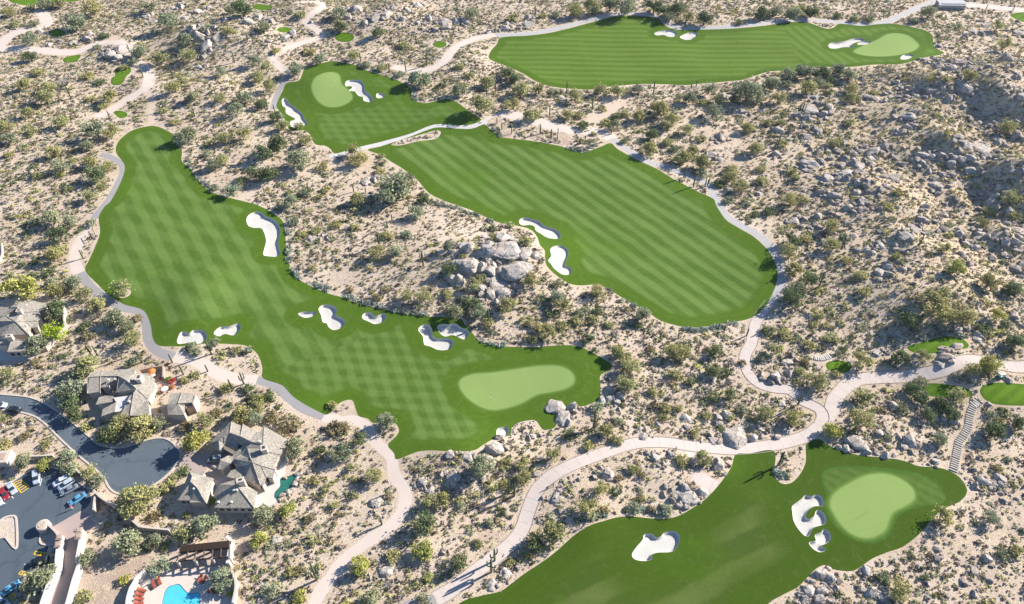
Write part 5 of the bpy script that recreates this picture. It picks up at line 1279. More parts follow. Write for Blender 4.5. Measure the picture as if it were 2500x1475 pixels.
keep = (rng.uniform(size=len(X)) < rocky(X, Y)) & ~hit(occ1, X, Y)
X, Y = X[keep], Y[keep]
# broken pieces lying at the feet of the traced boulders
SX, SY, SS = [], [], []
for (x, y, r, flat) in ROCK_XYR:
    if r > 5 and y > 180 and abs(x) < 20: continue
    for _ in range(int(rng.integers(5, 12))):
        a = rng.uniform(0, 6.28); q = r * rng.uniform(0.8, 1.7); SX.append(x + q * math.cos(a)); SY.append(y + q * math.sin(a)); SS.append(r * rng.uniform(0.12, 0.5))
SX, SY, SS = np.array(SX), np.array(SY), np.array(SS); k = ~hit(occ, SX, SY); SX, SY, SS = SX[k], SY[k], SS[k]
S = 0.22 + 0.85 * rng.uniform(size=len(X)) ** 3.4
DZ = np.zeros(len(X))
for a_, b_ in DENSE:
    wx_, wy_ = _w(a_, b_); DZ = np.maximum(DZ, np.exp(-(((X - wx_) / 13) ** 2 + ((Y - wy_) / 15) ** 2)))
S *= 1 + 0.2 * sstep(100, 140, X) * sstep(112, 140, Y) + 0.75 * DZ
X, Y, S = np.concatenate([X, SX]), np.concatenate([Y, SY]), np.concatenate([S, SS])
vis = (lambda q: (q[0] > 0) & (q[0] < 2500) & (q[1] > 0) & (q[1] < 1475))(to_pix(X, Y, H(X, Y)))
o_ = np.argsort(-(S * scale_at(X, Y) * vis)); bigr = o_[:max(0, 296 - n_rock)]
for i in bigr: make_boulder(float(X[i]), float(Y[i]), float(S[i]) * 1.15, False)
m = np.ones(len(X), bool); m[bigr] = False
def stone_proto(seed, sub):
    V, F = rock_shape(seed, sub, 5, 0.2, 0.7); V = V.copy(); V[:, 2] += 0.12; return V, F, np.zeros(len(F))
mb = m & (S > 0.7); ms = m & (S <= 0.7)
o = joined('loose_rocks', [stone_proto(560 + i, 2) for i in range(6)], X[mb], Y[mb], H(X[mb], Y[mb]), S[mb], M_ROCK_D)
setp(o, "tumbled grey rocks strewn over the slopes", None, None, 'stuff')
o = joined('loose_stones', [stone_proto(580 + i, 1) for i in range(6)], X[ms], Y[ms], H(X[ms], Y[ms]), S[ms], M_ROCK_D)
setp(o, "small grey stones strewn between the bushes", None, None, 'stuff')
print('rocks', n_rock, mb.sum(), ms.sum())

# grey cactus and agave clumps that hem some turf edges
HEM = [('B', [(100,440),(200,490),(330,540),(440,590),(525,640),(530,700),(600,735)], 70), ('B', [(1090,900),(1120,950),(1160,985)], 26), ('B', [(1650,1075),(1700,1085),(1780,1070),(1850,1040)], 40),
       ('D', [(2060,200),(2075,330),(2090,440),(2130,530),(2250,600),(2400,650)], 60), ('E', [(30,690),(200,740),(400,790),(640,825)], 60), ('E', [(990,1010),(1080,1030),(1180,1045)], 30),
       ('E', [(1640,575),(1750,560),(1950,640),(2100,745),(2250,840)], 50), ('E', [(700,20),(820,50),(950,90),(1100,160)], 45), ('F', [(20,930),(150,930),(280,910),(400,880)], 60), ('F', [(1680,1010),(1800,975),(1950,950),(2060,990)], 40),
       ('H', [(1700,870),(1820,850),(1900,840)], 30), ('H', [(2100,790),(2200,800),(2340,830)], 30), ('C', [(480,545),(560,515),(640,500)], 30), ('A', [(1340,1150),(1400,1250),(1500,1350)], 35), ('I', [(700,520),(760,560)], 20)]
XS = []; YS = []
for key, pl, n_ in HEM:
    a = smooth_poly(T(key, pl), False, 2.0); k = rng.integers(0, len(a), n_)
    qx, qy = ground(a[k, 0] + rng.normal(0, 3.5, n_), a[k, 1] + rng.normal(0, 2.5, n_)); XS.append(qx); YS.append(qy)
XS = np.concatenate(XS); YS = np.concatenate(YS); k = ~hit(occ, XS, YS); XS, YS = XS[k], YS[k]
tt = np.tile(np.array([[0.27, 0.31, 0.26]]), (len(XS), 1)) * rng.uniform(.7, 1.25, (len(XS), 1))
o = joined('cactus_clumps', [bush_proto(760 + i, 30, 0.42, 0.8) for i in range(5)], XS, YS, H(XS, YS), rng.uniform(0.45, 1.05, len(XS)), M_LEAF_MASS, tt)
setp(o, "pale grey green cactus clumps hemming the turf edges", None, None, 'stuff')

# ------------------------------------------------------------------ saguaros, each a thing with trunk and arms
SAG = {  # tile, base x, base y, height in px of the tile, arms
'A': [(515,715,110,3),(545,835,60,0),(410,985,90,1),(790,850,60,1),(328,215,35,0),(462,195,70,1),(1245,560,80,1),(1692,450,80,1),(1785,290,55,2),(1032,555,70,1),(935,375,65,1),(1165,805,60,1),(1405,840,80,1),(1550,670,50,1),(1410,1192,45,0),(1905,1392,45,0),(2232,1410,80,2),(262,1245,90,1),(608,1285,40,0),(1978,800,50,1),(105,640,40,1)],
'B': [(1118,220,95,3),(1406,122,85,1),(150,445,70,0),(476,518,85,0),(357,522,65,0),(627,470,75,1),(1057,692,110,1),(1121,662,70,0),(1632,667,85,1),(1816,792,105,0),(1510,832,90,0),(2256,677,100,0),(100,1382,60,0),(1131,893,45,0),(1166,932,50,0),(1150,962,40,0),(1237,962,45,0),(1444,962,70,1),(1521,1002,75,0),(1570,962,40,0),(1565,1012,45,0),(1706,1020,40,0),(1731,1038,50,1),(1765,1015,35,0),(1952,968,40,0),(1885,922,30,0),(2415,62,80,2),(995,180,55,1),(187,1392,45,0)],
'C': [(38,190,85,1),(27,1280,85,0),(96,1345,80,0),(136,1312,28,0),(181,1342,55,0),(197,1340,50,0),(208,1320,40,0),(698,1075,110,1),(775,985,100,2),(870,838,100,3),(1035,800,60,1),(116,622,45,0),(80,632,30,0),(2200,75,50,0),(2395,80,50,0)],
'D': [(600,415,70,1),(662,1118,90,2),(702,1112,80,1),(880,1140,75,1),(1025,1165,95,2),(1242,1165,70,1),(1522,1105,110,3),(1497,1230,55,0),(1757,1320,90,3),(1675,1368,90,2),(1322,1252,70,0),(2158,502,40,0)],
'E': [(600,468,105,4),(282,322,100,1),(66,145,60,1),(1070,875,95,2),(1956,1002,50,2),(2434,992,45,0),(342,192,40,0),(375,140,45,1),(1010,890,0,0)],
'F': [(1000,622,120,3),(1722,322,90,2),(848,1470,85,4),(590,948,40,0),(480,972,55,0),(728,345,60,0),(320,935,35,0)],
'G': [(2282,1300,120,4),(2240,1240,0,0)],
'H': [(1215,672,90,2),(1256,697,85,0),(1826,205,105,3),(332,682,45,0),(302,902,55,1),(1090,1245,90,3),(1114,1162,85,3),(1280,1130,40,0)],
'I': [(708,475,110,2)],
}
def saguaro(x, y, hh, arms, idx):
    z = float(H(x, y)); g = random.Random(900 + idx)
    root = empty('saguaro', (x, y, z - 0.05), g.uniform(0, 6.28))
    r = 0.155 + 0.018 * hh
    m = MB(); m.tube([(0, 0, -0.2), (0, 0, hh * .3), (0.03, 0, hh * .75), (0.03, 0.02, hh * .95), (0.03, 0.02, hh)], [r * .85, r, r * .95, r * .75, r * .15], 10)
    m.build('trunk', M_CACTUS, root, smooth=True)
    for k in range(arms):
        th = k * 2.3 + g.uniform(-.4, .4); c, s = math.cos(th), math.sin(th); h0 = hh * g.uniform(.3, .5); o = r + hh * g.uniform(.07, .12); top = hh * g.uniform(.62, .95)
        m = MB(); m.tube([(0, 0, h0), (c * o * .75, s * o * .75, h0 + .05), (c * o, s * o, h0 + .5), (c * o, s * o, top - .2), (c * o, s * o, top)], [r * .5, r * .62, r * .66, r * .5, r * .1], 8)
        m.build('arm', M_CACTUS, root, smooth=True)
    aw = ["armless", "one armed", "two armed", "three armed", "many armed"][arms]
    setp(root, unique_label(("tall" if hh > 6 else "mid height" if hh > 3.8 else "short") + f" {aw} saguaro", x, y, ["straight", "slender", "upright", "thick"]), "cactus", "saguaro cacti standing in the desert")
ns = 0
for key in SAG:
    for bx, by, hp, arms in SAG[key]:
        if hp == 0: continue
        px, py = TILE[key][0] + bx / 2.95, TILE[key][1] + by / 2.95
        x, y = ground(np.array([px]), np.array([py])); x, y = float(x[0]), float(y[0]); z = float(H(x, y))
        a = to_pix(x, y, z); b = to_pix(x, y, z + 1.0); per = math.hypot(a[0] - b[0], a[1] - b[1])
        saguaro(x, y, min(9.0, max(2.2, hp / 2.95 / per)), arms, ns); ns += 1
print('saguaros', ns)
# ------------------------------------------------------------------ houses
def roof_mat():
    m, n, p = new_mat('roof_tiles', 0.9, 0.12); t = NT(n)
    mp = t.nd('ShaderNodeMapping'); mp.inputs['Rotation'].default_value = (0, 0, 0.62); t.lk(t.pos(), mp.inputs[0])
    b = t.nd('ShaderNodeTexBrick'); b.inputs['Scale'].default_value = 1.0; b.inputs['Brick Width'].default_value = 0.42; b.inputs['Row Height'].default_value = 0.30
    b.inputs['Mortar Size'].default_value = 0.03; b.inputs['Color1'].default_value = (0.26, 0.225, 0.18, 1); b.inputs['Color2'].default_value = (0.47, 0.415, 0.34, 1); b.inputs['Mortar'].default_value = (0.16, 0.15, 0.13, 1)
    t.lk(mp.outputs[0], b.inputs['Vector'])
    c = t.mix(t.math('MULTIPLY', t.noise(0.5, 3, 0.6), 0.3), b.outputs['Color'], (0.38, 0.335, 0.27))
    c = t.mix(t.math('MULTIPLY', t.sm(0.55, 0.7, t.noise(3.5, 3, 0.8)), 0.45), c, (0.36, 0.29, 0.25))
    t.lk(c, p.inputs['Base Color']); t.bump(b.outputs['Fac'], -0.05, p, 0.8); return m
M_ROOF = roof_mat()
M_STUCCO = plain_mat('stucco_pale', (0.52, 0.44, 0.365), 0.9, 0.1, 0.08, 0.8)
M_FRAME = plain_mat('window_frame', (0.20, 0.15, 0.12), 0.8, 0.2, 0.1, 1)
M_STUCCO_B = plain_mat('stucco_brown', (0.40, 0.29, 0.22), 0.9, 0.1, 0.08, 0.8)
M_WHITE = plain_mat('white_coating', (0.62, 0.58, 0.52), 0.85, 0.1, 0.05, 0.8)
M_GLASS = plain_mat('window_glass', (0.03, 0.04, 0.05), 0.08, 0.5, 0.2, 1.0)
M_WOOD = plain_mat('dark_timber', (0.085, 0.055, 0.038), 0.85, 0.15, 0.3, 3)
M_WOOD_L = plain_mat('grey_timber', (0.30, 0.25, 0.20), 0.85, 0.15, 0.3, 3)
M_WOOD_P = plain_mat('pale_timber', (0.50, 0.45, 0.39), 0.85, 0.1, 0.15, 3)
M_METAL = plain_mat('dark_metal', (0.05, 0.05, 0.05), 0.4, 0.5, 0.1, 3)
M_RED = plain_mat('rust_cushion', (0.33, 0.085, 0.05), 0.85, 0.1, 0.12, 3)
M_ORANGE = plain_mat('orange_canvas', (0.60, 0.20, 0.06), 0.8, 0.1, 0.08, 3)
M_TEALG = plain_mat('teal_paint', (0.02, 0.16, 0.17), 0.5, 0.3, 0.1, 3)
def px3(Z, pts, base):
    """traced roof corners (tile x, tile y, height) to world points"""
    out = []
    for a, b, h in pts:
        (px, py), = Z([(a, b)])
        x, y = to_plane(px, py, base + h); out.append((float(x), float(y), base + h))
    return out
def roof_piece(mb, mw, P, base, over=0.35, walls=True):
    n = len(P); c = np.mean(np.array(P), 0)
    V = P + [(p[0], p[1], p[2] - 0.28) for p in P]
    F = [tuple(range(n)), tuple(range(2 * n - 1, n - 1, -1))] + [(i, n + i, n + (i + 1) % n, (i + 1) % n) for i in range(n)]
    mb.add(V, F)
    if walls:
        q = []
        for p in P:
            d = np.array([p[0] - c[0], p[1] - c[1]]); L = np.linalg.norm(d) + 1e-6; k = max(0.0, 1 - over / L)
            q.append((c[0] + d[0] * k, c[1] + d[1] * k))
        mw.prism(q, base - 0.8, [p[2] - 0.32 for p in P])
def tri_mesh(mb, name, mat, parent=None):
    me = mb.mesh(name, mat)
    bm = bmesh.new(); bm.from_mesh(me); bmesh.ops.triangulate(bm, faces=[f for f in bm.faces if len(f.verts) > 3]); bm.to_mesh(me); bm.free()
    return link(name, me, parent)
def chimney(parent, Z, a, b, h, sx, sy, rz, base, mat=None):
    (px, py), = Z([(a, b)]); x, y = to_plane(px, py, base + h); x, y = float(x), float(y)
    m = MB(); m.box((x, y, base + h / 2), (sx, sy, h), rz); m.box((x, y, base + h + 0.08), (sx + .25, sy + .25, 0.16), rz)
    ch = m.build('chimney', mat or M_STUCCO, parent)
    m = MB(); m.box((x, y, base + h + 0.19), (sx * .5, sy * .5, 0.08), rz); m.build('chimney_cap', M_METAL, ch)
def vents(parent, Z, pts, base):
    for a, b, h in pts:
        (px, py), = Z([(a, b)]); x, y = to_plane(px, py, base + h)
        m = MB(); m.box((float(x), float(y), base + h), (0.45, 0.45, 0.5)); m.build('roof_vent', M_WHITE, parent)
def windows_on(parent, pa, pb, base, n, w=0.9, h=1.1, z=1.5, off=0.05, door_at=None):
    """a row of framed windows between two ground points of a wall"""
    pa, pb = np.array(pa), np.array(pb); d = pb - pa; L = np.linalg.norm(d); u = d / L; nn = np.array([u[1], -u[0]]); rz = math.atan2(u[1], u[0])
    for i in range(n):
        c = pa + u * L * (i + .5) / n + nn * off
        m = MB(); m.box((c[0], c[1], base + z), (w, 0.12, h), rz); f = m.build('window', M_FRAME, parent)
        m = MB(); m.box((c[0] + nn[0] * .05, c[1] + nn[1] * .05, base + z), (w - .16, 0.08, h - .16), rz); m.build('pane', M_GLASS, f)

def house(Z, planes, label, flats=(), name='house'):
    allp = [Z([(a, b)])[0] for pl in planes for a, b, h in pl]
    cx, cy = np.mean(np.array(allp), 0)
    gx, gy = ground(np.array([cx]), np.array([cy])); base = float(H(gx, gy)[0])
    root = empty(name, (0, 0, 0)); 
    mb, mw = MB(), MB()
    for pl in planes: roof_piece(mb, mw, px3(Z, pl, base), base)
    tri_mesh(mb, 'roof', M_ROOF, root)
    if flats:
        mf = MB()
        for pl in flats: roof_piece(mf, mw, px3(Z, pl, base), base, 0.1)
        tri_mesh(mf, 'flat_roof', M_WHITE, root)
    tri_mesh(mw, 'wall', M_STUCCO, root)
    # ridge and hip caps along the shared high edges
    seen = set()
    for pl in planes:
        P = px3(Z, pl, base)
        for i in range(len(pl)):
            a, b = pl[i], pl[(i + 1) % len(pl)]
            if max(a[2], b[2]) > 3.7:
                key = tuple(sorted([(a[0], a[1]), (b[0], b[1])]))
                if key in seen: continue
                seen.add(key); p, q = Vector(P[i]), Vector(P[(i + 1) % len(pl)])
                if (p - q).length > 1.2: mr = MB(); mr.tube([p + Vector((0, 0, .04)), q + Vector((0, 0, .04))], 0.11, 5); mr.build('ridge_cap', M_ROOF, root)
    setp(root, label, "house")
    return root, base

H1 = [
 [(870,155,3),(850,300,4.7),(780,335,4.5),(705,400,4.0),(645,470,3),(580,430,3)],
 [(780,335,4.5),(785,450,3),(715,520,3),(645,470,3),(705,400,4.0)],
 [(870,155,3),(1000,210,3),(985,345,4.7),(850,300,4.7)],
 [(1000,210,3),(1020,185,3.1),(985,345,4.7)],
 [(1020,185,3.1),(1215,300,3.1),(1140,420,4.7),(985,345,4.7)],
 [(1290,215,3.2),(1280,440,5.0),(1140,420,4.7),(1145,375,4.2)],
 [(850,300,4.7),(985,345,4.7),(1140,420,4.7),(1280,440,5.0),(1240,490,4.6),(1075,488,4.2),(1010,462,3.4),(950,425,3.3),(920,500,3.0),(785,450,3.0),(780,335,4.5)],
 [(1290,215,3.2),(1590,385,3.1),(1570,470,3.1),(1500,580,3.1),(1290,530,4.6),(1280,440,5.0)],
 [(1075,488,4.2),(1240,490,4.6),(1290,530,4.6),(1500,580,3.1),(1430,690,3.0),(1435,775,3.0),(1250,720,4.2),(1140,680,4.9),(1112,615,4.8)],
 [(1075,488,4.2),(1112,615,4.8),(1005,572,3.6)],
 [(1010,462,3.4),(1075,488,4.2),(1005,572,3.6),(930,640,3.3),(880,690,3.0),(880,600,3.0)],
 [(1005,572,3.6),(1112,615,4.8),(1140,680,4.9),(925,640,3.8)],
 [(925,640,3.8),(1140,680,4.9),(1240,970,3.0),(1030,905,3.0),(900,885,3.0),(808,862,3.0),(862,785,3.0),(1030,722,3.3),(895,690,3.1)],
 [(1140,680,4.9),(1250,720,4.2),(1318,870,3.0),(1270,985,3.0),(1240,970,3.0)],
 [(1250,720,4.2),(1435,775,3.0),(1400,880,3.0),(1318,870,3.0)],
 [(728,650,3.7),(850,690,3.7),(740,772,3.0),(690,765,3.0)],
 [(720,640,3.0),(830,590,3.1),(895,605,3.1),(880,680,3.0),(850,690,3.7),(728,650,3.7)],
 [(940,975,4.9),(1160,1265,3.0),(650,1262,3.0),(715,960,3.0),(925,900,3.5)],
 [(940,975,4.9),(925,900,3.5),(1035,955,3.4),(1200,1060,3.0),(1175,1150,3.0),(1160,1265,3.0)],
 [(330,800,3.0),(365,860,4.3),(345,930,4.6),(430,1010,4.6),(530,1190,3.0),(330,1195,3.0),(340,1167,3.0),(175,1167,3.0)],
 [(330,800,3.0),(525,795,3.0),(500,850,3.0),(640,885,3.0),(550,1150,3.0),(530,1190,3.0),(430,1010,4.6),(345,930,4.6),(365,860,4.3)],
]
h1, b1 = house(Z5, H1, "rambling house with many grey tiled hip roofs beside the turning circle")
chimney(h1, Z5, 1285, 490, 6.0, 1.3, 1.6, .3, b1); chimney(h1, Z5, 985, 905, 6.3, 1.5, 1.1, .3, b1)
vents(h1, Z5, [(390,1020,4.3),(895,1035,4.6),(940,1035,4.7),(705,1190,3.5),(870,1190,3.5),(1230,410,4.9)], b1)
P_ = px3(Z5, [(680,1262,3),(1130,1264,3)], b1); windows_on(h1, P_[0][:2], P_[1][:2], b1, 5, 0.9, 0.9, 1.7, -0.22)
P_ = px3(Z5, [(190,1167,3),(335,1167,3)], b1); windows_on(h1, P_[0][:2], P_[1][:2], b1, 2, 0.9, 0.9, 1.7, -0.22)
# open trellis over the entry and a doorway slab
m = MB()
for i in range(12):
    a = 785 + i * 12.5; b = 465 + i * 7.0
    p, q = px3(Z5, [(a, b, 3.0), (a - 12, b + 42, 3.0)], b1); m.tube([p, q], 0.07, 4)
p, q = px3(Z5, [(772,505,2.95),(890,572,2.95)], b1); m.tube([p, q], 0.1, 4)
m.build('trellis', M_WOOD_L, h1)
m = MB(); q = px3(Z5, [(925,470,2.2),(955,435,2.2),(1005,465,2.2),(960,520,2.2)], b1); m.prism([a[:2] for a in q], b1 - .2, b1 + 2.3); m.build('skylight_well', M_GLASS, h1)

Z8 = lambda pts: [(200 + a / 10.54, 880 + b / 10.54) for a, b in pts]
H2 = [
 [(240,310,3),(555,265,3),(475,410,4.2),(185,435,4.2),(150,450,3.9)],
 [(150,450,3.9),(185,435,4.2),(475,410,4.2),(462,808,3),(140,855,3)],
 [(555,265,3),(980,235,3),(905,400,4.2),(475,410,4.2)],
 [(475,410,4.2),(905,400,4.2),(860,430,4.0),(640,680,3.2),(476,700,3.2)],
 [(980,235,3.3),(1390,215,3.3),(1330,345,4.2),(960,412,4.6),(905,400,4.2)],
 [(960,412,4.9),(1140,515,5.4),(900,790,3.9)],
 [(1140,515,5.4),(1410,738,4.6),(868,822,3.7),(900,790,3.9)],
 [(960,412,4.9),(1330,345,4.2),(1530,335,3.2),(1690,330,3.1),(1870,470,3.0),(1870,720,3.0),(1700,1000,3.1),(1410,738,4.6),(1140,515,5.4)],
 [(1410,738,4.6),(1700,1000,3.1),(1745,1420,3.0),(1240,1425,3.0),(1335,842,4.6)],
 [(1335,842,4.6),(1240,1425,3.0),(960,1430,3.0),(1100,1200,3.5),(1250,900,4.4)],
 [(590,905,3),(800,920,3.2),(790,1065,3),(350,1142,3),(440,950,3)],
 [(540,1250,3.2),(890,1065,3.4),(850,1320,3.2),(500,1440,3)],
]
h2, b2 = house(Z8, H2, "grey roofed house with a white flat roof court and an orange umbrella terrace",
               flats=[[(810,960,3.3),(1250,900,3.5),(1100,1200,3.3),(970,1310,3.1),(855,1330,3.1),(885,1080,3.2)]])
chimney(h2, Z8, 1460, 430, 5.8, 1.2, 1.9, .1, b2)
vents(h2, Z8, [(680,500,4.3),(860,490,4.3),(1220,1060,4.2)], b2)
m = MB()
for i in range(16):
    a = 880 + i * 32; b = 850 - i * 5.2
    p, q = px3(Z8, [(a, b - 25, 3.3), (a - 12, b + 30, 3.1)], b2); m.tube([p, q], 0.06, 4)
m.build('trellis', M_WOOD_L, h2)
H2B = [
 [(2265,860,3),(2575,820,3),(2475,1110,3.9),(2645,1160,3.2),(2635,1400,3),(2215,1400,3),(2195,1150,3.2)],
 [(2575,820,3),(2925,860,3),(2845,1080,3.3),(2475,1110,3.9)],
]
h2b, b2b = house(Z8, H2B, "small detached casita with a brown end wall", name='house')
m = MB(); q = px3(Z8, [(2650,1170,3.1),(2850,1090,3.2),(2935,1280,0.6),(2730,1345,0.6)], b2b)
cx_ = np.mean([a[:2] for a in q], 0); m.prism([a[:2] for a in q], b2b - .5, [b2b + 2.6, b2b + 2.7, b2b + 2.5, b2b + 2.4]); m.build('brown_bay', M_STUCCO_B, h2b)
m = MB(); q = px3(Z8, [(2845,1080,3.4),(2915,880,3.4),(2950,900,3.4),(2950,1290,1.0),(2925,1280,1.0)], b2b); m.prism([a[:2] for a in q], b2b - .5, b2b + 3.4); m.build('end_wall', M_STUCCO, h2b)

Z9 = lambda pts: [(a / 8.68, 720 + b / 8.68) for a, b in pts]
H3 = [
 [(390,140,3),(700,120,3),(930,180,3),(1010,190,3),(960,330,3.2),(830,352,3.5),(450,380,4.4),(360,260,4.4),(200,270,3.6)],
 [(-140,235,3),(200,270,3.6),(360,260,4.4),(120,430,3.5),(-140,500,3)],
 [(120,430,4.6),(450,380,4.4),(830,352,3.5),(885,500,3),(805,560,3),(540,560,3.8),(325,560,4.9),(225,510,4.6)],
 [(120,430,4.6),(225,510,4.6),(325,560,4.9),(-60,560,4.4),(-60,520,4.0)],
 [(325,560,4.9),(540,560,3.8),(655,698,3),(600,832,3)],
 [(-60,560,4.4),(325,560,4.9),(600,832,3),(250,862,3),(0,872,3),(-80,740,3)],
 [(540,560,3.8),(805,560,3),(800,690,3),(655,698,3)],
 [(-80,935,3.4),(250,930,4.0),(530,970,3.2),(545,1190,3),(148,1210,3),(150,1068,3),(-80,1068,3)],
]
h3, b3 = house(Z9, H3, "pale tiled house cut by the left edge below the yellow green tree")
chimney(h3, Z9, 400, 330, 5.6, 1.3, 1.0, .2, b3); chimney(h3, Z9, 190, 870, 5.4, 1.4, 1.0, .2, b3)
P_ = px3(Z9, [(150,1210,3),(545,1190,3)], b3); windows_on(h3, P_[0][:2], P_[1][:2], b3, 3, 1.0, 1.1, 1.6, -0.22)
vents(h3, Z9, [(565,215,3.6),(560,650,3.6)], b3)

for i_, (a_, b_, r_) in enumerate([(1745,830,1.0),(1715,905,.8),(1690,965,1.1),(1640,1030,.8),(1600,1075,1.1),(1530,1100,.9),(1490,1160,.7),(1560,880,.6)]):
    (px, py), = Z5([(a_, b_)]); q_ = ground(np.array([px]), np.array([py])); x_, y_ = float(q_[0][0]), float(q_[1][0])
    o = link('boulder', ROCKS[i_], None, (x_, y_, float(H(x_, y_)) + .1)); o.rotation_euler = (0, 0, i_ * 1.3); o.scale = (r_ * 1.2, r_ * .8, r_ * .7)
    setp(o, ["topmost","second","third","fourth","fifth","sixth","lowest","inner"][i_] + " rim rock of the little green rock pool by the hip roofed house", "boulder", "rim rocks of the house pool")
# ------------------------------------------------------------------ garden walls, kerbs, gate
def drape(pts, smooth=True, step=3.0, lift=0.0):
    a = smooth_poly(pts, False, step) if smooth else np.array(pts, float)
    x, y = ground(a[:, 0], a[:, 1]); return [(float(i), float(j), float(H(i, j)) + lift) for i, j in zip(x, y)]
def wall(pts, w, h, mat, label, name='garden_wall', smooth=True):
    m = MB(); m.strip(drape(pts, smooth), w, h); m2 = MB(); m2.strip(drape(pts, smooth), w + .12, 0.1, h + 0.0)
    o = empty(name, drape(pts, smooth)[0])
    o.location = (0, 0, 0)
    m.build('wall', mat, o); V = [(v[0], v[1], v[2] + (0.3 if i % 4 < 2 else 0)) for i, v in enumerate(m2.v)]; m2.v = V; m2.build('coping', mat, o)
    setp(o, label, "wall")
def kerb(pts, w, h, label, mat=None):
    m = MB(); m.strip(drape(pts), w, h); o = m.build('kerb', mat or M_STUCCO); setp(o, label, kind='structure')
wall(Z9([(1405,330),(1405,600),(1420,740),(1230,960),(1020,1195)]), 0.3, 1.7, M_STUCCO, "pale garden wall beside the lime green tree")
wall(Z9([(1020,1195),(850,1250),(640,1310)]), 0.3, 1.3, M_STUCCO_B, "low brown garden wall below the lime green tree")
wall(Z4([(930,420),(1000,490),(1100,550),(1200,620),(1290,700),(1370,770)]) + Z6([(150,300),(290,430)]), 0.35, 2.0, M_STUCCO, "long curved wall running down from the turning circle")
wall(Z6([(290,430),(480,452),(680,470)]), 0.3, 1.6, M_STUCCO, "short level wall above the ramada", smooth=False)
wall(Z4([(940,470),(930,540),(925,605)]), 0.3, 1.7, M_STUCCO, "short stub wall near the blue sedan", smooth=False)
wall(Z4([(490,742),(550,795),(590,850),(612,905)]), 0.4, 1.6, M_STUCCO, "curved wall on the left of the gate")
wall(Z4([(612,905),(600,960),(590,1060),(580,1180),(540,1240),(505,1330),(455,1475),(430,1560)]), 0.9, 2.0, M_WHITE, "thick white wall along the left of the gate drive")
wall(Z4([(812,795),(812,870),(800,940),(775,1090),(790,1130),(740,1290),(690,1475),(665,1560)]), 0.6, 2.0, M_WHITE, "white wall along the right of the gate drive")
wall(Z6([(350,1050),(290,1100),(230,1160),(190,1230),(150,1300),(120,1400),(105,1475),(100,1560)]), 0.5, 1.8, M_WHITE, "curved white pool wall with the loungers behind")
wall(Z6([(1500,580),(1560,640),(1550,740),(1530,860),(1515,960)]), 0.6, 2.2, M_WHITE, "bright white wall right of the ramada", smooth=False)
wall(Z6([(1540,1010),(1590,1100),(1615,1180),(1620,1290),(1600,1400),(1580,1500)]), 0.4, 1.6, M_STUCCO, "curved wall on the right of the pool")
wall([(77,1122),(100,1121),(135,1119)], 0.3, 1.5, M_STUCCO, "straight wall above the yellow shrubs of the car park", smooth=False)
wall([(170,1135),(185,1148),(205,1167)], 0.3, 1.5, M_STUCCO, "slanting wall between car park and road", smooth=False)
wall([(346,911),(372,905),(402,900)], 0.3, 1.4, M_STUCCO_B, "brown terrace wall above the orange umbrella", smooth=False)
wall([(402,900),(402,928)], 0.3, 1.4, M_STUCCO_B, "brown terrace wall right of the orange umbrella", smooth=False)
wall([(-5,645),(8,630),(8,600)], 0.3, 1.2, M_STUCCO, "white wall bit at the left edge below the dark thicket")
kerb(ROAD_TOP, 0.35, 0.14, "kerb along the upper side of the dark road")
kerb(ROAD_BOT[::-1][0:1] + ROAD_BOT[::-1][1:], 0.45, 0.14, "kerb along the lower side of the dark road")
kerb(LOT[1:9], 0.35, 0.14, "kerb along the top of the car park")
kerb(LOT_ISLAND[1:8], 0.45, 0.16, "kerb of the planting island")
kerb(GATE_ISLAND + GATE_ISLAND[:1], 0.4, 0.16, "kerb of the gate island")
for pts_, w_, lab_ in ((P2, 3.3, "pink path"), (P3b, 3.9, "broad path"), (P2c, 3.0, "looping path")):
    q_ = polyline_world(pts_)
    d_ = np.gradient(q_, axis=0); d_ /= np.linalg.norm(d_, axis=1)[:, None] + 1e-9; n_ = np.stack([-d_[:, 1], d_[:, 0]], -1)
    m = MB()
    for s_ in (1, -1):
        e_ = q_ + n_ * s_ * (w_ / 2 + 0.12); m.strip([(a, b, float(H(a, b))) for a, b in e_], 0.16, 0.07)  # narrow raised strips on both sides, darker than the path
    setp(m.build('path_edge_strips', M_WOOD_L), "thin dark strips along the edges of the " + lab_, kind='structure')
def gate_pillar(px, py, label):
    p = drape([(px, py), (px + 1, py)], False)[0]
    r = empty('gate_pillar', p, 0.2)
    m = MB(); m.box((0, 0, 1.2), (1.1, 1.1, 2.4)); m.build('shaft', M_STUCCO, r)
    m = MB(); m.box((0, 0, 2.48), (1.4, 1.4, 0.16)); m.box((0, 0, 2.62), (0.9, 0.9, .12)); m.build('cap', M_STUCCO_B, r)
    setp(r, label, "gate pillar")
for a, b, l in [(800,815,"upper right stucco gate pillar"),(795,870,"lower right stucco gate pillar"),(612,880,"upper left stucco gate pillar"),(600,950,"lower left stucco gate pillar")]:
    (px, py), = Z4([(a, b)]); gate_pillar(px, py, l + " of the gate drive")
(px, py), = Z4([(435, 745)]); p = drape([(px, py), (px + 1, py)], False)[0]
r = empty('round_planter', p); m = MB(); m.tube([(0,0,-.2),(0,0,1.5),(0,0,1.7)], [1.5, 1.5, 1.3], 20); m.build('drum', M_STUCCO, r)
m = MB(); m.tube([(0,0,1.7),(0,0,1.78)], [1.0, .9], 16); m.build('soil', MATS['sand'], r); setp(r, "round stucco drum planter on the gate island", "planter")
(px, py), = Z4([(45, 110)]); p = drape([(px, py), (px + 1, py)], False)[0]
r = empty('utility_shed', p, .1); m = MB(); m.box((0, 0, 1.2), (4.2, 3.6, 2.4)); m.build('wall', M_STUCCO, r); m = MB(); m.box((0.3, 0, 2.42), (1.9, 1.9, 0.12)); m.build('roof_hatch', M_STUCCO_B, r)
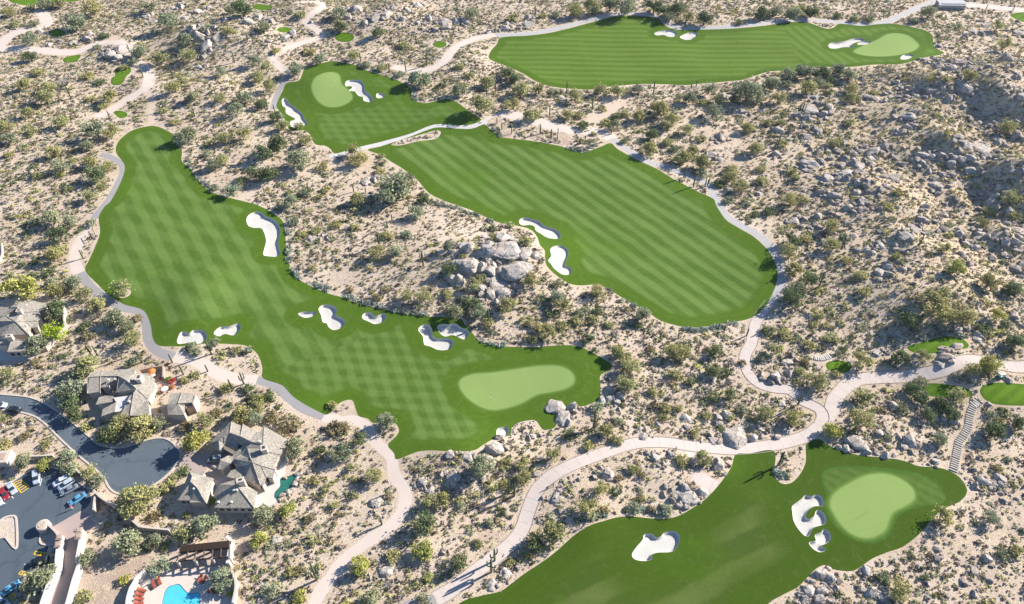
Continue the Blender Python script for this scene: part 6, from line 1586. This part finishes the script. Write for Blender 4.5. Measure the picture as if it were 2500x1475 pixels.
setp(r, "small flat roofed stucco shed at the left edge above the car park", "shed")

# ------------------------------------------------------------------ painted marks of the car park: each stripe its own thin sheet
M_YEL = plain_mat('yellow_paint', (0.72, 0.46, 0.03), 0.7, 0.2, 0.1, 4)
M_WPAINT = plain_mat('white_paint', (0.78, 0.78, 0.75), 0.7, 0.2, 0.05, 4)
def stripe_quad(mb, a, b, w, lift=0.03):
    n = 6; P = np.linspace(np.array(a), np.array(b), n)
    x, y = ground(P[:, 0], P[:, 1]); d = np.array([x[-1] - x[0], y[-1] - y[0]]); d /= np.linalg.norm(d); nn = np.array([-d[1], d[0]]) * w / 2
    V = []
    for i in range(n):
        for s in (1, -1):
            X_, Y_ = x[i] + nn[0] * s, y[i] + nn[1] * s; V.append((X_, Y_, float(H(X_, Y_)) + lift))
    mb.add(V, [(2 * i, 2 * i + 1, 2 * i + 3, 2 * i + 2) for i in range(n - 1)])
def hatch(corners, nst, label, w=0.22):
    C = [np.array(c, float) for c in Z4(corners)]
    m = MB()
    for i in range(4): stripe_quad(m, C[i], C[(i + 1) % 4], w, 0.03)
    o = m.build('parking_hatch', M_YEL); setp(o, label, kind='structure')
    m = MB()
    for i in range(1, nst + 1):
        t_ = i / (nst + 1.0); stripe_quad(m, C[0] * (1 - t_) + C[1] * t_, C[3] * (1 - t_) + C[2] * t_, w, 0.034)
    m.build('hatch_stripe', M_YEL, o)
hatch([(130,312),(205,407),(285,352),(205,282)], 4, "largest yellow hatched bay between the silver car and the palo verde")
hatch([(342,968),(462,990),(447,1020),(325,996)], 3, "yellow hatched bay above the half hidden dark van")
hatch([(205,1157),(300,1182),(262,1210),(180,1186)], 3, "yellow hatched bay under the grey tree")
hatch([(45,1357),(145,1380),(125,1435),(10,1410)], 3, "lowest yellow hatched bay at the left edge")
m = MB()
for a, b in [((95,420),(130,460)),((22,475),(50,513)),((402,270),(385,340)),((0,500),(3,505)),((535,310),(500,330)),((665,550),(690,535)),((255,1100),(232,1093)),((600,425),(540,450)),((560,360),(520,375))]:
    A_, B_ = Z4([a, b]); stripe_quad(m, A_, B_, 0.16, 0.03)
setp(m.build('bay_lines', M_WPAINT), "white bay lines of the car park", kind='structure')

# ------------------------------------------------------------------ cars
M_TYRE = plain_mat('tyre', (0.02, 0.02, 0.02), 0.9, 0.2, 0.1, 3)
M_RIM = plain_mat('rim', (0.5, 0.5, 0.52), 0.3, 0.5, 0.1, 3, 0.8)
M_LAMP = plain_mat('lamp_glass', (0.75, 0.75, 0.72), 0.15, 0.5, 0.05, 3)
M_TAIL = plain_mat('tail_glass', (0.35, 0.02, 0.02), 0.2, 0.5, 0.05, 3)
def paint(name, col): return plain_mat(name, col, 0.28, 0.6, 0.04, 1.0)
PAINTS = {'silver': paint('silver_paint', (0.42, 0.46, 0.50)), 'white': paint('white_car_paint', (0.72, 0.74, 0.76)), 'red': paint('red_paint', (0.30, 0.02, 0.03)), 'black': paint('black_paint', (0.015, 0.017, 0.02)),
          'blue': paint('blue_paint', (0.10, 0.30, 0.46)), 'grey': paint('grey_paint', (0.20, 0.23, 0.26))}
def rounded_loft(secs, name, mat, parent, smooth=True):
    """secs: list of (x, half width, z bottom, z top) stations joined into a closed body with softened edges"""
    V = []; F = []; k = 8
    for x, hw, z0, z1 in secs:
        r = min(0.16, (z1 - z0) * .35, hw * .3)
        V += [(x, -hw, z0), (x, -hw, z1 - r), (x, -hw + r * .4, z1 - r * .3), (x, -hw + r * 1.5, z1), (x, hw - r * 1.5, z1), (x, hw - r * .4, z1 - r * .3), (x, hw, z1 - r), (x, hw, z0)]
    n = len(secs)
    for i in range(n - 1):
        for j in range(k): F.append((i * k + j, i * k + (j + 1) % k, (i + 1) * k + (j + 1) % k, (i + 1) * k + j))
    F.append(tuple(range(k - 1, -1, -1))); F.append(tuple(range((n - 1) * k, n * k)))
    m = MB(); m.add(V, F); return m.build(name, mat, parent, smooth=False)
CAR_SEC = {
 'suv': dict(L=4.7, body=[(-2.35,.78,.45,.80),(-2.25,.90,.35,1.02),(-1.2,.94,.30,1.08),(1.0,.94,.30,1.05),(1.9,.90,.32,.98),(2.3,.80,.38,.80),(2.38,.70,.45,.65)],
             cab=[(-2.15,.70,1.0,1.25),(-1.85,.74,1.0,1.62),(0.2,.74,1.0,1.68),(0.55,.72,1.0,1.55),(1.25,.66,1.0,1.08)], roof=[(-1.95,.66,1.60,1.68),(-1.6,.70,1.62,1.74),(0.1,.70,1.64,1.74),(0.4,.64,1.58,1.66)]),
 'sedan': dict(L=4.8, body=[(-2.4,.72,.42,.70),(-2.3,.86,.32,.90),(-1.3,.90,.28,.95),(1.0,.90,.28,.92),(2.0,.86,.30,.84),(2.35,.74,.36,.66),(2.42,.62,.42,.58)],
             cab=[(-1.75,.66,.88,.95),(-1.15,.68,.88,1.36),(0.2,.68,.88,1.40),(0.45,.66,.88,1.34),(1.2,.62,.88,.94)], roof=[(-1.1,.60,1.33,1.40),(-.8,.62,1.34,1.45),(0.0,.62,1.35,1.45),(0.35,.58,1.30,1.38)]),
 'pickup': dict(L=5.6, body=[(-2.8,.86,.55,1.05),(-2.7,.94,.45,1.12),(-0.7,.96,.42,1.12),(1.2,.96,.42,1.14),(2.3,.93,.45,1.10),(2.7,.84,.50,.90),(2.78,.74,.55,.75)],
             cab=[(-0.75,.76,1.08,1.3),(-0.6,.78,1.08,1.78),(0.7,.78,1.08,1.82),(0.95,.76,1.08,1.72),(1.55,.70,1.08,1.18)], roof=[(-0.65,.70,1.76,1.84),(-0.4,.72,1.78,1.90),(0.6,.72,1.79,1.90),(0.85,.66,1.72,1.80)]),
}
def car(Zf, a, b, kind, col, lab):
    """a, b: tail and nose of the car at ground level (tile pixels)"""
    A_, B_ = Zf([a, b]); x, y = ground(np.array([A_[0], B_[0]]), np.array([A_[1], B_[1]]), 0.6)
    mx, my = float(x.mean()), float(y.mean()); rz = math.atan2(y[1] - y[0], x[1] - x[0]); S = CAR_SEC[kind]
    root = empty('parked_car', (mx, my, float(H(mx, my)) + 0.03), rz); root.scale = (.86, .86, .86)
    rounded_loft(S['body'], 'body', PAINTS[col], root)
    rounded_loft(S['cab'], 'window_band', M_GLASS, root)
    rounded_loft(S['roof'], 'roof_panel', PAINTS[col], root)
    if kind == 'pickup':
        m = MB(); m.box((-1.75, 0, 1.13), (1.8, 1.5, 0.06)); m.build('load_bed', M_METAL, root)
    for sx in (-S['L'] * .31, S['L'] * .31):
        for sy in (-.86, .86):
            m = MB(); m.tube([(sx, sy - .11, .34), (sx, sy + .11, .34)], .34, 14); w = m.build('wheel', M_TYRE, root)
            s_ = math.copysign(.115, sy); m = MB(); m.tube([(sx, sy + s_ - .01, .34), (sx, sy + s_ + .01, .34)], .2, 10); m.build('rim', M_RIM, w)
    for sy in (-.6, .6):
        m = MB(); m.box((S['L'] / 2 - .12, sy, .68), (.14, .3, .14)); m.build('headlight', M_LAMP, root)
        m = MB(); m.box((-S['L'] / 2 + .07, sy, .74), (.10, .26, .18)); m.build('tail_light', M_TAIL, root)
        m = MB(); m.box((0.85, sy * 1.62, 1.02), (.18, .16, .12)); m.build('side_mirror', PAINTS[col], root)
    setp(root, lab, "car")
car(Z4, (345,205), (350,310), 'suv', 'silver', "silver suv parked alone right of the yellow hatching")
car(Z4, (80,320), (135,400), 'sedan', 'silver', "silver hatchback between the red car and the yellow hatching")
car(Z4, (15,375), (60,450), 'sedan', 'red', "dark red car at the left edge of the car park")
car(Z4, (-40,440), (-8,500), 'sedan', 'white', "white car cut by the left edge of the car park")
car(Z4, (655,262), (525,325), 'suv', 'white', "white suv, upper one of the tight trio under the trees")
car(Z4, (695,290), (575,362), 'suv', 'silver', "silver suv, middle one of the tight trio")
car(Z4, (725,345), (600,408), 'sedan', 'grey', "grey sedan, lower one of the tight trio")
car(Z4, (815,418), (668,510), 'sedan', 'blue', "light blue sedan beside the person in the red top")
car(Z4, (455,1045), (300,1078), 'suv', 'black', "black van in the shade below the small yellow hatching")
car(Z4, (75,1340), (130,1300), 'sedan', 'blue', "pale blue car half hidden by the grey tree")
car(Z4, (0,1440), (35,1465), 'sedan', 'silver', "silver car in the lowest corner of the lot")
car(Z7, (205,1245), (75,1215), 'suv', 'black', "black suv driving on the road bend")
car(Z7, (-60,1180), (40,1185), 'sedan', 'white', "white car entering the road at the left edge")
car(Z5, (705,630), (610,640), 'suv', 'grey', "grey suv in the shade of the hip roofed house driveway")

# ------------------------------------------------------------------ the person by the blue car
def skin_part(name, pts, edges_, radii, mat, parent):
    me = bpy.data.meshes.new(name); me.from_pydata(pts, edges_, []); me.materials.append(mat)
    o = link(name, me, parent); md = o.modifiers.new('skin', 'SKIN'); sv = me.skin_vertices[0].data
    for i, r_ in enumerate(radii): sv[i].radius = (r_, r_ * .9); sv[i].use_root = i == 0
    s_ = o.modifiers.new('sub', 'SUBSURF'); s_.levels = 1; s_.render_levels = 1
    return o
M_SKIN = plain_mat('skin', (0.45, 0.26, 0.17), 0.6, 0.3, 0.05, 3); M_TOP = plain_mat('red_top', (0.62, 0.03, 0.10), 0.8, 0.1, 0.05, 3)
M_PANTS = plain_mat('pale_trousers', (0.55, 0.53, 0.52), 0.8, 0.1, 0.05, 3); M_HAIR = plain_mat('dark_hair', (0.03, 0.02, 0.015), 0.7, 0.2, 0.05, 3)
(px, py), = Z4([(700, 565)]); p = drape([(px, py), (px + 1, py)], False)[0]
per = empty('person', p, 2.4)
body = skin_part('body', [(0,0,.95),(0,0,1.15),(0,0,1.38),(0,0,1.5),(0.02,0,1.62),(.02,0,1.72),(-.02,.2,1.38),(.05,.27,1.12),(.18,.22,.95),(.24,.2,.88),(-.02,-.2,1.38),(-.06,-.26,1.12),(0,-.28,.88),(.02,-.28,.8),
   (0,.1,.9),(.12,.11,.5),(.02,.11,.1),(.18,.12,.04),(0,-.1,.9),(-.04,-.11,.5),(-.16,-.11,.1),(-.02,-.12,.04)],
   [(0,1),(1,2),(2,3),(3,4),(4,5),(2,6),(6,7),(7,8),(8,9),(2,10),(10,11),(11,12),(12,13),(0,14),(14,15),(15,16),(16,17),(0,18),(18,19),(19,20),(20,21)],
   [.13,.12,.14,.055,.09,.07,.05,.042,.035,.03,.05,.042,.035,.03,.085,.06,.045,.03,.085,.06,.045,.03], M_SKIN, per)
skin_part('red_top', [(0,0,.98),(0,0,1.2),(0,0,1.42),(-.02,.21,1.38),(.04,.27,1.15),(-.02,-.21,1.38),(-.05,-.27,1.15)], [(0,1),(1,2),(2,3),(3,4),(2,5),(5,6)], [.16,.155,.15,.075,.06,.075,.06], M_TOP, per)
skin_part('trousers', [(0,0,.95),(0,.1,.86),(.12,.11,.5),(.03,.11,.14),(0,-.1,.86),(-.04,-.11,.5),(-.14,-.11,.14)], [(0,1),(1,2),(2,3),(0,4),(4,5),(5,6)], [.15,.11,.08,.065,.11,.08,.065], M_PANTS, per)
skin_part('hair', [(-.01,0,1.68),(-.02,0,1.76),(-.07,0,1.66)], [(0,1),(0,2)], [.09,.08,.06], M_HAIR, per)
setp(per, "person in a red top and pale trousers walking by the light blue sedan", "person")

# ------------------------------------------------------------------ ramada over the pool terrace
base = float(np.mean([q[2] for q in drape(Z6([(1100, 850), (1500, 900)]), False)]))
ra = empty('ramada', (0, 0, 0))
rp = lambda a, b, h: px3(Z6, [(a, b, h)], base)[0]
A0, A1_, B0, B1_ = rp(830, 650, 3.4), rp(1500, 580, 3.4), rp(760, 860, 3.0), rp(1500, 800, 3.0)
def lerp(p, q, t): return tuple(p[i] * (1 - t) + q[i] * t for i in range(3))
for i in range(22):          # roof boards over the far third
    t_ = i / 21.0 * 0.42
    p, q = lerp(A0, B0, t_), lerp(A1_, B1_, t_); d = Vector(q) - Vector(p)
    m = MB(); m.tube([p, q], 0.085, 4); m.build('board', M_WOOD, ra)
for k in range(7):           # rafters across
    t_ = k / 6.0; p, q = lerp(A0, A1_, t_), lerp(B0, B1_, t_)
    m = MB(); m.tube([(p[0], p[1], p[2] - .16), (q[0], q[1], q[2] - .1)], 0.17, 4); m.build('rafter', M_WOOD, ra)
for p, q in ((A0, A1_), (B0, B1_), (lerp(A0, B0, .45), lerp(A1_, B1_, .45))):
    m = MB(); m.tube([(p[0], p[1], p[2] - .3), (q[0], q[1], q[2] - .3)], 0.2, 4); m.build('beam', M_WOOD, ra)
for t_ in (0.0, .33, .66, 1.0):
    for (p, q) in ((A0, A1_), (B0, B1_)):
        c_ = lerp(p, q, t_); m = MB(); m.box((c_[0], c_[1], base + 1.3), (.45, .45, 3.2)); m.build('post', M_STUCCO if p is B0 else M_WOOD, ra)
setp(ra, "dark timber ramada with slatted shade roof above the pool", "pergola")

# ------------------------------------------------------------------ pool furniture
def lounger(px, py, rz, lab):
    p = drape([(px, py), (px + 1, py)], False)[0]
    r = empty('sun_lounger', (p[0], p[1], p[2] + .02), rz)
    m = MB(); m.box((0, 0, .3), (1.9, .66, .06)); m.build('frame', M_METAL, r)
    for sx in (-.8, .8):
        for sy in (-.28, .28):
            m = MB(); m.box((sx, sy, .14), (.06, .06, .28)); m.build('leg', M_METAL, r)
    m = MB(); m.box((-.3, 0, .39), (1.25, .62, .12)); m.build('cushion', M_RED, r)
    m = MB(); V = [(.33, -.31, .36), (.33, .31, .36), (.95, .31, .72), (.95, -.31, .72), (.28, -.31, .48), (.28, .31, .48), (.9, .31, .84), (.9, -.31, .84)]
    m.add(V, [(0, 1, 2, 3), (7, 6, 5, 4), (0, 4, 5, 1), (1, 5, 6, 2), (2, 6, 7, 3), (3, 7, 4, 0)]); m.build('back_cushion', M_RED, r)
    setp(r, lab, "sun lounger", "red sun loungers round the pool")
LO = [(270,1285,2.9,"topmost of the left row of red loungers"),(250,1345,2.95,"second from the top in the left row of red loungers"),(245,1408,3.0,"third from the top in the left row of red loungers"),(240,1468,3.05,"fourth from the top in the left row of red loungers, at the lower edge"),
      (445,1210,2.2,"red lounger left of the small round table"),(520,1160,2.2,"red lounger nearest the grey tree by the pool"),(1095,1125,1.3,"left one of two red loungers right of the pool tip"),(1155,1140,1.2,"right one of two red loungers right of the pool tip"),
      (1260,1280,.6,"red lounger in the tree shade right of the pool"),(1330,1300,.5,"red lounger farthest right in the tree shade")]
for a, b, rz, l in LO:
    (px, py), = Z6([(a, b)]); lounger(px, py, rz, l)
def round_table(Zf, a, b, mat, lab, r_=.6):
    (px, py), = Zf([(a, b)]); p = drape([(px, py), (px + 1, py)], False)[0]
    t_ = empty('round_table', (p[0], p[1], p[2] + .02)); m = MB(); m.tube([(0,0,.70),(0,0,.75)], r_, 18); m.build('tabletop', mat, t_)
    m = MB(); m.tube([(0,0,0),(0,0,.7)], .06, 8); m.tube([(0,0,0),(0,0,.05)], .28, 12); m.build('pedestal', M_METAL, t_); setp(t_, lab, "table"); return p
def chair(x, y, z, rz, lab, grp):
    r = empty('patio_chair', (x, y, z), rz); m = MB(); m.box((0,0,.44), (.5,.5,.08)); m.build('seat', M_RED, r)
    m = MB(); m.box((-.25,0,.7), (.07,.5,.5)); m.build('backrest', M_RED, r)
    for sx in (-.2,.2):
        for sy in (-.2,.2): m = MB(); m.box((sx,sy,.2),(.05,.05,.4)); m.build('leg', M_METAL, r)
    setp(r, lab, "chair", grp)
p = round_table(Z8, 2155, 770, M_WHITE, "round white table on the tan terrace", .95)
for i, l in enumerate(["upper right", "upper left", "lower left", "lower right"]):
    a_ = i * math.pi / 2 + .7; chair(p[0] + 1.45 * math.cos(a_), p[1] + 1.45 * math.sin(a_), p[2] + .02, a_ + math.pi, f"rust coloured chair on the {l} side of the round white table", "chairs of the tan terrace")
p = round_table(Z8, 1860, 420, M_WHITE, "round table shaded by the orange umbrella", .6)
um = empty('umbrella', p); m = MB(); m.tube([(0,0,0),(0,0,2.5)], .04, 6); m.build('pole', M_WOOD_L, um)
m = MB(); n_ = 8; V = [(0,0,2.75)] + [(1.2 * math.cos(2*math.pi*i/n_), 1.2 * math.sin(2*math.pi*i/n_), 2.3) for i in range(n_)] + [(0,0,2.70)] + [(1.2 * math.cos(2*math.pi*i/n_), 1.2 * math.sin(2*math.pi*i/n_), 2.25) for i in range(n_)]
m.add(V, [(0, 1 + i, 1 + (i + 1) % n_) for i in range(n_)] + [(9, 10 + (i + 1) % n_, 10 + i) for i in range(n_)] + [(1 + i, 10 + i, 10 + (i + 1) % n_, 1 + (i + 1) % n_) for i in range(n_)]); m.build('canopy', M_ORANGE, um)
setp(um, "open orange umbrella on the tan terrace", "umbrella")
for i, (a, b, l) in enumerate([(2010,480,"upper"),(2030,520,"lower")]):
    (px, py), = Z8([(a, b)]); q = drape([(px, py), (px + 1, py)], False)[0]; chair(q[0], q[1], q[2] + .02, 2.5, f"{l} one of two rust coloured chairs right of the orange umbrella", "chairs of the tan terrace")
p = round_table(Z6, 393, 1258, M_METAL, "small dark round table between the red loungers", .4)
p = round_table(Z6, 1430, 1350, M_METAL, "dark round table right of the pool", .7)
# red and orange flowering shrubs on the tan terrace
for a, b, c_, r_, l in [(2320,560,(0.50,0.05,0.05,1),1.1,"red flowering bush at the terrace edge"),(2330,700,(0.55,0.22,0.06,1),0.9,"orange flowering bush at the terrace edge"),(1855,880,(0.42,0.48,0.03,1),1.3,"lime bush hugging the lower end of the terrace"),(1740,1080,(0.42,0.48,0.03,1),.9,"small lime bush at the roof corner of the terrace house"),
                     (2240,500,(0.22,0.34,0.05,1),1.0,"bright green bush above the red flowering one")]:
    (px, py), = Z8([(a, b)]); q = drape([(px, py), (px + 1, py)], False)[0]
    o = link('flowering_bush', BUSH[int(a) % 6], None, (q[0], q[1], q[2]), .5, (r_, r_, r_ * 1.3)); o.color = c_; setp(o, l, "bush")

# ------------------------------------------------------------------ flags, stairways, rails, bridge
def flag(px, py, col, lab):
    p = drape([(px, py), (px + 1, py)], False)[0]; r = empty('flagstick', p, .3)
    m = MB(); m.tube([(0,0,-.1),(0,0,2.1)], .022, 6); m.build('stick', M_WPAINT, r)
    m = MB(); m.add([(0.03,0,2.25),(.55,.08,2.18),(.5,.1,1.85),(0.03,0,1.85),(0.03,.02,2.25),(.55,.1,2.18),(.5,.12,1.85),(0.03,.02,1.85)], [(0,1,2,3),(7,6,5,4),(0,4,5,1),(1,5,6,2),(2,6,7,3)]); m.build('flag', col, r)
    m = MB(); m.tube([(0,0,.012),(0,0,.016)], .11, 12); m.build('cup', M_METAL, r)
    setp(r, lab, "flagstick", "flagsticks in the greens")
flag(1198, 975, M_WPAINT, "white flagstick in the kidney shaped green"); flag(809, 214, M_WPAINT, "white flagstick in the round upper green")
flag(2118, 1250, M_WPAINT, "white flagstick in the bean shaped green"); flag(2160, 108, M_WPAINT, "white flagstick in the oval far green")
def stairs(line, n, w, lab, mat, rise=0.0):
    a = smooth_poly(line, False, 1.0); idx = np.linspace(0, len(a) - 1, n).astype(int); r = empty('stairway', (0, 0, 0))
    x, y = ground(a[:, 0], a[:, 1])
    first = None
    for j, i in enumerate(idx):
        k = min(i + 3, len(a) - 1); k0 = max(i - 3, 0); d = math.atan2(y[k] - y[k0], x[k] - x[k0])
        if first is None: m = MB(); m.box((0, 0, 0), (0.27, w, 0.30)); first = m.mesh('step', mat)
        link('step', first, r, (float(x[i]), float(y[i]), float(H(x[i], y[i])) + .10), d)
    setp(r, lab, "stairway")
stairs(T('I', [(2130,30),(2100,80),(2085,140),(2078,200),(2050,250),(2010,310),(1998,370),(1985,440),(1970,515)]), 34, 1.9, "long stairway of pale timber steps below the widest tee", M_WOOD_P)
stairs(T('F', [(972,1133),(1000,1140),(1040,1136),(1078,1125)]), 9, 1.5, "little stairway of white steps above the shaded tee", M_WHITE)
stairs([(2376,988),(2384,983),(2390,978)], 4, 2.2, "short steps beside the tee gap", M_WHITE)
def rail(pts, lab, h=1.0):
    q = drape(pts, False); r = empty('rail', (0, 0, 0))
    for a in q: m = MB(); m.tube([(a[0], a[1], a[2] - .1), (a[0], a[1], a[2] + h)], .09, 6); m.build('post', M_WOOD, r)
    for a, b in zip(q[:-1], q[1:]): m = MB(); m.tube([(a[0], a[1], a[2] + h - .1), (b[0], b[1], b[2] + h - .1)], .08, 6); m.build('bar', M_WOOD, r)
    setp(r, lab, "rail")
rail([(227,562),(231,570),(235,579),(226,582),(215,584)], "wooden corner rail frame beside the pale path", .8)
rail([(209,579),(213,586),(217,592)], "lone wooden rail left of the corner frame", .8)
rail([(1650,1095),(1650,1102),(1640,1107)], "dark rail by the concrete path spur", .9)
rail([(1352,1182),(1351,1187),(1334,1194)], "dark rail inside the concrete path bend", .9)
p = drape([(2318, 18), (2319, 18)], False)[0]
br = empty('concrete_bridge', p, -.03)
m = MB(); m.box((0, 0, .9), (13, 6.0, 2.6)); m.build('abutment', plain_mat('old_concrete', (0.34, 0.33, 0.33), 0.9, 0.1, 0.15, 1), br)
m = MB(); m.box((0.4, 0.9, 2.35), (13.6, 4.6, .35)); m.build('deck', plain_mat('worn_deck', (0.46, 0.44, 0.42), 0.9, 0.1, 0.15, 1), br)
m = MB(); m.box((1.2, -3.03, 1.5), (8.5, .2, .25)); m.build('ledge', M_WHITE, br); m = MB(); m.box((-6.6, -2.4, 1.9), (.9, 1.6, 1.2)); m.build('end_block', M_WHITE, br)
setp(br, "low concrete bridge block by the track in the upper right corner", "bridge")
# gardener's cart under the tree by the widest tee
(px, py) = (2440, 922)
def golf_cart(px, py, rz, lab, mat):
    p = drape([(px, py), (px + 1, py)], False)[0]; r = empty('golf_cart', (p[0], p[1], p[2] + .02), rz)
    rounded_loft([(-1.2,.5,.3,.7),(-.9,.58,.25,.8),(.4,.58,.25,.75),(1.0,.5,.3,.85),(1.2,.42,.35,.7)], 'body', mat, r)
    m = MB(); m.box((-.1,0,1.85), (1.7,1.15,.07)); m.build('canopy', M_WHITE, r)
    m = MB(); m.box((-.35,0,.9), (.5,1.0,.2)); m.box((-.6,0,1.2), (.12,1.0,.45)); m.build('seat', M_WPAINT, r)
    for sx in (-.85,.6):
        for sy in (-.5,.5):
            m = MB(); m.tube([(sx,sy,.8),(sx*.9,sy,1.83)], .025, 5); m.build('post', M_METAL, r)
    for sx in (-.75,.8):
        for sy in (-.5,.5):
            m = MB(); m.tube([(sx,sy-.09,.22),(sx,sy+.09,.22)], .22, 12); m.build('wheel', M_TYRE, r)
    setp(r, lab, "golf cart")
golf_cart(2440, 922, .3, "teal golf cart in the tree shade above the widest tee", M_TEALG)
# ------------------------------------------------------------------ the air between the camera and the far desert
hz = MB(); hz.box((0, 300, 66), (12600, 12600, 204))
hm_, hn_, hp_ = new_mat('haze_air')
hn_.nodes.remove(hp_)
pv = hn_.nodes.new('ShaderNodeVolumePrincipled'); pv.inputs['Density'].default_value = 0.00005; pv.inputs['Color'].default_value = (0.86, 0.91, 1.0, 1); pv.inputs['Anisotropy'].default_value = 0.2
hn_.links.new(pv.outputs[0], hn_.nodes['Material Output'].inputs['Volume'])
hzo = hz.build('haze', hm_); setp(hzo, "thin pale air over the whole valley", kind='stuff')
